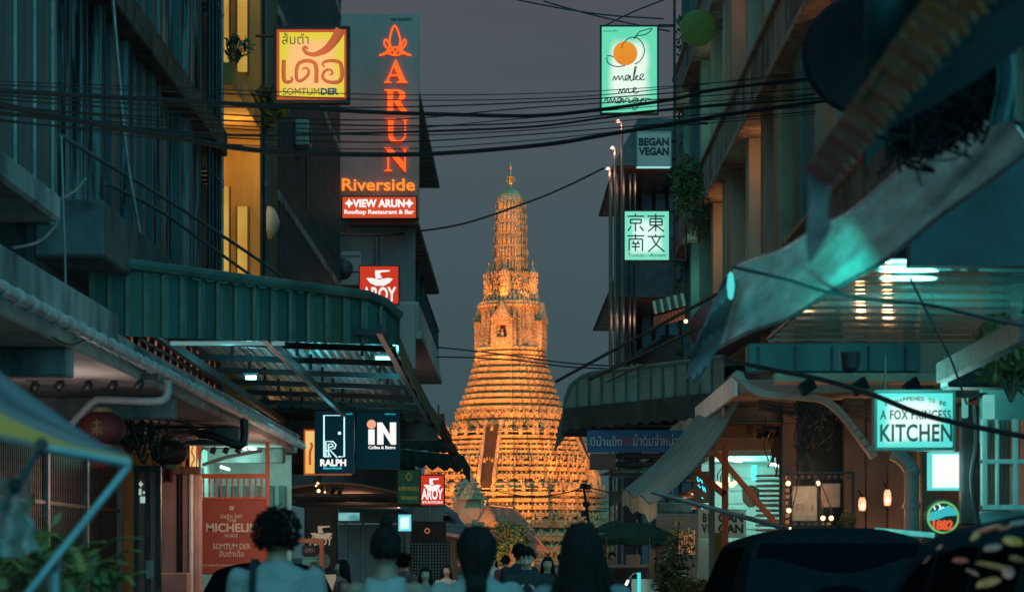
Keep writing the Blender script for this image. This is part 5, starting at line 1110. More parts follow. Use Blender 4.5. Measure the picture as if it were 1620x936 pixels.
# clutter under the right awning
uc = thing('roller_canopy', 'folded grey roller canopy and dark beams under the blue banner', 'canopy', P(1010, 800, 48))
bx_(934, 717, 974, 741, 44, .6, mat('grey_canvas', (.18, .21, .2), .8, 0, .3, 2), 'canvas_flap', uc)
for (x0, y0, x1, y1, mm) in ((968, 717, 1098, 724, M['dark_steel']), (972, 730, 1098, 738, M['dark_steel']), (966, 747, 1070, 754, M['dark_steel']), (964, 776, 1004, 796, M['dark_concrete']), (1030, 795, 1095, 809, M['dark_concrete'])):
    bx_(x0, y0, x1, y1, 46, .3, mm, 'beam', uc)
for x in (965, 1008, 1060): bx_(x, 724, x+5, 800, 46.4, .1, M['dark_steel'], 'hanger_post', uc)
q = MB(); q.sheet(lambda u, v: (P(975+u*125, 0, 46).x, 46+v*9, P(0, 742-18*v, 46).z), 16, 4, .03); q.build('canopy_sheet', mat('canopy_teal', (.06, .13, .14), .7, 0, .3, 1), uc)

# ------------------------------------------------------------------ right arcade, gutter, white curved beam
ra = thing('right_arcade', 'concrete arcade roof on the right with a rounded white edge beam', 'arcade', (4, 38, 0))
q = MB(); q.bev((3.05, 31.5, 3.75), (6.5, 55, 3.95), .02); q.build('soffit', mat('soffit_warm', (.36, .28, .24), .9, 0, .4, .6, .2), ra)
q = MB(); q.bev((2.98, 31.5, 3.72), (3.04, 55, 4.02), .01); q.build('edge_board', M['white_paint'], ra)
for j in range(5): q = MB(); q.bev((3.06, 34+j*4.4, 3.5), (6.4, 34.25+j*4.4, 3.747), .02); q.build('cross_beam', mat('soffit_warm', (.36, .28, .24)), ra)
q = MB(); q.bev((6.5, 31.5, .12), (6.8, 55, 3.74), .02); q.build('shop_wall', M['dark_concrete'], ra)
Yb2 = 30.5
wpts = [(1163, 592), (1172, 600), (1186, 612), (1205, 622), (1235, 626), (1270, 628), (1300, 632), (1322, 646), (1345, 672), (1382, 722)]
q = MB(); ps = bez([P(x, y, Yb2) for x, y in wpts], 5)
for i in range(len(ps)-1): q.beam(ps[i], ps[i+1]+(ps[i+1]-ps[i])*.15, .35, .13, (0, 1, 0)) if False else q.beam(ps[i], ps[i+1]+(ps[i+1]-ps[i])*.12, .22, .085)
q.build('curved_beam', mat('beam_grey', (.36, .37, .34), .7, 0, .35, 2, .15), ra)
q = MB(); q.bev((P(1180, 0, 30.4).x, 30.1, P(0, 591, 30.4).z), (P(1560, 0, 30.4).x, 30.5, P(0, 546, 30.4).z), .02); q.build('fascia', mat('fascia_teal', (.05, .17, .17), .5, .1, .3, 1, .08, stretch=(1, 1, .4)), ra)
q = MB(); q.bev((P(1224, 0, 30).x, 29.9, P(0, 606, 30).z), (P(1530, 0, 30).x, 30.3, P(0, 590.5, 30).z), .02); q.build('fascia_trim', mat('trim_cream', (.45, .40, .30), .7, 0, .3, 2, .1), ra)
q = MB(); q.bev((P(1238, 0, 30).x, 29.98, P(0, 600, 30).z), (P(1470, 0, 30).x, 30.1, P(0, 596, 30).z), .02) 
for xx in (1285, 1368, 1450): q = MB(); q.beam(P(xx-18, 618, 29.5), P(xx+2, 604, 29.6), .06, .16); q.build('bracket', M['black_metal'], ra)
for j in range(6):
    q = MB(); a = P(1200+j*58, 590, 30.05); b = P(1200+j*58, 547, 30.05); q.beam(a, b, .03, .02); q.build('fascia_seam', M['dark_steel'], ra)
q = MB(); q.tube([P(1168, 596, 37), P(1110, 640, 45), P(1062, 676, 53)], .11, 10); gp = q.build('gutter_pipe', M['grey_steel'])
tag(gp, 'fat grey gutter pipe receding below the right awning', 'pipe')
pt(ra, (4.6, 36, 3.0), 16, WARM, .3); pt(ra, (5.2, 33, 3.2), 9, (1, .55, .3), .3); pt(ra, (4.0, 46, 3.3), 10, (1, .5, .35), .3)
track('black spotlights on the ceiling over the right hand bar', (1270, 650), (1345, 650), 3, 31.5, .12); track('black spotlights above the pink column on the right', (1195, 680), (1235, 680), 2, 38, .15)
track('black spotlight bar beside the white curved beam', (1205, 676), (1270, 676), 3, 34, .15)
# tangled wires at the right arcade
tg = MB(); r = random.Random(31)
for i in range(26):
    x = 1265+r.uniform(0, 45); y = 640+r.uniform(0, 60)
    tg.tube(bez([P(x, y-20, 31.3), P(x+r.uniform(-14, 14), y, 31.3), P(x+r.uniform(-14, 14), y+22, 31.3), P(x+r.uniform(-24, 24), y+10, 31.3)], 5), r.uniform(.006, .016), 5)
for i in range(12):
    y = 632+r.uniform(0, 20); tg.tube(bez([P(1200, y, 31.4), P(1260, y+12+r.uniform(-5, 5), 31.4), P(1330, y+8, 31.4), P(1400, y+r.uniform(0, 30), 31.4)], 5), .007, 5)
tag(tg.build('cable_tangle', M['cable']), 'messy black wires over the bar on the right', 'cable')
tg = MB()
for i in range(18):
    x = 1225+r.uniform(-8, 10); y = 690+r.uniform(0, 40); tg.tube(bez([P(x, y-20, 37), P(x+r.uniform(-10, 10), y, 37), P(x+r.uniform(-10, 10), y+26, 37)], 5), r.uniform(.008, .016), 5)
tag(tg.build('cable_tangle', M['cable']), 'black wires hanging in front of the teal lit shop', 'cable')

# folded canvas awning hanging into the street
ca = thing('canvas_awning', 'faded teal canvas awning sloping down into the street from the right arcade', 'awning', P(1040, 800, 34))
A1, B1, A2, B2 = P(985, 775, 38), P(1041, 796, 33), P(1108, 648, 38), P(1184, 612, 33)
def cvf(u, v):
    p = A1.lerp(A2, v).lerp(B1.lerp(B2, v), u); return p+Vector((0, 0, -.18*math.sin(v*math.pi)*(.6+.4*u)+.04*math.sin(u*14)*(1-v)))
cvm = mat('canvas_teal', (.11, .20, .20), .85, 0, .35, 2, .2)
q = MB(); q.sheet(cvf, 20, 24, .02); q.build('cloth', cvm, ca)
q = MB(); q.sheet(lambda u, v: cvf(u, 0)+Vector((.01*math.sin(u*30), -.02*math.sin(u*20), -.02-v*(.24+.02*math.sin(u*25)))), 24, 3, .012); q.build('valance', mat('valance_khaki', (.24, .25, .18), .85, 0, .35, 4, .2), ca)
q = MB(); q.tube([P(1030, 777, 33), P(1245, 836, 33)], .035, 8); q.build('support_arm', M['grey_steel'], ca)
# teal lit shop beyond
ts = thing('vegan_shop', 'teal lit white shop interior on the right with block letters on its front', 'shop', P(1170, 936, 46))
wt = mat('shop_white', (.62, .68, .64), .5, 0, .12, 1.5, .04)
a = P(1110, 0, 48); b = P(1245, 0, 48)
MB().box((a.x, 48, .13), (b.x+.4, 48.1, 3.7)).build('back_wall', wt, ts); MB().box((b.x+.25, 44, .13), (b.x+.4, 47.99, 3.7)).build('side_wall', wt, ts)
MB().box((a.x, 44, 3.45), (b.x+.24, 47.99, 3.55)).build('ceiling', wt, ts)
for i in range(9): q = MB(); z = 1.0+i*.27; q.bev((a.x+.55, 47.95, z), (b.x+.2, 47.99, z+.25), .006); q.build('wall_board', wt, ts)
bx_(1105, 848, 1126, 940, 45.2, .2, wt, 'pillar', ts, .01)
lp = bx_(1105, 804, 1126, 850, 45, .08, wt, 'letter_board', ts); lp2 = bx_(1129, 804, 1181, 850, 45, .08, wt, 'letter_board', ts)
wtext(ts, 'B\nV', ink, 1110, 811, 1119, 843, 45, bold=.05); wtext(ts, 'GAN\nGAN', ink, 1136, 811, 1176, 843, 45, bold=.05)
wtext(ts, 'E\nE', ink, 1120, 811, 1125, 843, 45, bold=.05)
cyg = glow('cyan_tube', (.25, 1.0, .95), 3.0)
for (x0, y0, x1, y1, Yq) in ((1158, 727, 1174, 729, 44.6), (1217, 733, 1232, 736, 44.3)):
    q = MB(); q.tube([P(x0, y0, Yq), P(x1, y1, Yq)], .03, 8); q.build('tube', glow('tube_white3', (.8, 1, .95), 4), ts)
q = MB(); q.box(P(1190, 760, 47.8), P(1197, 735, 47.9)); q.build('light_slot', glow('slot_cyan', (.1, .9, .8), 1.4), ts)
pt(ts, P(1170, 745, 46), 34, (.25, 1, .9), .3); pt(ts, P(1215, 760, 45), 14, (.2, 1, .9), .2)
q = MB()
for i in range(12): q.lathe([(.0, 0), (.26, 0), (.27, .03), (.26, .045), (0, .045)], (P(1217, 0, 44).x, 44, P(0, 840, 44).z+i*.095), 20)
sl_ = q.build('ribbed_column', mat('slat_white', (.5, .6, .56), .5)); tag(sl_, 'white ribbed round column in the teal lit shop', 'column'); sl_['kind'] = 'thing' if False else ''; del sl_['kind']
q = MB(); c = P(1188, 802, 43.5); q.lathe([(.05, 0), (.16, .12), (.17, .34), (.05, .42), (0, .42)], c, 12); shd = q.build('paper_shade', wt); tag(shd, 'white paper lampshade on a thin stalk in the teal lit shop', 'lamp')
bulbs('chandelier', 'warm bulb cluster chandelier glowing in front of the teal lit shop', [(1140, 767, .9), (1149, 758, 1.2), (1158, 766, 1), (1164, 763, .6), (1135, 764, .6)], 41, .055, 9)
ns = Sign('neon_sign', 'small cyan neon characters on a dark slanting board', 'sign', (1097, 745, 1125, 795), 42, .05, mat('navy_board', (.02, .05, .06), .6), None, 0)
ns.stroke([[(1103, 756), (1106, 752), (1108, 757), (1105, 761), (1103, 756)], [(1109, 753), (1111, 764)], [(1104, 766), (1108, 771)], [(1111, 768), (1113, 776)], [(1114, 770), (1116, 778)], [(1110, 786), (1112, 788)]], .9, glow('neon_cyan', (.03, .8, 1.0), 1.6), 'neon_character', 6, 4)
# red brown braces
br = thing('brace_frame', 'rust red steel post with diagonal braces under the right arcade', 'frame', P(1147, 936, 37))
rb = mat('rust_red', (.24, .09, .06), .6, 0, .35, 3, .15)
for pts, w_ in (([(1147, 700), (1147, 960)], .1), ([(1106, 714), (1133, 716)], .09), ([(1133, 716), (1236, 838)], .09), ([(1093, 737), (1146, 782)], .1)):
    q = MB(); q.beam(P(*pts[0], 37), P(*pts[1], 37), w_); q.build('brace', rb if pts[0][0] < 1106 or pts[0][0] == 1147 else mat('brace_pink', (.30, .17, .14), .7, 0, .3, 3), br)
tag(MB().bev(P(1122, 940, 39), P(1131, 705, 39)+Vector((0, .12, 0)), .01).build('pillar', tealr), 'slim dark teal pillar left of the rust red post', 'pillar')
tag(MB().bev(P(1236, 940, 33.5), P(1262, 668, 33.5)+Vector((0, .3, 0)), .02).build('pillar', pinkr), 'warm lit pinkish pillar between the teal shop and the bar', 'pillar')
tag(MB().bev(P(1038, 940, 60), P(1106, 812, 60)+Vector((0, .3, 0)), .02).build('wall', mat('warm_wall2', (.36, .28, .24), .8, 0, .25, 1)), 'warm beige wall behind the potted plants on the right', 'wall')
wg = thing('window_grille', 'gridded window glowing warm behind the plants on the right', 'window', P(1080, 880, 58))
bx_(1073, 837, 1101, 878, 59, .05, glow('warm_pane', (.30, .14, .06), .8, 0, 3, (.9, .5, .2), .5, .7), 'pane', wg)
for i in range(8): bx_(1073+i*3.8, 837, 1074+i*3.8, 878, 58.9, .05, M['black_metal'], 'bar', wg, .002)
for i in range(6): bx_(1073, 837+i*8, 1101, 838+i*8, 58.86, .03, M['black_metal'], 'cross_bar', wg, .002)
pt(wg, P(1070, 850, 56), 12, WARM, .2)

# ------------------------------------------------------------------ the bar on the right with bulbs, lamps, pipe and lit signs
bar = thing('bar_front', 'dark bar front with a square hole rack, poster boards and warm bulbs', 'bar front', P(1295, 936, 30.5))
dw = mat('dark_wood', (.035, .025, .022), .6, 0, .4, 2, .1); bwn = mat('brown_wall', (.14, .085, .065), .75, 0, .35, 1.2, .1)
bx_(1238, 600, 1262, 700, 33.9, .1, pinkr, 'upper_wall', bar)
MB().bev((P(1262, 0, 32).x, 32, .13), (P(1335, 0, 32).x, 32.2, 3.7), .01).build('back_wall', dw, bar)
for x0, x1 in ((1335, 1370), (1371, 1404), (1405, 1432)): a = P(x0, 0, 31.6); b = P(x1, 0, 31.6); MB().bev((a.x, 31.6, .13), (b.x-.01, 31.8, 3.7), .01).build('wall_panel', bwn, bar)
for (x0, y0, x1, y1) in ((1238, 745, 1352, 749), (1238, 749, 1242, 836), (1250, 749, 1253, 836), (1348, 749, 1352, 836), (1238, 833, 1352, 837), (1296, 749, 1299, 833)):
    bx_(x0, y0, x1, y1, 30.3, .06, M['black_metal'], 'rack_rail', bar, .003)
amb = glow('amber_hole', (.62, .22, .09), .5)
for i in range(8): bx_(1243, 752+i*10, 1249, 758+i*10, 30.4, .03, amb, 'lit_hole', bar, .003)
for i in range(9): bx_(1256+i*10.5, 751, 1262+i*10.5, 757, 30.4, .03, mat('dim_hole', (.14, .09, .07), .7), 'hole_block', bar, .003)
for i in range(6): bx_(1256+i*10.5, 826, 1262+i*10.5, 830, 30.4, .03, mat('hole_cream', (.5, .42, .32), .7), 'hole_block', bar, .003)
p1 = bx_(1253, 768, 1293, 824, 30.15, .04, mat('poster_grey', (.22, .25, .25), .7, 0, .5, 2.5, .05), 'poster', bar); p2 = bx_(1299, 764, 1330, 802, 30.15, .04, mat('poster_taupe', (.26, .21, .19), .7, 0, .4, 5, .05), 'poster', bar)
wtext(bar, 'D  J', mat('poster_ink', (.09, .1, .1), .7), 1260, 797, 1286, 808, 30.15)
bulbs('bulb_string', 'six small bare bulbs fixed round the poster rack of the bar', [(1247, 764), (1294, 764), (1248, 807), (1302, 819), (1315, 819), (1250, 835, .5)], 29.8, .033, 7)
for nm, x, y, h in (('left', 1364, 797, 22), ('right', 1404, 787, 26)):
    c = P(x, y, 31.0); o = thing('wall_lamp', nm+' of two frosted glass lamps glowing on the brown bar wall', 'lamp', c)
    k = 31/F; q = MB(); q.lathe([(.0, -h*.5*k), (5*k, -h*.45*k), (6.4*k, -h*.1*k), (5.5*k, h*.3*k), (3.5*k, h*.5*k)], c, 14); q.build('glass_shade', glow('frosted', (.95, .36, .16), 1.0, 0, 12, (1.0, .66, .42)), o)
    q = MB(); q.ico(c-Vector((0, .01, h*.15*k)), 4.6*k, 2, (1, 1.3, 1.5)); q.build('bulb', glow('warm_bulb_soft', (1.0, .75, .55), 2.2), o); q = MB(); q.tube([c+Vector((0, 0, h*.5*k)), c+Vector((0, .3, h*.5*k+.1))], .015, 6); q.build('bracket', M['black_metal'], o); pt(o, c-Vector((0, .15, .05)), 5, WARM, .06)
plant('potted_plant', 'small yellow green shrub in front of the bar bulbs', 'plant', tuple(P(1342, 846, 29.3)), .30, (.13, .13), 260, .022, M['leaf_yellow'], 9, 5)
q = MB(); q.tube(bez([P(1412, 716, 30), P(1424, 722, 30), P(1438, 738, 30), P(1442, 760, 30), P(1442, 960, 30)], 6), .1, 12)
for y in (745, 800): q.lathe([(.115, -.03), (.12, 0), (.115, .03)], P(1442, y, 30), 12)
tag(q.build('downpipe', mat('pipe_green', (.25, .29, .27), .55, 0, .3, 3)), 'big pale downpipe with an elbow below the kitchen sign', 'pipe')
tag(MB().bev(P(1456, 940, 30.6), P(1480, 610, 30.6)+Vector((0, .3, 0)), .02).build('pillar', olive), 'olive pillar behind the white light box', 'pillar')
s = Sign('kitchen_sign', 'teal and white lit kitchen sign hanging below the right canopy', 'sign', (1381, 617, 1510, 713), 24, .2, None, mat('frame_teal', (.03, .10, .10), .5), .035, R(-2))
s.panel.data.materials.clear(); s.panel.data.materials.append(facelamp('kitchen_face', (.10, .68, .62), (.82, .96, .90), 1.0, s.w, s.h, 2.2))
kk = mat('kitchen_ink', (.015, .05, .05), .6)
s.text('KITCHEN', kk, (1391, 671, 1504, 699), bold=.02, space=1.05); s.text('A FOX PRINCESS', kk, (1391, 649, 1502, 664), bold=.02, space=1.1)
for i, ch in enumerate('IT HAPPENED TO BE'):
    if ch == ' ': continue
    t = i/16; x = 1400+t*92; y = 636-8*math.sin(t*math.pi)+3; s.text(ch, kk, (x-(1.1 if ch == 'I' else 2.3), y-3.2, x+(1.1 if ch == 'I' else 2.3), y+3.2), bold=.02)
s.bar(P(1510, 625, 24), P(1560, 625, 24), .03); s.bar(P(1400, 617, 24), P(1400, 560, 24), .012); s.bar(P(1495, 617, 24), P(1495, 560, 24), .012)
pt(s.o, P(1440, 665, 23), 12, (.25, 1, .85), .5); pt(s.o, P(1440, 580, 23.5), 16, (.2, 1, .85), .3)
s = Sign('light_box', 'blank white square light box below the kitchen sign', 'light box', (1469, 715, 1530, 775), 25, .2, None, glow('box_rim', (.1, .8, .75), .8), .025)
s.panel.data.materials.clear(); s.panel.data.materials.append(facelamp('box_face', (.85, .98, .92), (1.0, .97, .90), 1.0, s.w, s.h, 2))
s.text('• • • •', mat('box_dots', (.5, .5, .45), .6, emit=(.8, .75, .65), es=.8), (1492, 742, 1512, 745)); s.text('• • •', mat('box_dots', (.5, .5, .45), .6), (1494, 757, 1512, 760))
s.bar(P(1530, 730, 25), P(1548, 730, 25), .03); pt(s.o, P(1500, 745, 24.2), 9, (.5, 1, .92), .4)
q = MB(); r = random.Random(4)
q.tube(bez([P(1533, 716, 24.7), P(1524, 730, 24.7), P(1530, 745, 24.7), P(1522, 760, 24.7), P(1536, 772, 24.7), P(1545, 790, 24.7)], 6), .018, 6); tag(q.build('cable', M['cable']), 'black cable looping over the white light box', 'cable')
s = Sign('round_neon_sign', 'round neon beer sign with a green ring, blue script and red numbers', 'sign', (1461, 790, 1519, 846), 25, .08, mat('neon_back', (.01, .02, .02), .4), None, 0)
s.panel.data.materials[0] = mat('neon_back', (.01, .02, .02))
bpy.data.objects.remove(s.panel)
s.disc((1490, 818), 29, mat('neon_back', (.01, .02, .02)), 'backing', .02, n=36); s.disc((1490, 818), 25.5, glow('neon_green', (.18, .50, .16), .9), 'green_ring', .03, .03, 36, 22.5)
s.poly([(1466, 811), (1484, 806), (1500, 799), (1512, 808), (1511, 815), (1495, 816), (1482, 821), (1468, 824)], glow('neon_script_glow', (.05, .55, .60), .8), 'script_plate', .01, .03)
s.stroke([[(1478, 806), (1476, 800), (1481, 797), (1486, 801), (1484, 807), (1491, 802), (1493, 807), (1497, 801), (1501, 803)], [(1470, 818), (1474, 812), (1478, 817), (1482, 811), (1486, 816), (1491, 809), (1495, 814), (1500, 807), (1506, 811)]], 1.2, glow('neon_ice', (.6, 1, 1), 1.2), 'script_tube', 6, 6, .06)
s.text('1882', glow('neon_red', (.75, .10, .03), 1.0), (1474, 822, 1506, 838), bold=.05, depth=.05)
s.o['label'] = 'round neon sign with a green ring, pale blue script and red 1882'
tag(MB().bev(P(1521, 830, 24.4), P(1549, 640, 24.4)+Vector((0, .15, 0)), .02).build('junction_box', M['dark_steel']), 'tall dark metal cabinet beside the white light box', 'cabinet')
q = MB(); q.tube(bez([P(1542, 640, 24), P(1545, 700, 24), P(1538, 760, 24), P(1548, 830, 24)], 6), .03, 6); q.build('cable', M['cable']); tag(bpy.context.scene.objects[-1] if False else C.objects[-1], 'thick cable hanging down the dark cabinet', 'cable')
# white framed window and teal wall at the right edge
wn_ = thing('framed_window', 'white framed shop window at the right edge with warm wooden slats behind', 'window', P(1590, 936, 23.5))
bx_(1552, 614, 1700, 700, 24.0, .1, mat('wall_teal_pale', (.20, .33, .32), .8, 0, .3, 1), 'wall', wn_)
bx_(1552, 808, 1700, 960, 24.0, .1, mat('wall_teal_pale', (.20, .33, .32)), 'wall', wn_)
wf = mat('frame_pale', (.42, .52, .50), .5, 0, .2, 2)
for (x0, y0, x1, y1) in ((1554, 662, 1562, 806), (1577, 662, 1581, 806), (1604, 662, 1611, 806), (1554, 726, 1624, 733), (1554, 798, 1624, 806)): bx_(x0, y0, x1, y1, 23.8, .12 if x1-x0 > 20 else .1, wf, 'frame_bar', wn_, .005, .002 if x1-x0 > 20 else 0)
for i in range(9): bx_(1562+i*7.6, 664, 1567+i*7.6, 798, 23.98, .04, mat('warm_slat', (.38, .17, .10), .6, 0, .3, 3, emit=(.3, .08, .03), es=.25) if i > 4 else mat('brown_slat', (.20, .11, .08), .6, 0, .3, 3), 'slat', wn_, .003)
bx_(1556, 624, 1574, 662, 23.7, .06, glow('teal_notice', (.10, .50, .45), .7, 0, 5, (.2, .62, .55)), 'notice', wn_)
bx_(1524, 628, 1532, 660, 24.2, .1, glow('cyan_glow_box', (.15, .6, .55), .6), 'lit_strip', wn_)
c = P(1600, 575, 21); plant('hanging_plant', 'yellow green leaves spilling from the roof at the right edge', 'plant', (c.x, c.y, c.z-.35), .75, (.35, .3), 420, .05, M['leaf_yellow'], 33, 6)
q = MB(); q.bev(P(1500, 612, 22), P(1660, 582, 22)+Vector((0, .4, 0)), .02); tag(q.build('roof_beam', M['dark_steel']), 'dark roof beam end at the right edge above the kitchen sign', 'beam')
q = MB(); q.beam(P(1490, 590, 21.5), P(1625, 520, 17), .1, .18); tag(q.build('rafter', M['dark_steel']), 'dark slanting rafter at the right edge below the glossy canopy', 'beam')

# ------------------------------------------------------------------ glossy plastic canopy, plastic strip, near tarps
pl = mat('wet_plastic', (.20, .42, .42), .06, 0, .2, .8, coat=1.0)
gc = thing('plastic_canopy', 'glossy corrugated plastic canopy mirroring the lit signs on its underside', 'canopy', (4.2, 24.5, 4.1))
xa = P(1215, 0, 28).x
def gcf(u, v):
    y = 28-7.6*v; x = xa+.0*v+(6.6-xa)*u; return (x, y, 4.13+.012*math.sin(v*math.pi*22)+.006*math.sin(u*9)+.03*v)
q = MB(); q.sheet(gcf, 10, 220, .012); q.build('sheet', pl, gc)
for j in range(4):
    yy = 21+j*2.2; q = MB(); q.beam((xa, yy, 4.22), (6.6, yy, 4.22), .05, .06); q.build('batten', M['dark_steel'], gc)
q = MB(); q.bev((xa-.02, 20.2, 4.16), (xa+.03, 28, 4.2), .01); q.build('edge_trim', M['grey_steel'], gc)
ps_ = thing('plastic_strip', 'long pale plastic awning strip crossing diagonally with added cyan light on it', 'awning strip', P(1300, 420, 15))
strip = mat('milky_plastic', (.66, .66, .60), .5, 0, .35, 2.5, .15, stretch=(.5, 1, 3))
Ua, Ub = P(1163, 424, 16.5), P(1570, 150, 11.5); La, Lb = P(1128, 552, 16.5), P(1630, 172+60, 11.5)
def stf(u, v):
    p = Ua.lerp(La, v).lerp(Ub.lerp(Lb, v), u); return p+Vector((0, -.05*math.sin(v*math.pi)-.03*math.sin(v*13+u*9), -.12*math.sin(u*math.pi)+.012*math.sin(v*11+u*20)))
q = MB(); q.sheet(stf, 40, 20, .01); q.build('sheet', strip, ps_)
q = MB(); q.tube([stf(u/30, 0) for u in range(31)], .02, 6); q.build('hem', M['grey_steel'], ps_)
q = MB(); q.tube([stf(u/30, 1) for u in range(31)], .016, 6); q.build('hem', M['grey_steel'], ps_)
q = MB(); q.sheet(lambda u, v: (P(1160+(-64)*u+(14+10*math.sin(u*3))*(v-.5)*1.5, 0, 16).x, 16+.1*math.sin(v*5+u*9), P(0, 438+165*u, 16).z+.03*math.sin(v*6)), 24, 6, .01); sp3 = q.build('hanging_strap', mat('strap_grey', (.17, .17, .18), .6, 0, .4, 3, .2)); tag(sp3, 'grey cloth strap dangling from the left end of the plastic strip', 'strap')
q = MB(); q.lathe([(.0, -.1), (.018, -.08), (.028, 0), (.018, .08), (0, .1)], P(1156, 452, 15.8), 10); tag(q.build('cyan_lamp', glow('cyan_lamp', (.10, .75, .72), .9)), 'small cyan lit tip at the left end of the plastic strip', 'lamp')
l = bpy.data.lights.new('spot', 'SPOT'); l.energy = 150; l.color = (.02, 1, .85); l.spot_size = R(34); l.spot_blend = 1; l.shadow_soft_size = .1  # cyan spot added to light the strip; its housing is made up
clp = thing('added_strip_light', 'small dark added lamp throwing cyan light up at the plastic strip', 'lamp', P(1345, 566, 12.5)); MB().lathe([(.02, -.08), (.05, -.06), (.06, .03), (.05, .03), (0, -.02)], P(1345, 566, 12.5), 12).build('housing', M['black_metal'], clp); q = MB(); q.tube([P(1345, 566, 12.5), P(1345, 572, 12.5), P(1352, 600, 17)], .008, 5); q.build('arm', M['black_metal'], clp)
lo = bpy.data.objects.new('lamp_or_fill_light', l); C.objects.link(lo); lo.location = P(1345, 560, 12.5); lo.rotation_euler = (P(1305, 405, 14.6)-lo.location).to_track_quat('-Z', 'Y').to_euler()
# dark red round umbrella / disc
q = MB(); q.lathe([(0, -.05), (.2, -.03), (.36, .02), (.40, .08), (.37, .1), (0, .02)], P(1362, 92, 15.2), 36, 'y'); dk_ = q.build('round_sign', mat('maroon_disc', (.012, .006, .008), .95, 0, .3, 2)); tag(dk_, 'big dark maroon round sign behind the orange fringed awning', 'sign')
# near blurred awning fringe
na = thing('fringed_awning', 'blurred orange and pink striped awning fringe very close at the upper right', 'awning', P(1390, 170, 6.5))
T0, T1 = P(1500, -60, 5.4), P(1272, 270, 7.2)
cols = [(.50, .24, .09), (.55, .26, .08), (.40, .13, .10), (.48, .13, .10), (.30, .14, .13), (.50, .20, .09)]
NS = 22
for i in range(NS):
    u0, u1 = i/NS, (i+1)/NS
    cc = (.80-.1*u0, .34-.16*u0, .10+.12*u0) if i % 2 else (.66, .36, .24)
    def ff(u, v):
        t = u0+(u1-u0)*u; p = T0.lerp(T1, t); w_ = .115*(.85+.3*math.sin(u*math.pi))*(1-.25*t)
        return p+Vector((w_*v*.95, .01*math.sin(v*8+i), -w_*v*.62+.003*math.sin(t*60)))
    q = MB(); q.sheet(ff, 5, 5, .003); q.build('fringe_stripe', mat('fringe_%d' % i, cc, .8, 0, .3, 8), na)
q = MB(); q.sheet(lambda u, v: T1+Vector((.0+.07*u+.01*math.sin(v*6), .0, .0))+Vector((.02*v, 0, -.30*v*(1-.4*u))), 6, 10, .004); q.build('loose_end', mat('fringe_grey', (.20, .17, .17), .8, 0, .4, 8), na)
q = MB(); q.sheet(lambda u, v: (T0.lerp(T1, u*.96)+Vector((.02+v*1.3, .3*v, .95*v+.02*math.sin(u*9+v*5)-.08*math.sin(v*3.1)))), 20, 14, .006); q.build('canopy_cloth', mat('tarp_teal', (.05, .14, .15), .8, 0, .4, 1.5, .2), na)
ta = thing('dark_tarp', 'dark teal tarp and black net bundle hanging at the upper right edge', 'tarp', P(1520, 200, 10))
def tf(u, v):
    x = 1370+290*u; y = 262-160*u-40*v+(-260+150*u)*v+0; return P(x, y, 10-1.5*v+.5*math.sin(u*5))+Vector((0, 0, .05*math.sin(u*12+v*4)))
q = MB(); q.sheet(tf, 24, 14, .01); q.build('sheet', mat('tarp_teal', (.05, .14, .15)), ta)
q = MB(); r = random.Random(17)
for i in range(330):
    u = r.random(); x = 1425+150*u; y = 178-100*u+r.uniform(-10, 60+20*u); c = P(x, y, 9.2+r.uniform(-.2, .2))
    q.tube(bez([c, c+Vector((r.uniform(-.08, .08), r.uniform(-.05, .05), r.uniform(-.12, .02))), c+Vector((r.uniform(-.12, .12), 0, r.uniform(-.16, 0)))], 4), r.uniform(.003, .009), 5)
q.build('net_bundle', mat('black_net', (.008, .012, .015), .95), ta, kind='stuff')
q = MB(); q.sheet(lambda u, v: P(1570+40*u+8*math.sin(v*4), 70+v*(130-10*u), 9.0)+Vector((0, .04*math.sin(u*9), 0)), 8, 8, .006); q.build('flap', mat('flap_teal', (.08, .20, .21), .8, 0, .3, 4), ta)
q = MB(); q.sheet(lambda u, v: P(1606+60*u, 30+v*160, 8.6)+Vector((0, .04*math.sin(u*9), 0)), 8, 8, .006); q.build('flap', mat('flap_beige', (.25, .22, .17), .8, 0, .3, 4), ta)
q = MB(); q.box(P(1440, 420, 19.8), P(1720, 250, 19.8)+Vector((0, .2, 0))); tag(q.build('tarp_backing', mat('navy_panel', (.02, .045, .06), .7, 0, .4, 1.2, .2)), 'dark navy panel behind the tarp above the glossy canopy', 'panel')
q = MB(); q.sheet(lambda u, v: (2.6+4*u, 16+5*v, 4.6+.9*u+.1*math.sin(v*20)), 10, 20, .02); 

# ------------------------------------------------------------------ people
def ell_loft(q, rings, n=18, cy=0):
    """rings: (z, rx, ry, x, y) elliptical sections, closed"""
    V = []
    for z, rx, ry, x, y in rings:
        for k in range(n): a = 2*math.pi*k/n; V.append((x+rx*math.cos(a), y+ry*math.sin(a), z))
    m = len(rings)
    q.add(V, [(i*n+k, i*n+(k+1) % n, (i+1)*n+(k+1) % n, (i+1)*n+k) for i in range(m-1) for k in range(n)]+[tuple(reversed(range(n))), tuple(range((m-1)*n, m*n))])
def limb(q, pts, rs): 
    q.tube(bez(pts, 4), [rs[min(int(i/4), len(rs)-2)]+(rs[min(int(i/4), len(rs)-2)+1]-rs[min(int(i/4), len(rs)-2)])*((i % 4)/4) if i < (len(pts)-1)*4 else rs[-1] for i in range((len(pts)-1)*4+1)], 12)
    for p, r in ((pts[0], rs[0]), (pts[-1], rs[-1])): q.ico(p, r*1.0, 2)
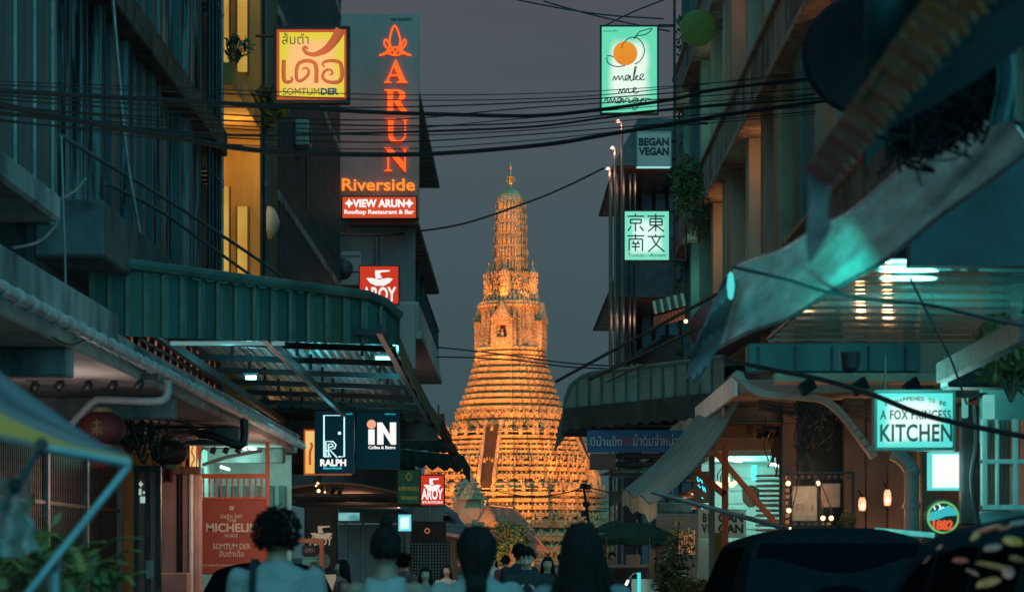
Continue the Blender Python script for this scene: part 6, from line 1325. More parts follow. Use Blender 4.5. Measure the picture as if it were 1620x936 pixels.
def solid(q, name, m, vox, smooth, parent, fold=0):
    me = q.mesh('tmp', None); o = bpy.data.objects.new('tmp', me); C.objects.link(o)
    md = o.modifiers.new('r', 'REMESH'); md.mode = 'VOXEL'; md.voxel_size = vox; md.use_smooth_shade = True
    sm = o.modifiers.new('s', 'SMOOTH'); sm.factor = .5; sm.iterations = smooth
    dg = bpy.context.evaluated_depsgraph_get(); me2 = bpy.data.meshes.new_from_object(o.evaluated_get(dg)); bpy.data.objects.remove(o)
    me2.materials.clear(); me2.materials.append(m); me2.name = name
    if fold and vox <= .0121:
        for v in me2.vertices:
            c = v.co; a = noise.noise(Vector((c.x*11, c.y*11, c.z*5)))+.5*noise.noise(Vector((c.x*26+c.z*14, c.y*26, c.z*12))); v.co = c+v.normal*a*fold
    return lnk(name, me2, parent, None, False)
skins = {'tan': mat('skin_tan', (.40, .24, .17), .55, 0, .12, 12, .05), 'fair': mat('skin_fair', (.55, .36, .27), .5, 0, .1, 12, .05), 'brown': mat('skin_brown', (.24, .14, .10), .5, 0, .12, 12, .05)}
hair_m = mat('hair_black', (.010, .008, .008), .75, 0, .3, 40, spec=.15); eye_w = mat('eye_white', (.7, .7, .68), .3); eye_d = mat('eye_dark', (.02, .015, .012), .2); lip = mat('lip', (.38, .14, .12), .45)
def person(label, loc, height, rz, shirt, trousers, hair, skin='tan', sleeve='short', pose='walk', vox=.012, build=1.0, turn=0, hm=None, nod=0, extra=None):
    """figure facing local -y at rz = 0 (towards the camera); rz = pi walks away"""
    o = thing('person', label, 'person', loc, rz); S = height/1.74; sk = skins[skin]; rr = random.Random(int(loc[0]*100+loc[1]*10)); st = .16 if pose == 'walk' else .03
    q = MB(); B = build
    ell_loft(q, [(.84, .12*B, .09, 0, .01), (.90, .165*B, .115, 0, .01), (.98, .15*B, .11, 0, 0), (1.06, .135*B, .10, 0, 0), (1.18, .155*B, .11, 0, 0), (1.30, .175*B, .115, 0, .005), (1.385, .17*B, .095, 0, .012), (1.435, .11*B, .075, 0, .012), (1.47, .062, .060, 0, .01), (1.53, .054, .056, 0, 0), (1.57, .052, .055, 0, -.005)])
    for s in (-1, 1): q.ico((s*.165*B, .01, 1.375), .062, 2, (1, .95, .9))
    # head
    hd = MB(); hd.ico((0, 0, 1.655), .1, 3, (.78, .98, 1.08)); hd.ico((0, -.022, 1.605), .07, 2, (.86, .92, .95)); hd.ico((0, -.062, 1.572), .026, 2); hd.beam((0, -.088, 1.665), (0, -.112, 1.622), .022); hd.ico((0, -.108, 1.622), .0165, 2)
    for s in (-1, 1): hd.ico((s*.079, .012, 1.64), .026, 2, (.4, .75, 1.15)); hd.ico((s*.03, -.084, 1.672), .02, 1, (1.2, .5, .5)); hd.ico((s*.045, -.065, 1.625), .028, 1)
    Mh = Matrix.Translation((0, 0, 1.528)) @ Matrix.Rotation(turn, 4, 'Z') @ Matrix.Rotation(nod, 4, 'X') @ Matrix.Translation((0, 0, -1.56))
    tv = lambda vs: [tuple(Mh @ Vector(v)) for v in vs]
    q.add(tv(hd.v), hd.f)
    # legs, feet
    foot = {}
    for s in (-1, 1):
        f = st*s; kn = (s*.09, -abs(f)*.5-.03 if f < 0 else f*.2-.05, .49); an = (s*.095, f, .09)
        limb(q, [(s*.085, .01, .90), (s*.09, kn[1]*.6, .70), kn, (s*.093, (kn[1]+an[1])/2+.02, .30), an], [.085, .078, .056, .055, .036])
        q.ico((s*.098, f-.06, .045), .05, 2, (.85, 2.3, .75)); foot[s] = f
    arms = {}
    for s in (-1, 1):
        sh_ = (s*.185*B, .01, 1.375); sw = -st*s*.8
        if pose == 'phone': el = (s*.25, -.03, 1.12); wr = (s*.10, -.26, 1.24)
        elif pose == 'hold' : el = (s*.24, .0, 1.12); wr = (s*.18, -.22, 1.08)
        else: el = (s*.235*B, .02+sw*.4, 1.12); wr = (s*.245*B, -.06+sw, .885)
        limb(q, [sh_, tuple((a+b)/2+c for a, b, c in zip(sh_, el, (s*.012, .01, 0))), el, tuple((a+b)/2 for a, b in zip(el, wr)), wr], [.052, .046, .037, .036, .025])
        d = (Vector(wr)-Vector(el)).normalized(); pc = Vector(wr)+d*.055; q.ico(pc, .04, 2, (.55, .95, 1.15)); side = Vector((0, 1, 0)); side = (side-d*side.dot(d)).normalized()
        cr_ = d.cross(side)*(-s)
        for k, ln in enumerate((.062, .075, .07, .055)):
            b0 = pc+d*.028+side*(.027-.018*k); b1 = b0+d*ln*.5+cr_*.006; b2 = b1+d*ln*.42+cr_*.02; q.tube([b0, b1, b2], [.0095, .009, .0075], 7)
        b0 = pc-d*.01+side*-.03; q.tube([b0, b0+d*.03-side*.018+cr_*.01, b0+d*.055-side*.018+cr_*.02], [.012, .0105, .009], 7)
        arms[s] = (sh_, el, wr)
    q.v = [tuple(c*S for c in v) for v in q.v]
    solid(q, 'body', sk, vox*.8, 4, o)
    # shirt
    q = MB(); k_ = .018
    neck = 1.485 if sleeve != 'tank' else 1.41
    ell_loft(q, [(.80, .178*B, .135, 0, .01), (.90, .188*B, .138, 0, .01), (1.0, .172*B, .13, 0, .0), (1.08, .162*B, .124, 0, 0), (1.2, .178*B, .132, 0, 0), (1.3, .194*B, .136, 0, .005), (1.385, (.186 if sleeve != 'tank' else .15)*B, .115, 0, .012), (1.432, .135*B if sleeve != 'tank' else .1*B, .093, 0, .012), (1.462, .092 if sleeve != 'tank' else .08, .08, 0, .012), (neck, .078, .076, 0, .012)])
    if sleeve != 'tank':
        for s in (-1, 1):
            a, e, w3 = [Vector(v) for v in arms[s]]
            if sleeve == 'long': limb(q, [a, (a+e)/2, e, (e+w3)/2, e.lerp(w3, .93)], [.072, .062, .056, .05, .038])
            else: limb(q, [a, (a+e)/2, a.lerp(e, .82)], [.072, .066, .064])
    else:
        for s in (-1, 1): q.beam((s*.075, -.07, 1.36), (s*.085, .02, 1.452), .06, .02); q.beam((s*.075, .1, 1.36), (s*.085, .02, 1.452), .06, .02)
    q.v = [tuple(c*S for c in v) for v in q.v]
    solid(q, 'shirt', shirt, vox, 3, o, .011)
    q = MB()
    ell_loft(q, [(.80, .10, .11, 0, .01), (.86, .175*B, .126, 0, .01), (.98, .164*B, .122, 0, .005)])
    for s in (-1, 1):
        f = foot[s]; kn = (s*.09, -abs(f)*.5-.03 if f < 0 else f*.2-.05, .49)
        limb(q, [(s*.085, .01, .88), (s*.09, kn[1]*.6, .70), kn, (s*.093, (kn[1]+f)/2+.02, .28), (s*.095, f, .13)], [.1, .094, .075, .07, .062])
    q.v = [tuple(c*S for c in v) for v in q.v]
    solid(q, 'trousers', trousers, vox*1.2, 3, o, .008)
    for s in (-1, 1):
        q = MB(); q.ico((s*.098, foot[s]-.06, .05), .056, 2, (.9, 2.35, .8)); q.v = [(v[0]*S, v[1]*S, max(.0, v[2]*S)) for v in q.v]; q.build('shoe', mat('shoe_grey', (.2, .2, .2), .7, 0, .3, 8), o, False)
    # eyes, mouth
    for s in (-1, 1):
        e = MB(); e.ico((s*.031, -.083, 1.662), .0125, 2, (1.25, .6, .7)); e.v = [tuple(c*S for c in v) for v in tv(e.v)]; ew = e.build('eye', eye_w, o, False)
        e = MB(); e.ico((s*.031, -.0905, 1.662), .006, 1); e.v = [tuple(c*S for c in v) for v in tv(e.v)]; e.build('iris', eye_d, ew, False)
        e = MB(); e.beam((s*.015, -.096, 1.684), (s*.048, -.086, 1.687), .008, .007); e.v = [tuple(c*S for c in v) for v in tv(e.v)]; e.build('eyebrow', hair_m, o, False)
    e = MB(); e.ico((0, -.094, 1.595), .02, 2, (1.2, .4, .4)); e.v = [tuple(c*S for c in v) for v in tv(e.v)]; e.build('mouth', lip, o, False)
    # hair
    q = MB(); H = hair
    def cap(rx=.090, ry=.108, rz_=.116, cut=-.03):
        bm = bmesh.new(); bmesh.ops.create_icosphere(bm, subdivisions=4, radius=1); V = []
        for v in bm.verts:
            x, y, z = v.co; hair_z = -.35+(1.0 if y < -.1 else 0)*(.75) if not H == 'none' else 0
            lo_ = .42 if y < -.45 else (.15 if y < -.05 else -.62)
            k = 1.0+.05*noise.noise(Vector((x*4, y*4, z*4))) if z > lo_ else .86
            V.append((x*rx*k, y*ry*k+.008, z*rz_*k+1.662))
        fs = [tuple(v.index for v in f.verts) for f in bm.faces]; bm.free(); q.add(V, fs, True)
    cap()
    if H == 'curly':
        for i in range(1100):
            a = rr.uniform(0, 6.28); z = rr.uniform(-.75, 1); rad = math.sqrt(max(0, 1-z*z)); x, y = rad*math.cos(a), rad*math.sin(a)
            if y < -.35 and z < .25: continue
            k = rr.uniform(.86, 1.13)+.1*noise.noise(Vector((x*2.5, y*2.5, z*2.5+loc[0]))); c = Vector((x*.116*k, y*.128*k+.01, z*.125*k+1.675)); r_ = rr.uniform(.006, .013); d = Vector((rr.uniform(-1, 1), rr.uniform(-1, 1), rr.uniform(-1, 1))).normalized(); e2 = d.cross(Vector((0, 0, 1))).normalized() if abs(d.z) < .9 else Vector((1, 0, 0))
            q.tube([c+d*r_*math.cos(t)+e2*r_*math.sin(t)+Vector((x, y, z))*t*.002 for t in (0, 1.2, 2.4, 3.6, 4.8)], [.002, .0035, .004, .003, .0015], 4)
    def strand(p0, p1, p2, r0, r1=.002): q.tube(bez([p0, p1, p2], 4), [r0]*4+[(r0+r1)/2]*4+[r1], 5)
    if H == 'gather':
        for i in range(230):
            a = rr.uniform(math.radians(-15), math.radians(195)); x, y = math.cos(a), math.sin(a); w0 = rr.uniform(.95, 1.08)
            strand((x*.05*w0, y*.06*w0+.01, 1.765-rr.uniform(0, .02)), (x*.096*w0, y*.115*w0+.01, 1.65), (x*.03+rr.uniform(-.02, .02), .11+rr.uniform(-.02, .02), 1.50-rr.uniform(0, .03)), .013, .008)
        for i in range(80): strand((rr.uniform(-.03, .03), .12, 1.52), (rr.uniform(-.05, .05), .15, 1.44), (rr.uniform(-.05, .05), .13, 1.36), .011, .004)
    if H in ('long', 'shoulder'):
        L_ = .46 if H == 'long' else .24
        for i in range(520 if H == 'long' else 300):
            a = rr.uniform(math.radians(-25), math.radians(205)); x, y = math.cos(a), math.sin(a); w0 = rr.uniform(.85, 1.05); l = L_*rr.uniform(.75, 1.05)*(1 if y > 0 else .9); fl = rr.uniform(.35, 1.9 if H == 'long' else 1.1)
            wv = rr.uniform(-.012, .012); q.tube(bez([(x*.045*w0, y*.06*w0+.01, 1.768-rr.uniform(0, .015)), (x*.090*w0, y*.112*w0+.01, 1.67), (x*.10*(.75+.3*fl)*w0+wv, y*.118*w0+.015, 1.60-l*.3), (x*.125*fl*w0-wv, max(y, .1)*.12*w0+.03, 1.60-l*.65), (x*.13*fl*w0+wv, max(y, .1)*.12*w0+.03, 1.60-l)], 4), [.009]*9+[.008]*5+[.003]*3, 5)
    if H == 'bun':
        q.ico((0, .035, 1.80), .036, 3, (1.1, 1, .9)); q.ico((.008, .045, 1.825), .024, 2); q.ico((-.015, .03, 1.82), .02, 2)
        for i in range(90):
            a = rr.uniform(0, 6.28); z = rr.uniform(-.5, .4); strand((math.cos(a)*.085, math.sin(a)*.1+.01, 1.66+z*.1), (math.cos(a)*.06, math.sin(a)*.075+.02, 1.745), (0, .04, 1.79), .007, .006)
    if H == 'pony':
        for i in range(110): strand((rr.uniform(-.02, .02), .1, 1.70+rr.uniform(-.015, .015)), (rr.uniform(-.04, .04), .15+rr.uniform(-.02, .02), 1.6), (rr.uniform(-.05, .05), .12, 1.42+rr.uniform(-.08, .03)), .009, .003)
    if H in ('short', 'fringe'):
        for i in range(240):
            a = rr.uniform(0, 6.28); z = rr.uniform(-.1, 1); rad = math.sqrt(max(0, 1-z*z)); x, y = rad*math.cos(a), rad*math.sin(a)
            if y < -.3 and z < .4: continue
            c = Vector((x*.092, y*.11+.008, z*.118+1.665)); strand(c, c+Vector((x*.012, y*.012-.01, .004)), c+Vector((x*.012+rr.uniform(-.01, .01), y*.01-.022, -.018)), .008, .003)
    q.v = [tuple(c*S for c in v) for v in tv(q.v)]
    q.build('hair', hm or hair_m, o, False, sharp=False)
    if extra: extra(o, S)
    return o
def cloth(n, c, v=.2): return mat('cloth_'+n, c, .85, 0, v, 6, .25, bscale=40)
def strap(o, S):
    cv = bez([(.118, -.10, 1.40), (.118, -.04, 1.462), (.118, .03, 1.485), (.119, .105, 1.44), (.12, .150, 1.33), (.12, .152, 1.15), (.125, .150, .98)], 5)
    q = MB(); q.sheet(lambda u, v: (cv[min(30, round(u*30))]+Vector(((v-.5)*.036, .006, .004)))*S, 30, 1, .004*S); q.build('bag_strap', cloth('navy', (.015, .02, .03)), o, False)
def gp(x, Y): return ((x-VX)/F*Y, Y, 0)
PI = math.pi
person('curly haired walker seen from behind in a pale blue shirt with a dark strap', gp(438, 12.6), 1.735, PI, cloth('pale_blue', (.24, .25, .26)), cloth('dark_trousers', (.03, .035, .05)), 'curly', 'tan', 'short', 'walk', .012, 1.12, extra=strap)
person('walker with hair tied up wearing a pale sleeveless top and a bare right shoulder', gp(610, 12.4), 1.66, PI, cloth('sleeveless_grey', (.25, .28, .29)), cloth('dark_skirt', (.04, .04, .05)), 'bun', 'brown', 'tank', 'walk', .012, .98, turn=.15)
person('shorter walker with dark tied hair and a loose pale grey top seen from behind', gp(754, 11.6), 1.655, PI, cloth('loose_grey', (.25, .275, .28)), cloth('blue_jeans', (.06, .09, .14)), 'gather', 'fair', 'long', 'walk', .012, 1.0)
person('walker with very long black hair at the middle of the street', gp(921, 10.4), 1.655, PI, cloth('dusty_blue', (.15, .18, .20)), cloth('dark_trousers', (.03, .035, .05)), 'long', 'fair', 'long', 'walk', .012, .95)
person('young man in a black t-shirt walking towards the camera and looking down', gp(833, 24), 1.60, 0, cloth('black_tee', (.025, .035, .04)), cloth('blue_jeans', (.06, .09, .14)), 'short', 'fair', 'short', 'phone', .013, 1.05, nod=.35)
person('woman with a smiling face just behind the man in the black t-shirt', gp(866, 31), 1.50, 0, cloth('dark_dress', (.06, .04, .05)), cloth('dark_trousers', (.03, .035, .05)), 'shoulder', 'fair', 'short', 'stand', .016, .95, nod=.05)
person('taller dark haired person behind the left shoulder of the man in black', gp(822, 29), 1.66, PI, cloth('dark_jacket', (.03, .035, .045)), cloth('dark_trousers', (.03, .035, .05)), 'short', 'tan', 'long', 'walk', .016)
person('long haired woman facing the camera left of the lattice screen', gp(673, 29), 1.36, 0, cloth('floral', (.35, .25, .24)), cloth('dark_skirt', (.04, .04, .05)), 'long', 'fair', 'short', 'stand', .016, .92)
person('dark haired person seen between the tied hair walker and the pale screen', gp(640, 33), 1.52, 2.5, cloth('brown_shirt', (.14, .09, .08)), cloth('dark_trousers', (.03, .035, .05)), 'curly', 'tan', 'short', 'stand', .016)
person('small woman facing the camera right of the lattice screen', gp(706, 36), 1.37, .2, cloth('cream_top', (.5, .45, .4)), cloth('blue_jeans', (.06, .09, .14)), 'shoulder', 'fair', 'short', 'stand', .018, .9)
person('person with bright hair clip standing by the yellow emblem board', gp(497, 33), 1.44, -.9, cloth('white_tee', (.6, .6, .58)), cloth('dark_trousers', (.03, .035, .05)), 'pony', 'fair', 'short', 'stand', .016, .92, hm=mat('hair_grey', (.10, .11, .11), .6))
person('woman in a patterned dress in profile looking left beside the brown banner', gp(540, 31), 1.46, -1.35, mat('patterned', (.5, .22, .16), .8, 0, 0, 14, 0, (.08, .07, .09), lo=.45, hi=.52), cloth('dark_skirt', (.04, .04, .05)), 'shoulder', 'fair', 'short', 'stand', .016, .92)
person('distant walker in a maroon shirt left of the man in black', gp(800, 44), 1.52, PI, cloth('maroon_shirt', (.22, .06, .06)), cloth('dark_trousers', (.03, .035, .05)), 'short', 'tan', 'short', 'walk', .02)
person('distant walker in a grey shirt half hidden behind the long black hair', gp(890, 42), 1.56, PI, cloth('grey_shirt', (.3, .3, .32)), cloth('dark_trousers', (.03, .035, .05)), 'short', 'tan', 'short', 'walk', .02)
person('far pedestrian in a white top near the orange cone', gp(780, 52), 1.5, 0, cloth('white_tee', (.6, .6, .58)), cloth('blue_jeans', (.06, .09, .14)), 'shoulder', 'fair', 'short', 'walk', .02, .9)
person('vendor standing at the stall under the dark green umbrella', gp(968, 58), 1.6, .4, cloth('vendor_apron', (.12, .16, .15)), cloth('dark_trousers', (.03, .035, .05)), 'short', 'tan', 'short', 'hold', .02)
pt(C.objects['person'], (-.9, 20, 2.6), 10, (.7, .85, 1), .4); pt(C.objects['person'], (0.2, 34, 2.5), 30, (1, .6, .45), .3); pt(C.objects['person'], (-2.2, 38, 2.4), 14, (1, .55, .45), .3)

# ------------------------------------------------------------------ parked vehicles
paint = lambda n, c: mat('paint_'+n, c, .6, 0, .2, 3, 0, spec=0)
glass = mat('car_glass', (.004, .005, .007), .25, 0, 0, 0, spec=0); rubber = mat('rubber', (.02, .02, .02), .85, 0, .3, 10); chrome = mat('chrome', (.6, .62, .62), .15, 1)
def vehicle(label, x, y, w, l, h, pm, kind='suv', rz=0, cat='car', tail=(.7, .03, .02), nm='parked_car'):
    """rear at y, nose at y + l, standing on the road; built in its own frame with x across, y along"""
    o = thing(nm, label, cat, (x, y+l/2, .0), rz)
    if kind == 'suv': prof = [(0, .35), (0, .95), (.03, 1.0), (.14, h*.86), (.26, h*.965), (.55, h), (1.6, h), (2.4, h*.97), (2.75, h*.9), (3.35, 1.08), (4.2, .95), (l-.08, .8), (l, .45), (l, .32)]
    else: prof = [(0, .38), (0, .82), (.1, .94), (.55, .98), (1.15, h*.94), (1.5, h), (2.4, h), (2.75, h*.95), (3.4, .95), (l-.3, .78), (l, .6), (l, .35)]
    belt = .98 if kind == 'suv' else .9
    def ptf(yy, zz, s, inset): 
        half = w/2
        if zz > belt: half -= (zz-belt)*.30+.03; 
        if zz > h*.93: half -= ((zz-h*.93)/(h*.07))**1.6*.16
        e_ = .10*max(0, 1-min(yy, l-yy)/.35)
        return (s*(half-e_-inset), yy-l/2, zz)
    bm = MB(); n = len(prof)
    def colat(yy):
        top = None
        for i in range(len(prof)-1):
            a, b = prof[i], prof[i+1]
            if a[0] <= yy <= b[0] and b[0] > a[0]: top = a[1]+(b[1]-a[1])*(yy-a[0])/(b[0]-a[0])
        return top or .4
    ny, nz = 46, 14; rows_ = []
    for i in range(ny+1):
        yy = l*i/ny; top = colat(min(max(yy, .001), l-.001)); lowz = .32; col = []
        for k in range(nz+1): z = lowz+(top-lowz)*k/nz; col.append(ptf(yy, z, -1, 0))
        for k in range(1, 9):
            a = ptf(yy, top, -1, 0); t = k/9; x_ = a[0]*(1-2*t); crown = .045*(1-(2*t-1)**4) if top > belt+.05 else .03*(1-(2*t-1)**4); col.append((x_, a[1], top+crown))
        for k in range(nz, -1, -1): z = lowz+(top-lowz)*k/nz; col.append(ptf(yy, z, 1, 0))
        rows_.append(col)
    m_ = len(rows_[0]); V = [v for c in rows_ for v in c]
    fs = [(i*m_+k, (i+1)*m_+k, (i+1)*m_+k+1, i*m_+k+1) for i in range(ny) for k in range(m_-1)]+[tuple(range(m_)), tuple(reversed(range(ny*m_, (ny+1)*m_)))]+[(i*m_+m_-1, (i+1)*m_+m_-1, (i+1)*m_, i*m_) for i in range(ny)]
    bm.add(V, fs, True); bm.build('body', pm, o, False)
    # windows a few millimetres proud of the shell
    def side_glass(y0, y1, s):
        q = MB(); pts = []
        def f(u, v):
            yy = y0+(y1-y0)*u; top = min(colat(yy), h)-.12; z = belt+.06+(max(top, belt+.1)-belt-.06)*v; p = ptf(yy, z, s, -.006); return p
        q.sheet(f, 10, 6, .004) if s > 0 else q.sheet(lambda u, v: f(1-u, v), 10, 6, .004); q.build('side_window', glass, o, False)
    for s in (-1, 1):
        if kind == 'suv': side_glass(.5, 1.25, s); side_glass(1.33, 2.1, s); side_glass(2.18, 3.0, s)
        else: side_glass(1.0, 1.95, s); side_glass(2.03, 3.0, s)
    def pane(y0, z0, y1, z1, nm2):
        q = MB(); V = []
        def f(u, v):
            yy = y0+(y1-y0)*v; z = z0+(z1-z0)*v; a = ptf(yy, z, 1, .05)[0]; xx = -a+2*a*u; nrm = Vector((0, -(z1-z0), (y1-y0))).normalized()*(.012+.02*(1-(2*u-1)**2)); 
            if nrm.z < 0: nrm = -nrm
            return Vector((xx, yy-l/2, z))+nrm
        q.sheet(f, 12, 6, .006); return q.build(nm2, glass, o, False)
    if kind == 'suv': pane(.03, 1.0, .22, h*.945, 'rear_window'); pane(3.30, 1.11, 2.78, h*.88, 'windscreen')
    else: pane(.58, 1.0, 1.16, h*.92, 'rear_window'); pane(3.36, .98, 2.78, h*.92, 'windscreen')
    for s in (-1, 1):
        q = MB(); q.bev((s*(w/2-.30)-.13, -l/2-.012, .72 if kind == 'suv' else .66), (s*(w/2-.30)+.13, -l/2+.05, .98 if kind == 'suv' else .82), .02); q.build('tail_light', mat('tail_red', (.35, .02, .015), .15, 0, coat=1, emit=tail, es=.25), o, False)
        q = MB(); q.bev((s*(w/2-.32)-.15, l/2-.05, .58), (s*(w/2-.32)+.15, l/2+.015, .74), .02); q.build('headlight', chrome, o, False)
        q = MB(); q.ico((s*(w/2+.06), -l/2+3.05, belt+.06), .1, 2, (1, .55, .7)); q.build('mirror', pm, o, False)
        for yy in (.85, l-.9):
            q = MB(); c = Vector((s*(w/2-.12), -l/2+yy, .33)); q.lathe([(.20, -.11), (.30, -.11), (.33, -.07), (.33, .07), (.30, .11), (.20, .11)], c, 24, 'x'); wh = q.build('wheel', rubber, o, False)
            q = MB(); q.lathe([(0, .085*s), (.19, .105*s), (.205, .12*s)] if s > 0 else [(.205, -.12), (.19, -.105), (0, -.085)], c, 16, 'x'); q.build('rim', chrome, wh, False)
    q = MB(); q.bev((-w/2+.08, -l/2-.06, .36), (w/2-.08, -l/2+.1, .62), .04); q.build('bumper', mat('bumper_black', (.03, .03, .03), .6), o, False)
    q = MB(); q.bev((-.26, -l/2-.075, .62), (.26, -l/2-.005, .73), .005); q.build('number_plate', mat('plate_grey', (.3, .3, .3)), o, False)
    return o
vehicle('black parked van seen from behind at the lower right with a flat shiny roof', 2.68, 18.8, 1.95, 4.5, 1.70, paint('black', (.01, .014, .018)), 'suv', 0, 'van', nm='parked_van')
c2 = vehicle('nearest dark car at the lower right corner covered with sign reflections painted as red and yellow stickers', 2.62, 7.4, 2.10, 4.4, 1.66, paint('navy', (.02, .03, .04)), 'suv')
vehicle('small black car parked beside the red guide panel on the left', -3.62, 31.2, 1.7, 4.2, 1.37, paint('black2', (.012, .014, .018)), 'sedan')
# reflections of lit signs on the near car, painted as flat coloured patches
q_cols = [(.45, .05, .03), (.45, .28, .05), (.5, .42, .12), (.25, .30, .30), (.40, .08, .06), (.50, .33, .08)]
# a roof light bar on the van and a roof rail
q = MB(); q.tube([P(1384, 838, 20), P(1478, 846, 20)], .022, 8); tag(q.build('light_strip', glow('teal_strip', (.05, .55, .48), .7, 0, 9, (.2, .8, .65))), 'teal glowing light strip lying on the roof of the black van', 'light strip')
bpy.context.view_layer.update()
cb = [c for c in c2.children if c.name.startswith('body')][0]; Mi = (c2.matrix_world @ cb.matrix_local).inverted() if False else Matrix.Translation(Vector(c2.location)).inverted()
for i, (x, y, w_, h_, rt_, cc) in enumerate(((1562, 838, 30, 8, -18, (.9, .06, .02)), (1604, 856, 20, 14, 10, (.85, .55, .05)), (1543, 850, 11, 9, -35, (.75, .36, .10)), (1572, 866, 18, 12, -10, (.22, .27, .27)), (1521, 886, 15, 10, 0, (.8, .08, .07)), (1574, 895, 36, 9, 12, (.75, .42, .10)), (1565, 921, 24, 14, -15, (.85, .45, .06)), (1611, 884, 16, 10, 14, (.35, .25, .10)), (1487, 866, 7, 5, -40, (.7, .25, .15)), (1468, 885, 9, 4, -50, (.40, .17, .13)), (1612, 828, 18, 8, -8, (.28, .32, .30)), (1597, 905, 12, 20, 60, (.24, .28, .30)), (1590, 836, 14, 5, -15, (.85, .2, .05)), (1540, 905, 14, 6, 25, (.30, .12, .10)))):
    o_ = Mi @ Vector((0, 0, CZ)); d_ = (P(x, y, 7)-Vector((0, 0, CZ))).normalized(); bh = None
    for ch in c2.children:
        if ch.type != 'MESH' or ch.name.startswith('sticker'): continue
        h0, l0, n0, _ = ch.ray_cast(o_, d_)
        if h0 and (bh is None or (l0-o_).length < bh[3]): bh = (ch, l0, n0, (l0-o_).length)
    if bh is None: continue
    cb, lc, nn, _ = bh
    if nn.dot(d_) > 0: nn = -nn
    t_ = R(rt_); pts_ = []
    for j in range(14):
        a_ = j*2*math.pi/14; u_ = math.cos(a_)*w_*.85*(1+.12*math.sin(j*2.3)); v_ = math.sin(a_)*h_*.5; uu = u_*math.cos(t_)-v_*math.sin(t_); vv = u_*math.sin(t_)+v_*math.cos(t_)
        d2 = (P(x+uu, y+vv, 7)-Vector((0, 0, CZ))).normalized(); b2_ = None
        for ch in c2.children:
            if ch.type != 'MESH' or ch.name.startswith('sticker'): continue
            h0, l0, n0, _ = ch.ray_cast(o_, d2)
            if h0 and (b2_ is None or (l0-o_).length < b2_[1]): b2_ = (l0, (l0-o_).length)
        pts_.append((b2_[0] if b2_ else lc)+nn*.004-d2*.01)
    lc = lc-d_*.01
    q = MB(); q.add(pts_+[lc+nn*.009], [(j, (j+1) % 14, 14) for j in range(14)]); q.build('sticker', mat('sticker_%d' % i, cc, .4, 0, .2, 9), c2, False)  # each sticker is a painted reflection of a lit sign

# ------------------------------------------------------------------ overhead cables
CG = 'overhead cables crossing the street'
def span(label, pts, r, Y0=19, Y1=34, m=None, group=CG):
    x0, x1 = pts[0][0], pts[-1][0]
    q = MB(); q.tube(bez([P(x, y, Y0+(Y1-Y0)*(x-x0)/(x1-x0)) for x, y in pts], 8), r, 6)
    o = q.build('overhead_cable', m or M['cable']); tag(o, label, 'cable', group); return o
span('thick black cable, highest of the heavy ones crossing both lit square signs', [(-20, 143), (200, 155), (400, 166), (560, 176), (700, 181), (850, 183), (960, 172), (1060, 158), (1140, 141), (1330, 119)], .026)
span('thick black cable sagging lowest over the hotel sign letter N', [(-20, 162), (150, 196), (280, 218), (400, 237), (540, 244), (690, 243), (860, 229), (960, 213), (1080, 193), (1160, 180), (1330, 156)], .030)
span('second heavy black cable just above the lowest one', [(-20, 176), (200, 201), (380, 214), (560, 211), (700, 207), (850, 200), (960, 186), (1080, 172), (1330, 153)], .016)
for i, (nm, pts, rr_) in enumerate((
 ('thin cable touching the bottom of the yellow square sign', [(-20, 134), (300, 146), (600, 158), (820, 157), (1000, 146), (1290, 112)], .010),
 ('thin cable running just under the yellow square sign', [(-20, 150), (300, 168), (600, 170), (820, 163), (1000, 152), (1290, 128)], .013),
 ('thin slack cable across the hotel sign letter R', [(-20, 156), (300, 178), (600, 190), (820, 172), (1000, 160), (1290, 140)], .012),
 ('thin cable across the top of the hotel sign letter U', [(-20, 170), (300, 188), (600, 199), (820, 195), (1000, 178), (1290, 150)], .014),
 ('slim cable crossing the middle of the hotel sign letter U', [(-20, 181), (300, 200), (600, 214), (820, 207), (1000, 190), (1290, 168)], .010),
 ('slim cable crossing the foot of the hotel sign letter U', [(-20, 190), (300, 215), (600, 225), (820, 214), (1000, 200), (1290, 176)], .012),
 ('slim cable crossing the top of the hotel sign letter N', [(-20, 186), (300, 224), (600, 236), (820, 224), (1000, 206), (1290, 180)], .009),
 ('faint cable crossing below the mango sign words', [(-20, 164), (300, 195), (600, 205), (820, 188), (950, 176), (1130, 160), (1290, 148)], .009),
 ('faint upper cable running to the dark round sign', [(-20, 128), (300, 140), (620, 150), (850, 148), (1040, 138), (1290, 118)], .008))):
    span(nm, pts, rr_*.75, 19.2+i*.25, 36-i*.4)
span('single wire curving up to the right behind the temple spire', [(530, 370), (600, 372), (660, 366), (740, 352), (840, 318), (900, 293), (955, 266)], .035, 66, 84, group=None)
for nm, pts in (('upper of two far wires passing behind the temple shrine', [(690, 549), (760, 556), (830, 565), (900, 574), (975, 579)]), ('lower of two far wires passing behind the temple shrine', [(690, 564), (760, 566), (830, 571), (900, 580), (975, 583)])):
    span(nm, pts, .03, 84, 84, group=None)
for nm, pts in (('faint wire rising to the top edge left of the egg yolk sign', [(790, -6), (880, 12), (960, 24), (1050, 30)]), ('faint wire crossing the sky above the egg yolk sign', [(860, 2), (930, 22), (1000, 38), (1060, 50)]), ('thin wire tying the egg yolk sign up to the right', [(955, 42), (1000, 20), (1050, 0)])):
    span(nm, pts, .022, 62, 62, group=None)
span('black wire lying across the plastic strip and the glossy canopy', [(1160, 422), (1240, 441), (1310, 462), (1400, 476), (1470, 482), (1560, 503), (1640, 518)], .012, 14, 14, group=None)
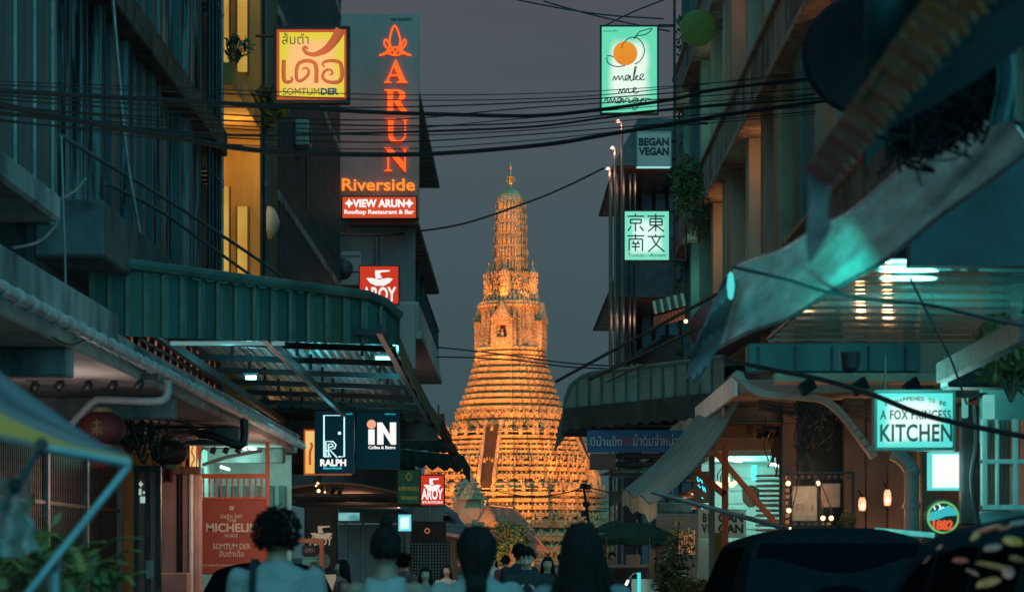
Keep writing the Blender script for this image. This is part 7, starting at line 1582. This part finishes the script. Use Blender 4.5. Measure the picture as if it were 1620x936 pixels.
span('thick black cable running in front of the kitchen sign', [(1150, 568), (1200, 580), (1300, 600), (1380, 624), (1450, 652), (1520, 670), (1640, 694)], .022, 20, 16, group=None)
span('thin wire dropping behind the kitchen sign', [(1440, 440), (1480, 520), (1505, 570), (1530, 640)], .010, 19, 19, group=None)
span('pale grey rod slanting down across the louvred fronts', [(95, 214), (160, 254), (240, 301), (320, 352), (410, 412), (450, 442)], .025, 24, 40, mat('rod_teal', (.07, .12, .13), .8), None)
span('second slanting grey rod below the first', [(168, 290), (250, 332), (330, 388), (400, 438)], .025, 28, 40, mat('rod_teal', (.07, .12, .13), .8), None)
span('long wire hanging nearly straight down the grimy louvres', [(178, -10), (186, 90), (200, 240), (218, 350), (234, 424)], .022, 28, 29, M['grey_steel'], None)
span('loose wire hanging beside the near canopy end', [(97, 215), (100, 330), (103, 420), (104, 474)], .010, 20, 20.3, M['grey_steel'], None)
span('curved loose wire drooping below the near concrete canopy', [(20, 392), (60, 382), (88, 356), (94, 338)], .012, 19, 20, M['grey_steel'], None)
span('curved loose wire on the louvres right of the near canopy', [(96, 314), (120, 300), (136, 282)], .012, 21, 21.5, M['grey_steel'], None)

# ------------------------------------------------------------------ near left tarp awning, plastic sheet, fern
def stripe_mat():
    m = mat('tarp_stripes', (.2, .2, .2), .6, 0, 0, 0); n = m.node_tree; b = n.nodes['Principled BSDF']; t = n.nodes.new('ShaderNodeTexCoord'); s = n.nodes.new('ShaderNodeSeparateXYZ'); r = n.nodes.new('ShaderNodeValToRGB'); r.color_ramp.interpolation = 'LINEAR'
    n.links.new(t.outputs['UV'], s.inputs[0]); n.links.new(s.outputs[1], r.inputs[0]); n.links.new(r.outputs[0], b.inputs['Base Color'])
    e = r.color_ramp.elements; e[0].position = 0; e[0].color = (.08, .10, .12, 1); e[1].position = 1; e[1].color = (.14, .13, .12, 1)
    for p_, c_ in ((.12, (.13, .15, .17, 1)), (.22, (.05, .07, .09, 1)), (.36, (.09, .12, .14, 1)), (.42, (.24, .18, .18, 1)), (.49, (.10, .14, .18, 1)), (.56, (.60, .27, .06, 1)), (.90, (.68, .32, .06, 1)), (.93, (.16, .14, .14, 1))): e.new(p_).color = c_
    return m
nt_ = thing('tarp_awning', 'blurred blue and ochre striped tarp awning at the left edge on grey poles', 'awning', P(70, 700, 7))
def tarp(u, v):
    xa_, ya_ = -30+235*u, 556+(168)*u**.75; xb_, yb_ = -30+235*u, 694+38*u
    p = P(xa_, ya_, 8.2-1.2*u).lerp(P(xb_, yb_, 6.6+.2*u), v); return p+Vector((0, 0, -.035*math.sin(v*PI)*(1-u)+.008*math.sin(v*14+u*5)))
q = MB(); q.sheet(tarp, 24, 20, .004); me = q.mesh('tarp', stripe_mat()); uv = me.uv_layers.new(name='UVMap')
nu, nv = 24, 20
for pi_, p in enumerate(me.polygons):
    for li in p.loop_indices:
        vi = me.loops[li].vertex_index
        vv = (vi % (nv+1))/nv if vi < 2*(nu+1)*(nv+1) else .5
        uv.data[li].uv = (0, vv)
lnk('cloth', me, nt_, None, True)
gp_m = mat('pole_blue', (.20, .30, .33), .4, .4, .25, 4)
for pts, r_ in (([P(58, 706, 6.7), P(205, 733, 6.8)], .015), ([P(205, 735, 6.8), P(25, 962, 6.6)], .011), ([P(66, 704, 6.7), P(-20, 840, 7.0)], .011), ([P(86, 880, 6.7), P(86, 1000, 6.7)], .016)):
    q = MB(); q.tube(pts, r_, 10); q.build('pole', gp_m, nt_)
for c in (P(66, 704, 6.7), P(81, 893, 6.68), P(24, 768, 6.8)): q = MB(); q.ico(c, .02, 2, (1, 1, 1.2)); q.build('joint', M['black_metal'], nt_)
plm = mat('clear_sheet', (.45, .5, .5), .12, 0, .1, 3, .3, coat=.6, alpha=.45, bscale=9)
q = MB(); q.sheet(lambda u, v: Vector((P(-20+65*u+12*v*u, 0, 6.9).x, 6.9+.03*math.sin(u*14+v*6), P(0, 755+125*v+(12-24*u)*u, 6.9).z))+Vector((.006*math.sin(v*20), 0, 0)), 24, 20, .002)
tag(q.build('plastic_sheet', plm), 'crumpled clear plastic sheet hanging from the tarp pole at the left edge', 'plastic sheet')
b0 = P(85, 960, 11); bush = thing('fern_bush', 'yellow green ferny bush in the lower left corner', 'bush', (b0.x, b0.y, .12))
r = random.Random(77); q = MB(); q2 = MB(); q3 = MB()
for i in range(120):
    c = Vector((P(r.uniform(-30, 175), 0, 11).x, 11+r.uniform(-.4, .5), P(0, r.uniform(880, 960), 11).z)); a = r.uniform(0, 6.28); L_ = r.uniform(.12, .26)
    e = c+Vector((math.cos(a)*L_, math.sin(a)*L_*.6, r.uniform(.0, .16))); mid = (c+e)/2+Vector((0, 0, .05)); q2.tube([c, mid, e], .003, 4)
    cv = bez([c, mid, e], 6); tgt = q if r.random() < .7 else q3
    for k in range(2, len(cv)):
        p = cv[k]; d = (cv[k]-cv[k-1]).normalized(); sd = d.cross(Vector((0, 0, 1))).normalized()
        for s in (-1, 1):
            tip = p+sd*s*.05*(1.2-k/len(cv))+d*.025+Vector((0, 0, -.008)); w3 = d*.012; tgt.add([p-w3, p+w3, tip], [(0, 1, 2)])
q.build('frond', M['leaf_yellow'], bush, kind='stuff'); q3.build('frond', M['leaf'], bush, kind='stuff'); q2.build('stem', M['leaf_dark'], bush, kind='stuff')
q = MB(); q.lathe([(.0, 0), (.32, 0), (.42, .7), (.45, .72), (.4, .75), (.3, .7), (0, .7)], (b0.x, b0.y, .12), 20); q.build('pot', mat('pot_dark', (.08, .07, .06), .8), bush)
c = P(60, 860, 12); plant('potted_plant', 'single upright stem with yellow leaves rising above the ferny bush', 'plant', (c.x, c.y, 1.3), .5, (.1, .1), 26, .05, M['leaf_yellow'], 14, 3, long=3)
pt(bush, P(60, 820, 10)+Vector((.2, -.4, .2)), 3.5, (1, .75, .3), .2)

# ------------------------------------------------------------------ umbrella, stall and plants on the right side of the street
um = thing('market_umbrella', 'big dark green market umbrella over the stall right of the long haired walker', 'umbrella', (P(1008, 0, 60).x, 60, .13))
gcl = mat('umbrella_green', (.02, .07, .055), .8, 0, .3, 4, .1); ux = P(1008, 0, 60).x
for k in range(8):
    a0, a1 = k*PI/4+PI/8, (k+1)*PI/4+PI/8
    def gore(u, v): a = a0+(a1-a0)*u; rr2 = 1.15*v*(1-.05*math.sin(u*PI)); return (ux+math.cos(a)*rr2, 60+math.sin(a)*rr2, 2.42-.42*v**1.5-.05*math.sin(u*PI)*v)
    q = MB(); q.sheet(gore, 4, 6, .006); q.build('gore', gcl, um)
    q = MB(); q.sheet(lambda u, v: (gore(u, 1)[0], gore(u, 1)[1], gore(u, 1)[2]-.16*v), 4, 1, .005); q.build('valance', gcl, um)
q = MB(); q.tube([(ux, 60, .14), (ux, 60, 2.5)], .025, 8); q.build('pole', M['grey_steel'], um)
um2 = thing('market_umbrella', 'smaller dark green umbrella top behind and left of the big one', 'umbrella', (P(975, 0, 66).x, 66, .13)); ux2 = P(975, 0, 66).x
for k in range(8):
    a0, a1 = k*PI/4, (k+1)*PI/4
    q = MB(); q.sheet(lambda u, v: (ux2+math.cos(a0+(a1-a0)*u)*.8*v, 66+math.sin(a0+(a1-a0)*u)*.8*v, 2.55-.35*v**1.5), 4, 5, .006); q.build('gore', gcl, um2)
q = MB(); q.tube([(ux2, 66, .14), (ux2, 66, 2.58)], .025, 8); q.build('pole', M['grey_steel'], um2)
sl2 = thing('street_stall', 'dark street stall with a pale counter and a cyan lit stand under the green umbrella', 'stall', P(1000, 936, 56))
bx_(955, 893, 1028, 898, 56, .7, mat('counter_pale', (.38, .36, .33), .6, 0, .2, 2), 'counter', sl2); bx_(960, 898, 1025, 960, 56.1, .5, M['dark_concrete'], 'cabinet', sl2); bx_(990, 877, 1013, 893, 56.2, .1, mat('box_card', (.25, .26, .26), .8), 'box', sl2)
for x in (958, 1026): bx_(x, 850, x+2, 936, 56.3, .05, M['dark_steel'], 'post', sl2)
q = MB(); q.tube([P(1011, 905, 50), P(1011, 970, 50)], .04, 8); q.build('cyan_post', glow('cyan_post', (.06, .75, .72), .9), sl2)
q = MB(); q.tube(bez([P(1011, 908, 50), P(1003, 906, 50), P(996, 914, 50), P(993, 921, 50)], 5), .012, 6); q.build('lamp_arm', M['grey_steel'], sl2)
q = MB(); q.tube([P(994, 917, 50), P(990, 925, 50)], .03, 8); q.build('lamp_head', glow('lamp_white', (1, .95, .9), 1.6), sl2); pt(sl2, P(990, 930, 49.5), 8, (.5, 1, .95), .1)
bx_(999, 915, 1042, 960, 50.5, .1, mat('board_grey', (.40, .42, .40), .7, 0, .2, 2), 'menu_board', sl2)
tag(MB().bev(P(1027, 930, 52), P(1037, 868, 52)+Vector((0, .1, 0)), .01).build('leaning_board', mat('plank', (.26, .24, .18), .7, 0, .3, 3)), 'narrow wooden board leaning beside the street stall', 'board')
for nm, x, y, Yq, h, n, sd, mm in (('tall potted plant with long leaves right of the street stall', 1062, 936, 44, 1.25, 420, 41, 'leaf_dark'), ('bushy potted plant in front of the letter B board', 1085, 940, 43, .75, 360, 42, 'leaf'), ('thin leafy plant in front of the warm gridded window', 1072, 890, 50, 1.9, 300, 43, 'leaf_dark'), ('low plant beside the green door post', 1110, 940, 41, .7, 160, 44, 'leaf')):
    c = P(x, y, Yq); plant('potted_plant', nm, 'plant', (c.x, Yq, .13), h, (.36, .3), n, .055, M[mm], sd, 7, 'potted plants on the right pavement', .17, 3.2)
tag(MB().bev(P(1129, 960, 43), P(1146, 842, 43)+Vector((0, .1, 0)), .01).build('green_board', mat('moss_board', (.10, .15, .06), .8, 0, .3, 2)), 'moss green board leaning under the letter boards', 'board')
q = MB(); q.tube(bez([P(1030, 815, 50), P(1090, 812, 50), P(1170, 820, 50)], 5), .02, 6)
for i, (x, y) in enumerate(((1092, 751), (1115, 748), (1072, 816), (1050, 745))):
    pass
lf = thing('pendant_lamps', 'row of flat pendant lamps under the teal canvas awning', 'lamp', P(1090, 800, 50))
for x, y in ((1082, 787), (1096, 780), (1090, 805), (1101, 760)):
    q = MB(); c = P(x, y, 50); q.lathe([(.22, 0), (.2, .04), (.05, .1), (0, .12)], c, 14); sh2 = q.build('lamp_shade', mat('shade_copper', (.45, .28, .2), .4, .3), lf); q = MB(); q.ico(c+Vector((0, 0, .01)), .05, 1); q.build('bulb', glow('warm_dim', (1, .55, .3), 1.2), sh2)
pt(lf, P(1088, 812, 49.5), 14, (1, .55, .35), .2)

# ------------------------------------------------------------------ far bank: gate shrine, hall, trees
def fb(x, Y): return (x-VX)/F*Y
mon = thing('gate_shrine', 'pale temple gateway with a stepped pointed spire left of the tower stairs', 'gateway', (fb(742, 418), 418, 0))
gx = fb(742, 418); k4 = 418/F; pw_ = mat('warm_plaster', (.50, .25, .15), .85, 0, .3, .3, .1)
q = MB(); q.bev((gx-2.8, 416, -.2), (gx+2.8, 421, CZ+(880-790)*k4), .1); q.build('gate_wall', pw_, mon)
for s in (-1, 1):
    q = MB(); q.bev((gx+s*2.5-.35, 415.6, -.2), (gx+s*2.5+.35, 416.1, CZ+(880-788)*k4), .05); q.build('pilaster', pw_, mon)
q = MB(); q.bev((gx-.75, 415.9, 3.2), (gx+.75, 416.05, 7.6), .05); q.build('window', mat('shutter_dark', (.07, .08, .07), .7), mon)
zz = CZ+(880-790)*k4
for i, (w2, h2) in enumerate(((3.3, .5), (2.6, 1.0), (2.9, .3), (2.1, 1.0), (2.3, .3), (1.6, .9), (1.8, .25), (1.15, .9), (1.3, .2), (.75, .9), (.85, .2), (.45, .9), (.25, 1.2), (.1, 1.6))):
    q = MB(); q.bev((gx-w2, 418.5-w2*.8, zz), (gx+w2, 418.5+w2*.8, zz+h2-.01), .03); q.build('spire_tier', pw_, mon); zz += h2*.66 if w2 > 2.2 else h2*.8
q = MB(); z0 = CZ+(880-790)*k4
for s, w2 in ((0, 2.0),): q.prism([(gx-w2, z0), (gx+w2, z0), (gx+w2*.5, z0+1.6), (gx, z0+3.2), (gx-w2*.5, z0+1.6)], 415.3, 415.9)
q.build('pediment', porc, mon)
hall = thing('temple_hall', 'temple hall with steep layered red tiled roofs in front of the tower', 'temple hall', (fb(810, 409), 411, 0))
rt = mat('red_tiles', (.42, .09, .05), .7, 0, .3, 1.5, .15); rg = mat('roof_green', (.05, .08, .06), .6, 0, .3, 2); k5 = 410/F
def roofp(pts, y0, t, m, name): 
    q = MB(); q.add([(fb(x, 410), y0+dy, CZ+(880-y)*k5) for x, y, dy in pts]+[(fb(x, 410), y0+dy+.02, CZ+(880-y)*k5-t) for x, y, dy in pts], [(0, 1, 2, 3), (7, 6, 5, 4), (0, 4, 5, 1), (1, 5, 6, 2), (2, 6, 7, 3), (3, 7, 4, 0)]); return q.build(name, m, hall)
n_cr = 12
def tiers_(top, bot, y0, name):
    (xa, ya), (xb, yb) = top; (xc, yc), (xd, yd) = bot
    for i in range(n_cr):
        f0, f1 = i/n_cr, (i+1)/n_cr
        L0 = (xa+(xc-xa)*f0, ya+(yc-ya)*f0); R0 = (xb+(xd-xb)*f0, yb+(yd-yb)*f0); L1 = (xa+(xc-xa)*f1, ya+(yc-ya)*f1); R1 = (xb+(xd-xb)*f1, yb+(yd-yb)*f1)
        roofp([(L0[0], L0[1], 4-4*f0), (R0[0], R0[1], 4-4*f0), (R1[0], R1[1]+.3, 4-4*f1-.06), (L1[0], L1[1]+.3, 4-4*f1-.06)], y0, .12, rt, 'tile_course')
tiers_(((773, 799), (812, 803)), ((792, 832), (838, 834)), 408, 'upper'); tiers_(((800, 834), (838, 836)), ((838, 868), (862, 868)), 406.5, 'lower')
for (x0, y0, x1, y1) in ((773, 797, 812, 801), (812, 801, 842, 838), (792, 835, 840, 837), (838, 836, 868, 874)):
    q = MB(); q.beam((fb(x0, 408), 407.8, CZ+(880-y0)*k5), (fb(x1, 408), 406.4, CZ+(880-y1)*k5), .35, .35); q.build('bargeboard', mat('bargeboard', (.20, .10, .07), .6, 0, .3, 2), hall)
for (x, y) in ((773, 797), (812, 801), (841, 836)):
    q = MB(); b = Vector((fb(x, 408), 407.8, CZ+(880-y)*k5)); q.tube(bez([b, b+Vector((-.25, 0, .6)), b+Vector((.05, 0, 1.1)), b+Vector((-.15, 0, 1.7))], 4), [.2]*4+[.15]*4+[.1]*4+[.02], 6); q.build('roof_finial', rg, hall)
q = MB(); q.prism([(fb(756, 409), CZ+(880-825)*k5), (fb(788, 409), CZ+(880-825)*k5), (fb(771, 409), CZ+(880-797)*k5)], 408.9, 409.3); q.build('gable', pw_, hall)
for (x0, y0, x1, y1) in ((753, 828, 771, 796), (790, 828, 771, 796)):
    q = MB(); q.beam((fb(x0, 408.5), 408.5, CZ+(880-y0)*k5), (fb(x1, 408.5), 408.5, CZ+(880-y1)*k5), .4, .4); q.build('bargeboard', rg, hall)
q = MB(); q.bev((fb(758, 410), 409.4, -.2), (fb(845, 410), 414, CZ+(880-838)*k5), .05); q.build('hall_wall', pw_, hall)
def tree(label, x, y0, Y, w, h, m, seed, n=2600, size=.32, base=0):
    X = fb(x, Y); top = CZ+(HY-y0)*Y/F; o = thing('tree', label, 'tree', (X, Y, base)); r = random.Random(seed)
    q = MB(); cz = top-h/2; q.tube([(X, Y, base), (X+.1, Y, base+(cz-base)*.6), (X, Y, cz)], [.28, .2, .12], 8)
    for i in range(9):
        a = r.uniform(0, 6.28); e = Vector((X+math.cos(a)*w*.32, Y+math.sin(a)*w*.3, cz+r.uniform(-.2, .35)*h)); q.tube([(X, Y, base+(cz-base)*.7), ((X+e.x)/2, (Y+e.y)/2, (cz+e.z)/2-.2), e], [.12, .08, .03], 6)
    q.build('trunk', M['bark'], o)
    q = MB()
    for i in range(9):
        a = r.uniform(0, 6.28); rad = r.uniform(.1, .36); c = Vector((X+math.cos(a)*w*rad, Y+math.sin(a)*w*rad*.7, cz+r.uniform(-.32, .32)*h)); l = leaves(n//9, c, (w*.26, w*.26, h*.24), size, seed*10+i, .1, .1, 1.6); q.add(l.v, l.f)
    q.build('crown', m, o, kind='stuff'); return o
tree('leafy green tree on the far bank in front of the red temple roofs', 800, 815, 405, 7.5, 8.5, M['leaf'], 5, 4200, .38, -.2)
tree('small bright tree on the far bank left of the dark head with tied hair', 722, 850, 404, 4.5, 4.2, M['leaf_yellow'], 6, 1800, .34, -.2)
tree('tree with orange lit leaves right of the temple under the canvas awning', 1000, 800, 407, 9, 8.5, mat('leaf_lit', (.16, .11, .05), .5, 0, .6, 4), 7, 3400, .42, -.2)  # warm floodlit orange put into the leaf colour
tree('dark leafy shrub at the far right foot of the temple', 960, 842, 405, 6, 5.5, M['leaf'], 8, 2200, .38, -.2)
flood(fb(790, 380), 392, 1, fb(800, 410), 410, 6, 15000, .6, (1, .38, .13), 110); flood(fb(1000, 380), 392, 1, fb(1000, 410), 410, 6, 8000, .6, (1, .42, .17), 110)
q = MB(); q.lathe([(.55, 0), (.5, .15), (.16, 3.2), (0, 3.3)], (fb(810, 330), 330, -.3) if False else (fb(810, 118), 118, .13), 16)
q = MB(); q.bev((fb(810, 100)-.22, 99.78, .01), (fb(810, 100)+.22, 100.22, .06), .02); q.lathe([(.17, .06), (.03, .95), (0, .96)], (fb(810, 100), 100, 0), 16); q = MB(); q.lathe([(.30, 1.0), (.27, 1.1), (.04, 2.1), (0, 2.12)], (fb(810, 118), 118, 0), 12)
tag(q.build('orange_pennant_cone', mat('cone_orange', (.65, .16, .04), .5, emit=(.5, .09, .02), es=.5)), 'small orange cone shape glowing above the heads at the end of the street', 'cone')
q = MB(); q.tube([(fb(810, 118), 118, .1), (fb(810, 118), 118, 1.05)], .05, 8); q.build('cone_stand', M['dark_steel'], C.objects['orange_pennant_cone'])
lp_ = thing('floodlight_mast', 'thin leaning black mast with lamp heads in front of the temple', 'mast', (fb(934, 104), 104, .1))
q = MB(); q.tube([(fb(934, 104), 104, .1), P(932, 830, 104), P(923, 768, 104)], .06, 8); q.build('mast', M['black_metal'], lp_)
for x, y in ((923, 768), (929, 770), (927, 797), (924, 812)):
    q = MB(); c = P(x, y, 104); q.bev((c.x-.14, 103.85, c.z-.12), (c.x+.16, 104.1, c.z+.12), .02); q.build('lamp_head', M['black_metal'], lp_)
span('wire running left from the leaning mast over the temple base', [(790, 778), (840, 785), (890, 780), (926, 770)], .03, 104, 104, group=None)
span('thin wire tied between the umbrella and the leaning mast', [(926, 770), (950, 775), (975, 782)], .03, 104, 100, group=None)
# railing and posts at the pier, street bollards
for i in range(9):
    x = -3.6+i*.9; q = MB(); q.lathe([(.07, 0), (.06, .7), (.08, .75), (.05, .85), (0, .87)], (x, 126.5, 0), 10); tag(q.build('bollard', M['grey_steel']), 'small grey bollard in the row at the river end of the street', 'bollard', 'bollards at the river end of the street')
# roller blind and facade clutter
r = random.Random(19)
def air_con(label, x, y, z, group='air conditioners on the house fronts'):
    o = thing('air_conditioner', label, 'air conditioner', (x, y, z), 0, group); s = 1 if x > 0 else -1
    MB().bev((x-.16, y-.42, z), (x+.16, y+.42, z+.6), .03).build('case', mat('ac_grey', (.3, .3, .28), .6, 0, .3, 3), o)
    q = MB(); q.lathe([(.2, 0), (.22, .02), (.2, .03), (0, .03)], (x-s*.165, y-.1, z+.3), 18, 'x'); q.build('fan_grille', M['dark_steel'], o)
    q = MB(); q.tube([(x, y+.4, z+.1), (x, y+.55, z-.1), (x, y+.55, z-1.4)], .02, 6); q.build('hose', M['cable'], o); return o
air_con('grey air conditioner on the barred shophouse high above the green awning', -5.0, 53.0, 11.0); air_con('lower air conditioner on the barred shophouse beside the hotel sign', -5.0, 60.0, 7.6); air_con('air conditioner on the balcony above the striped awning', 5.5, 56.0, 12.5); air_con('air conditioner on the right teal balcony near the round maroon sign', 5.0, 37.0, 12.5)
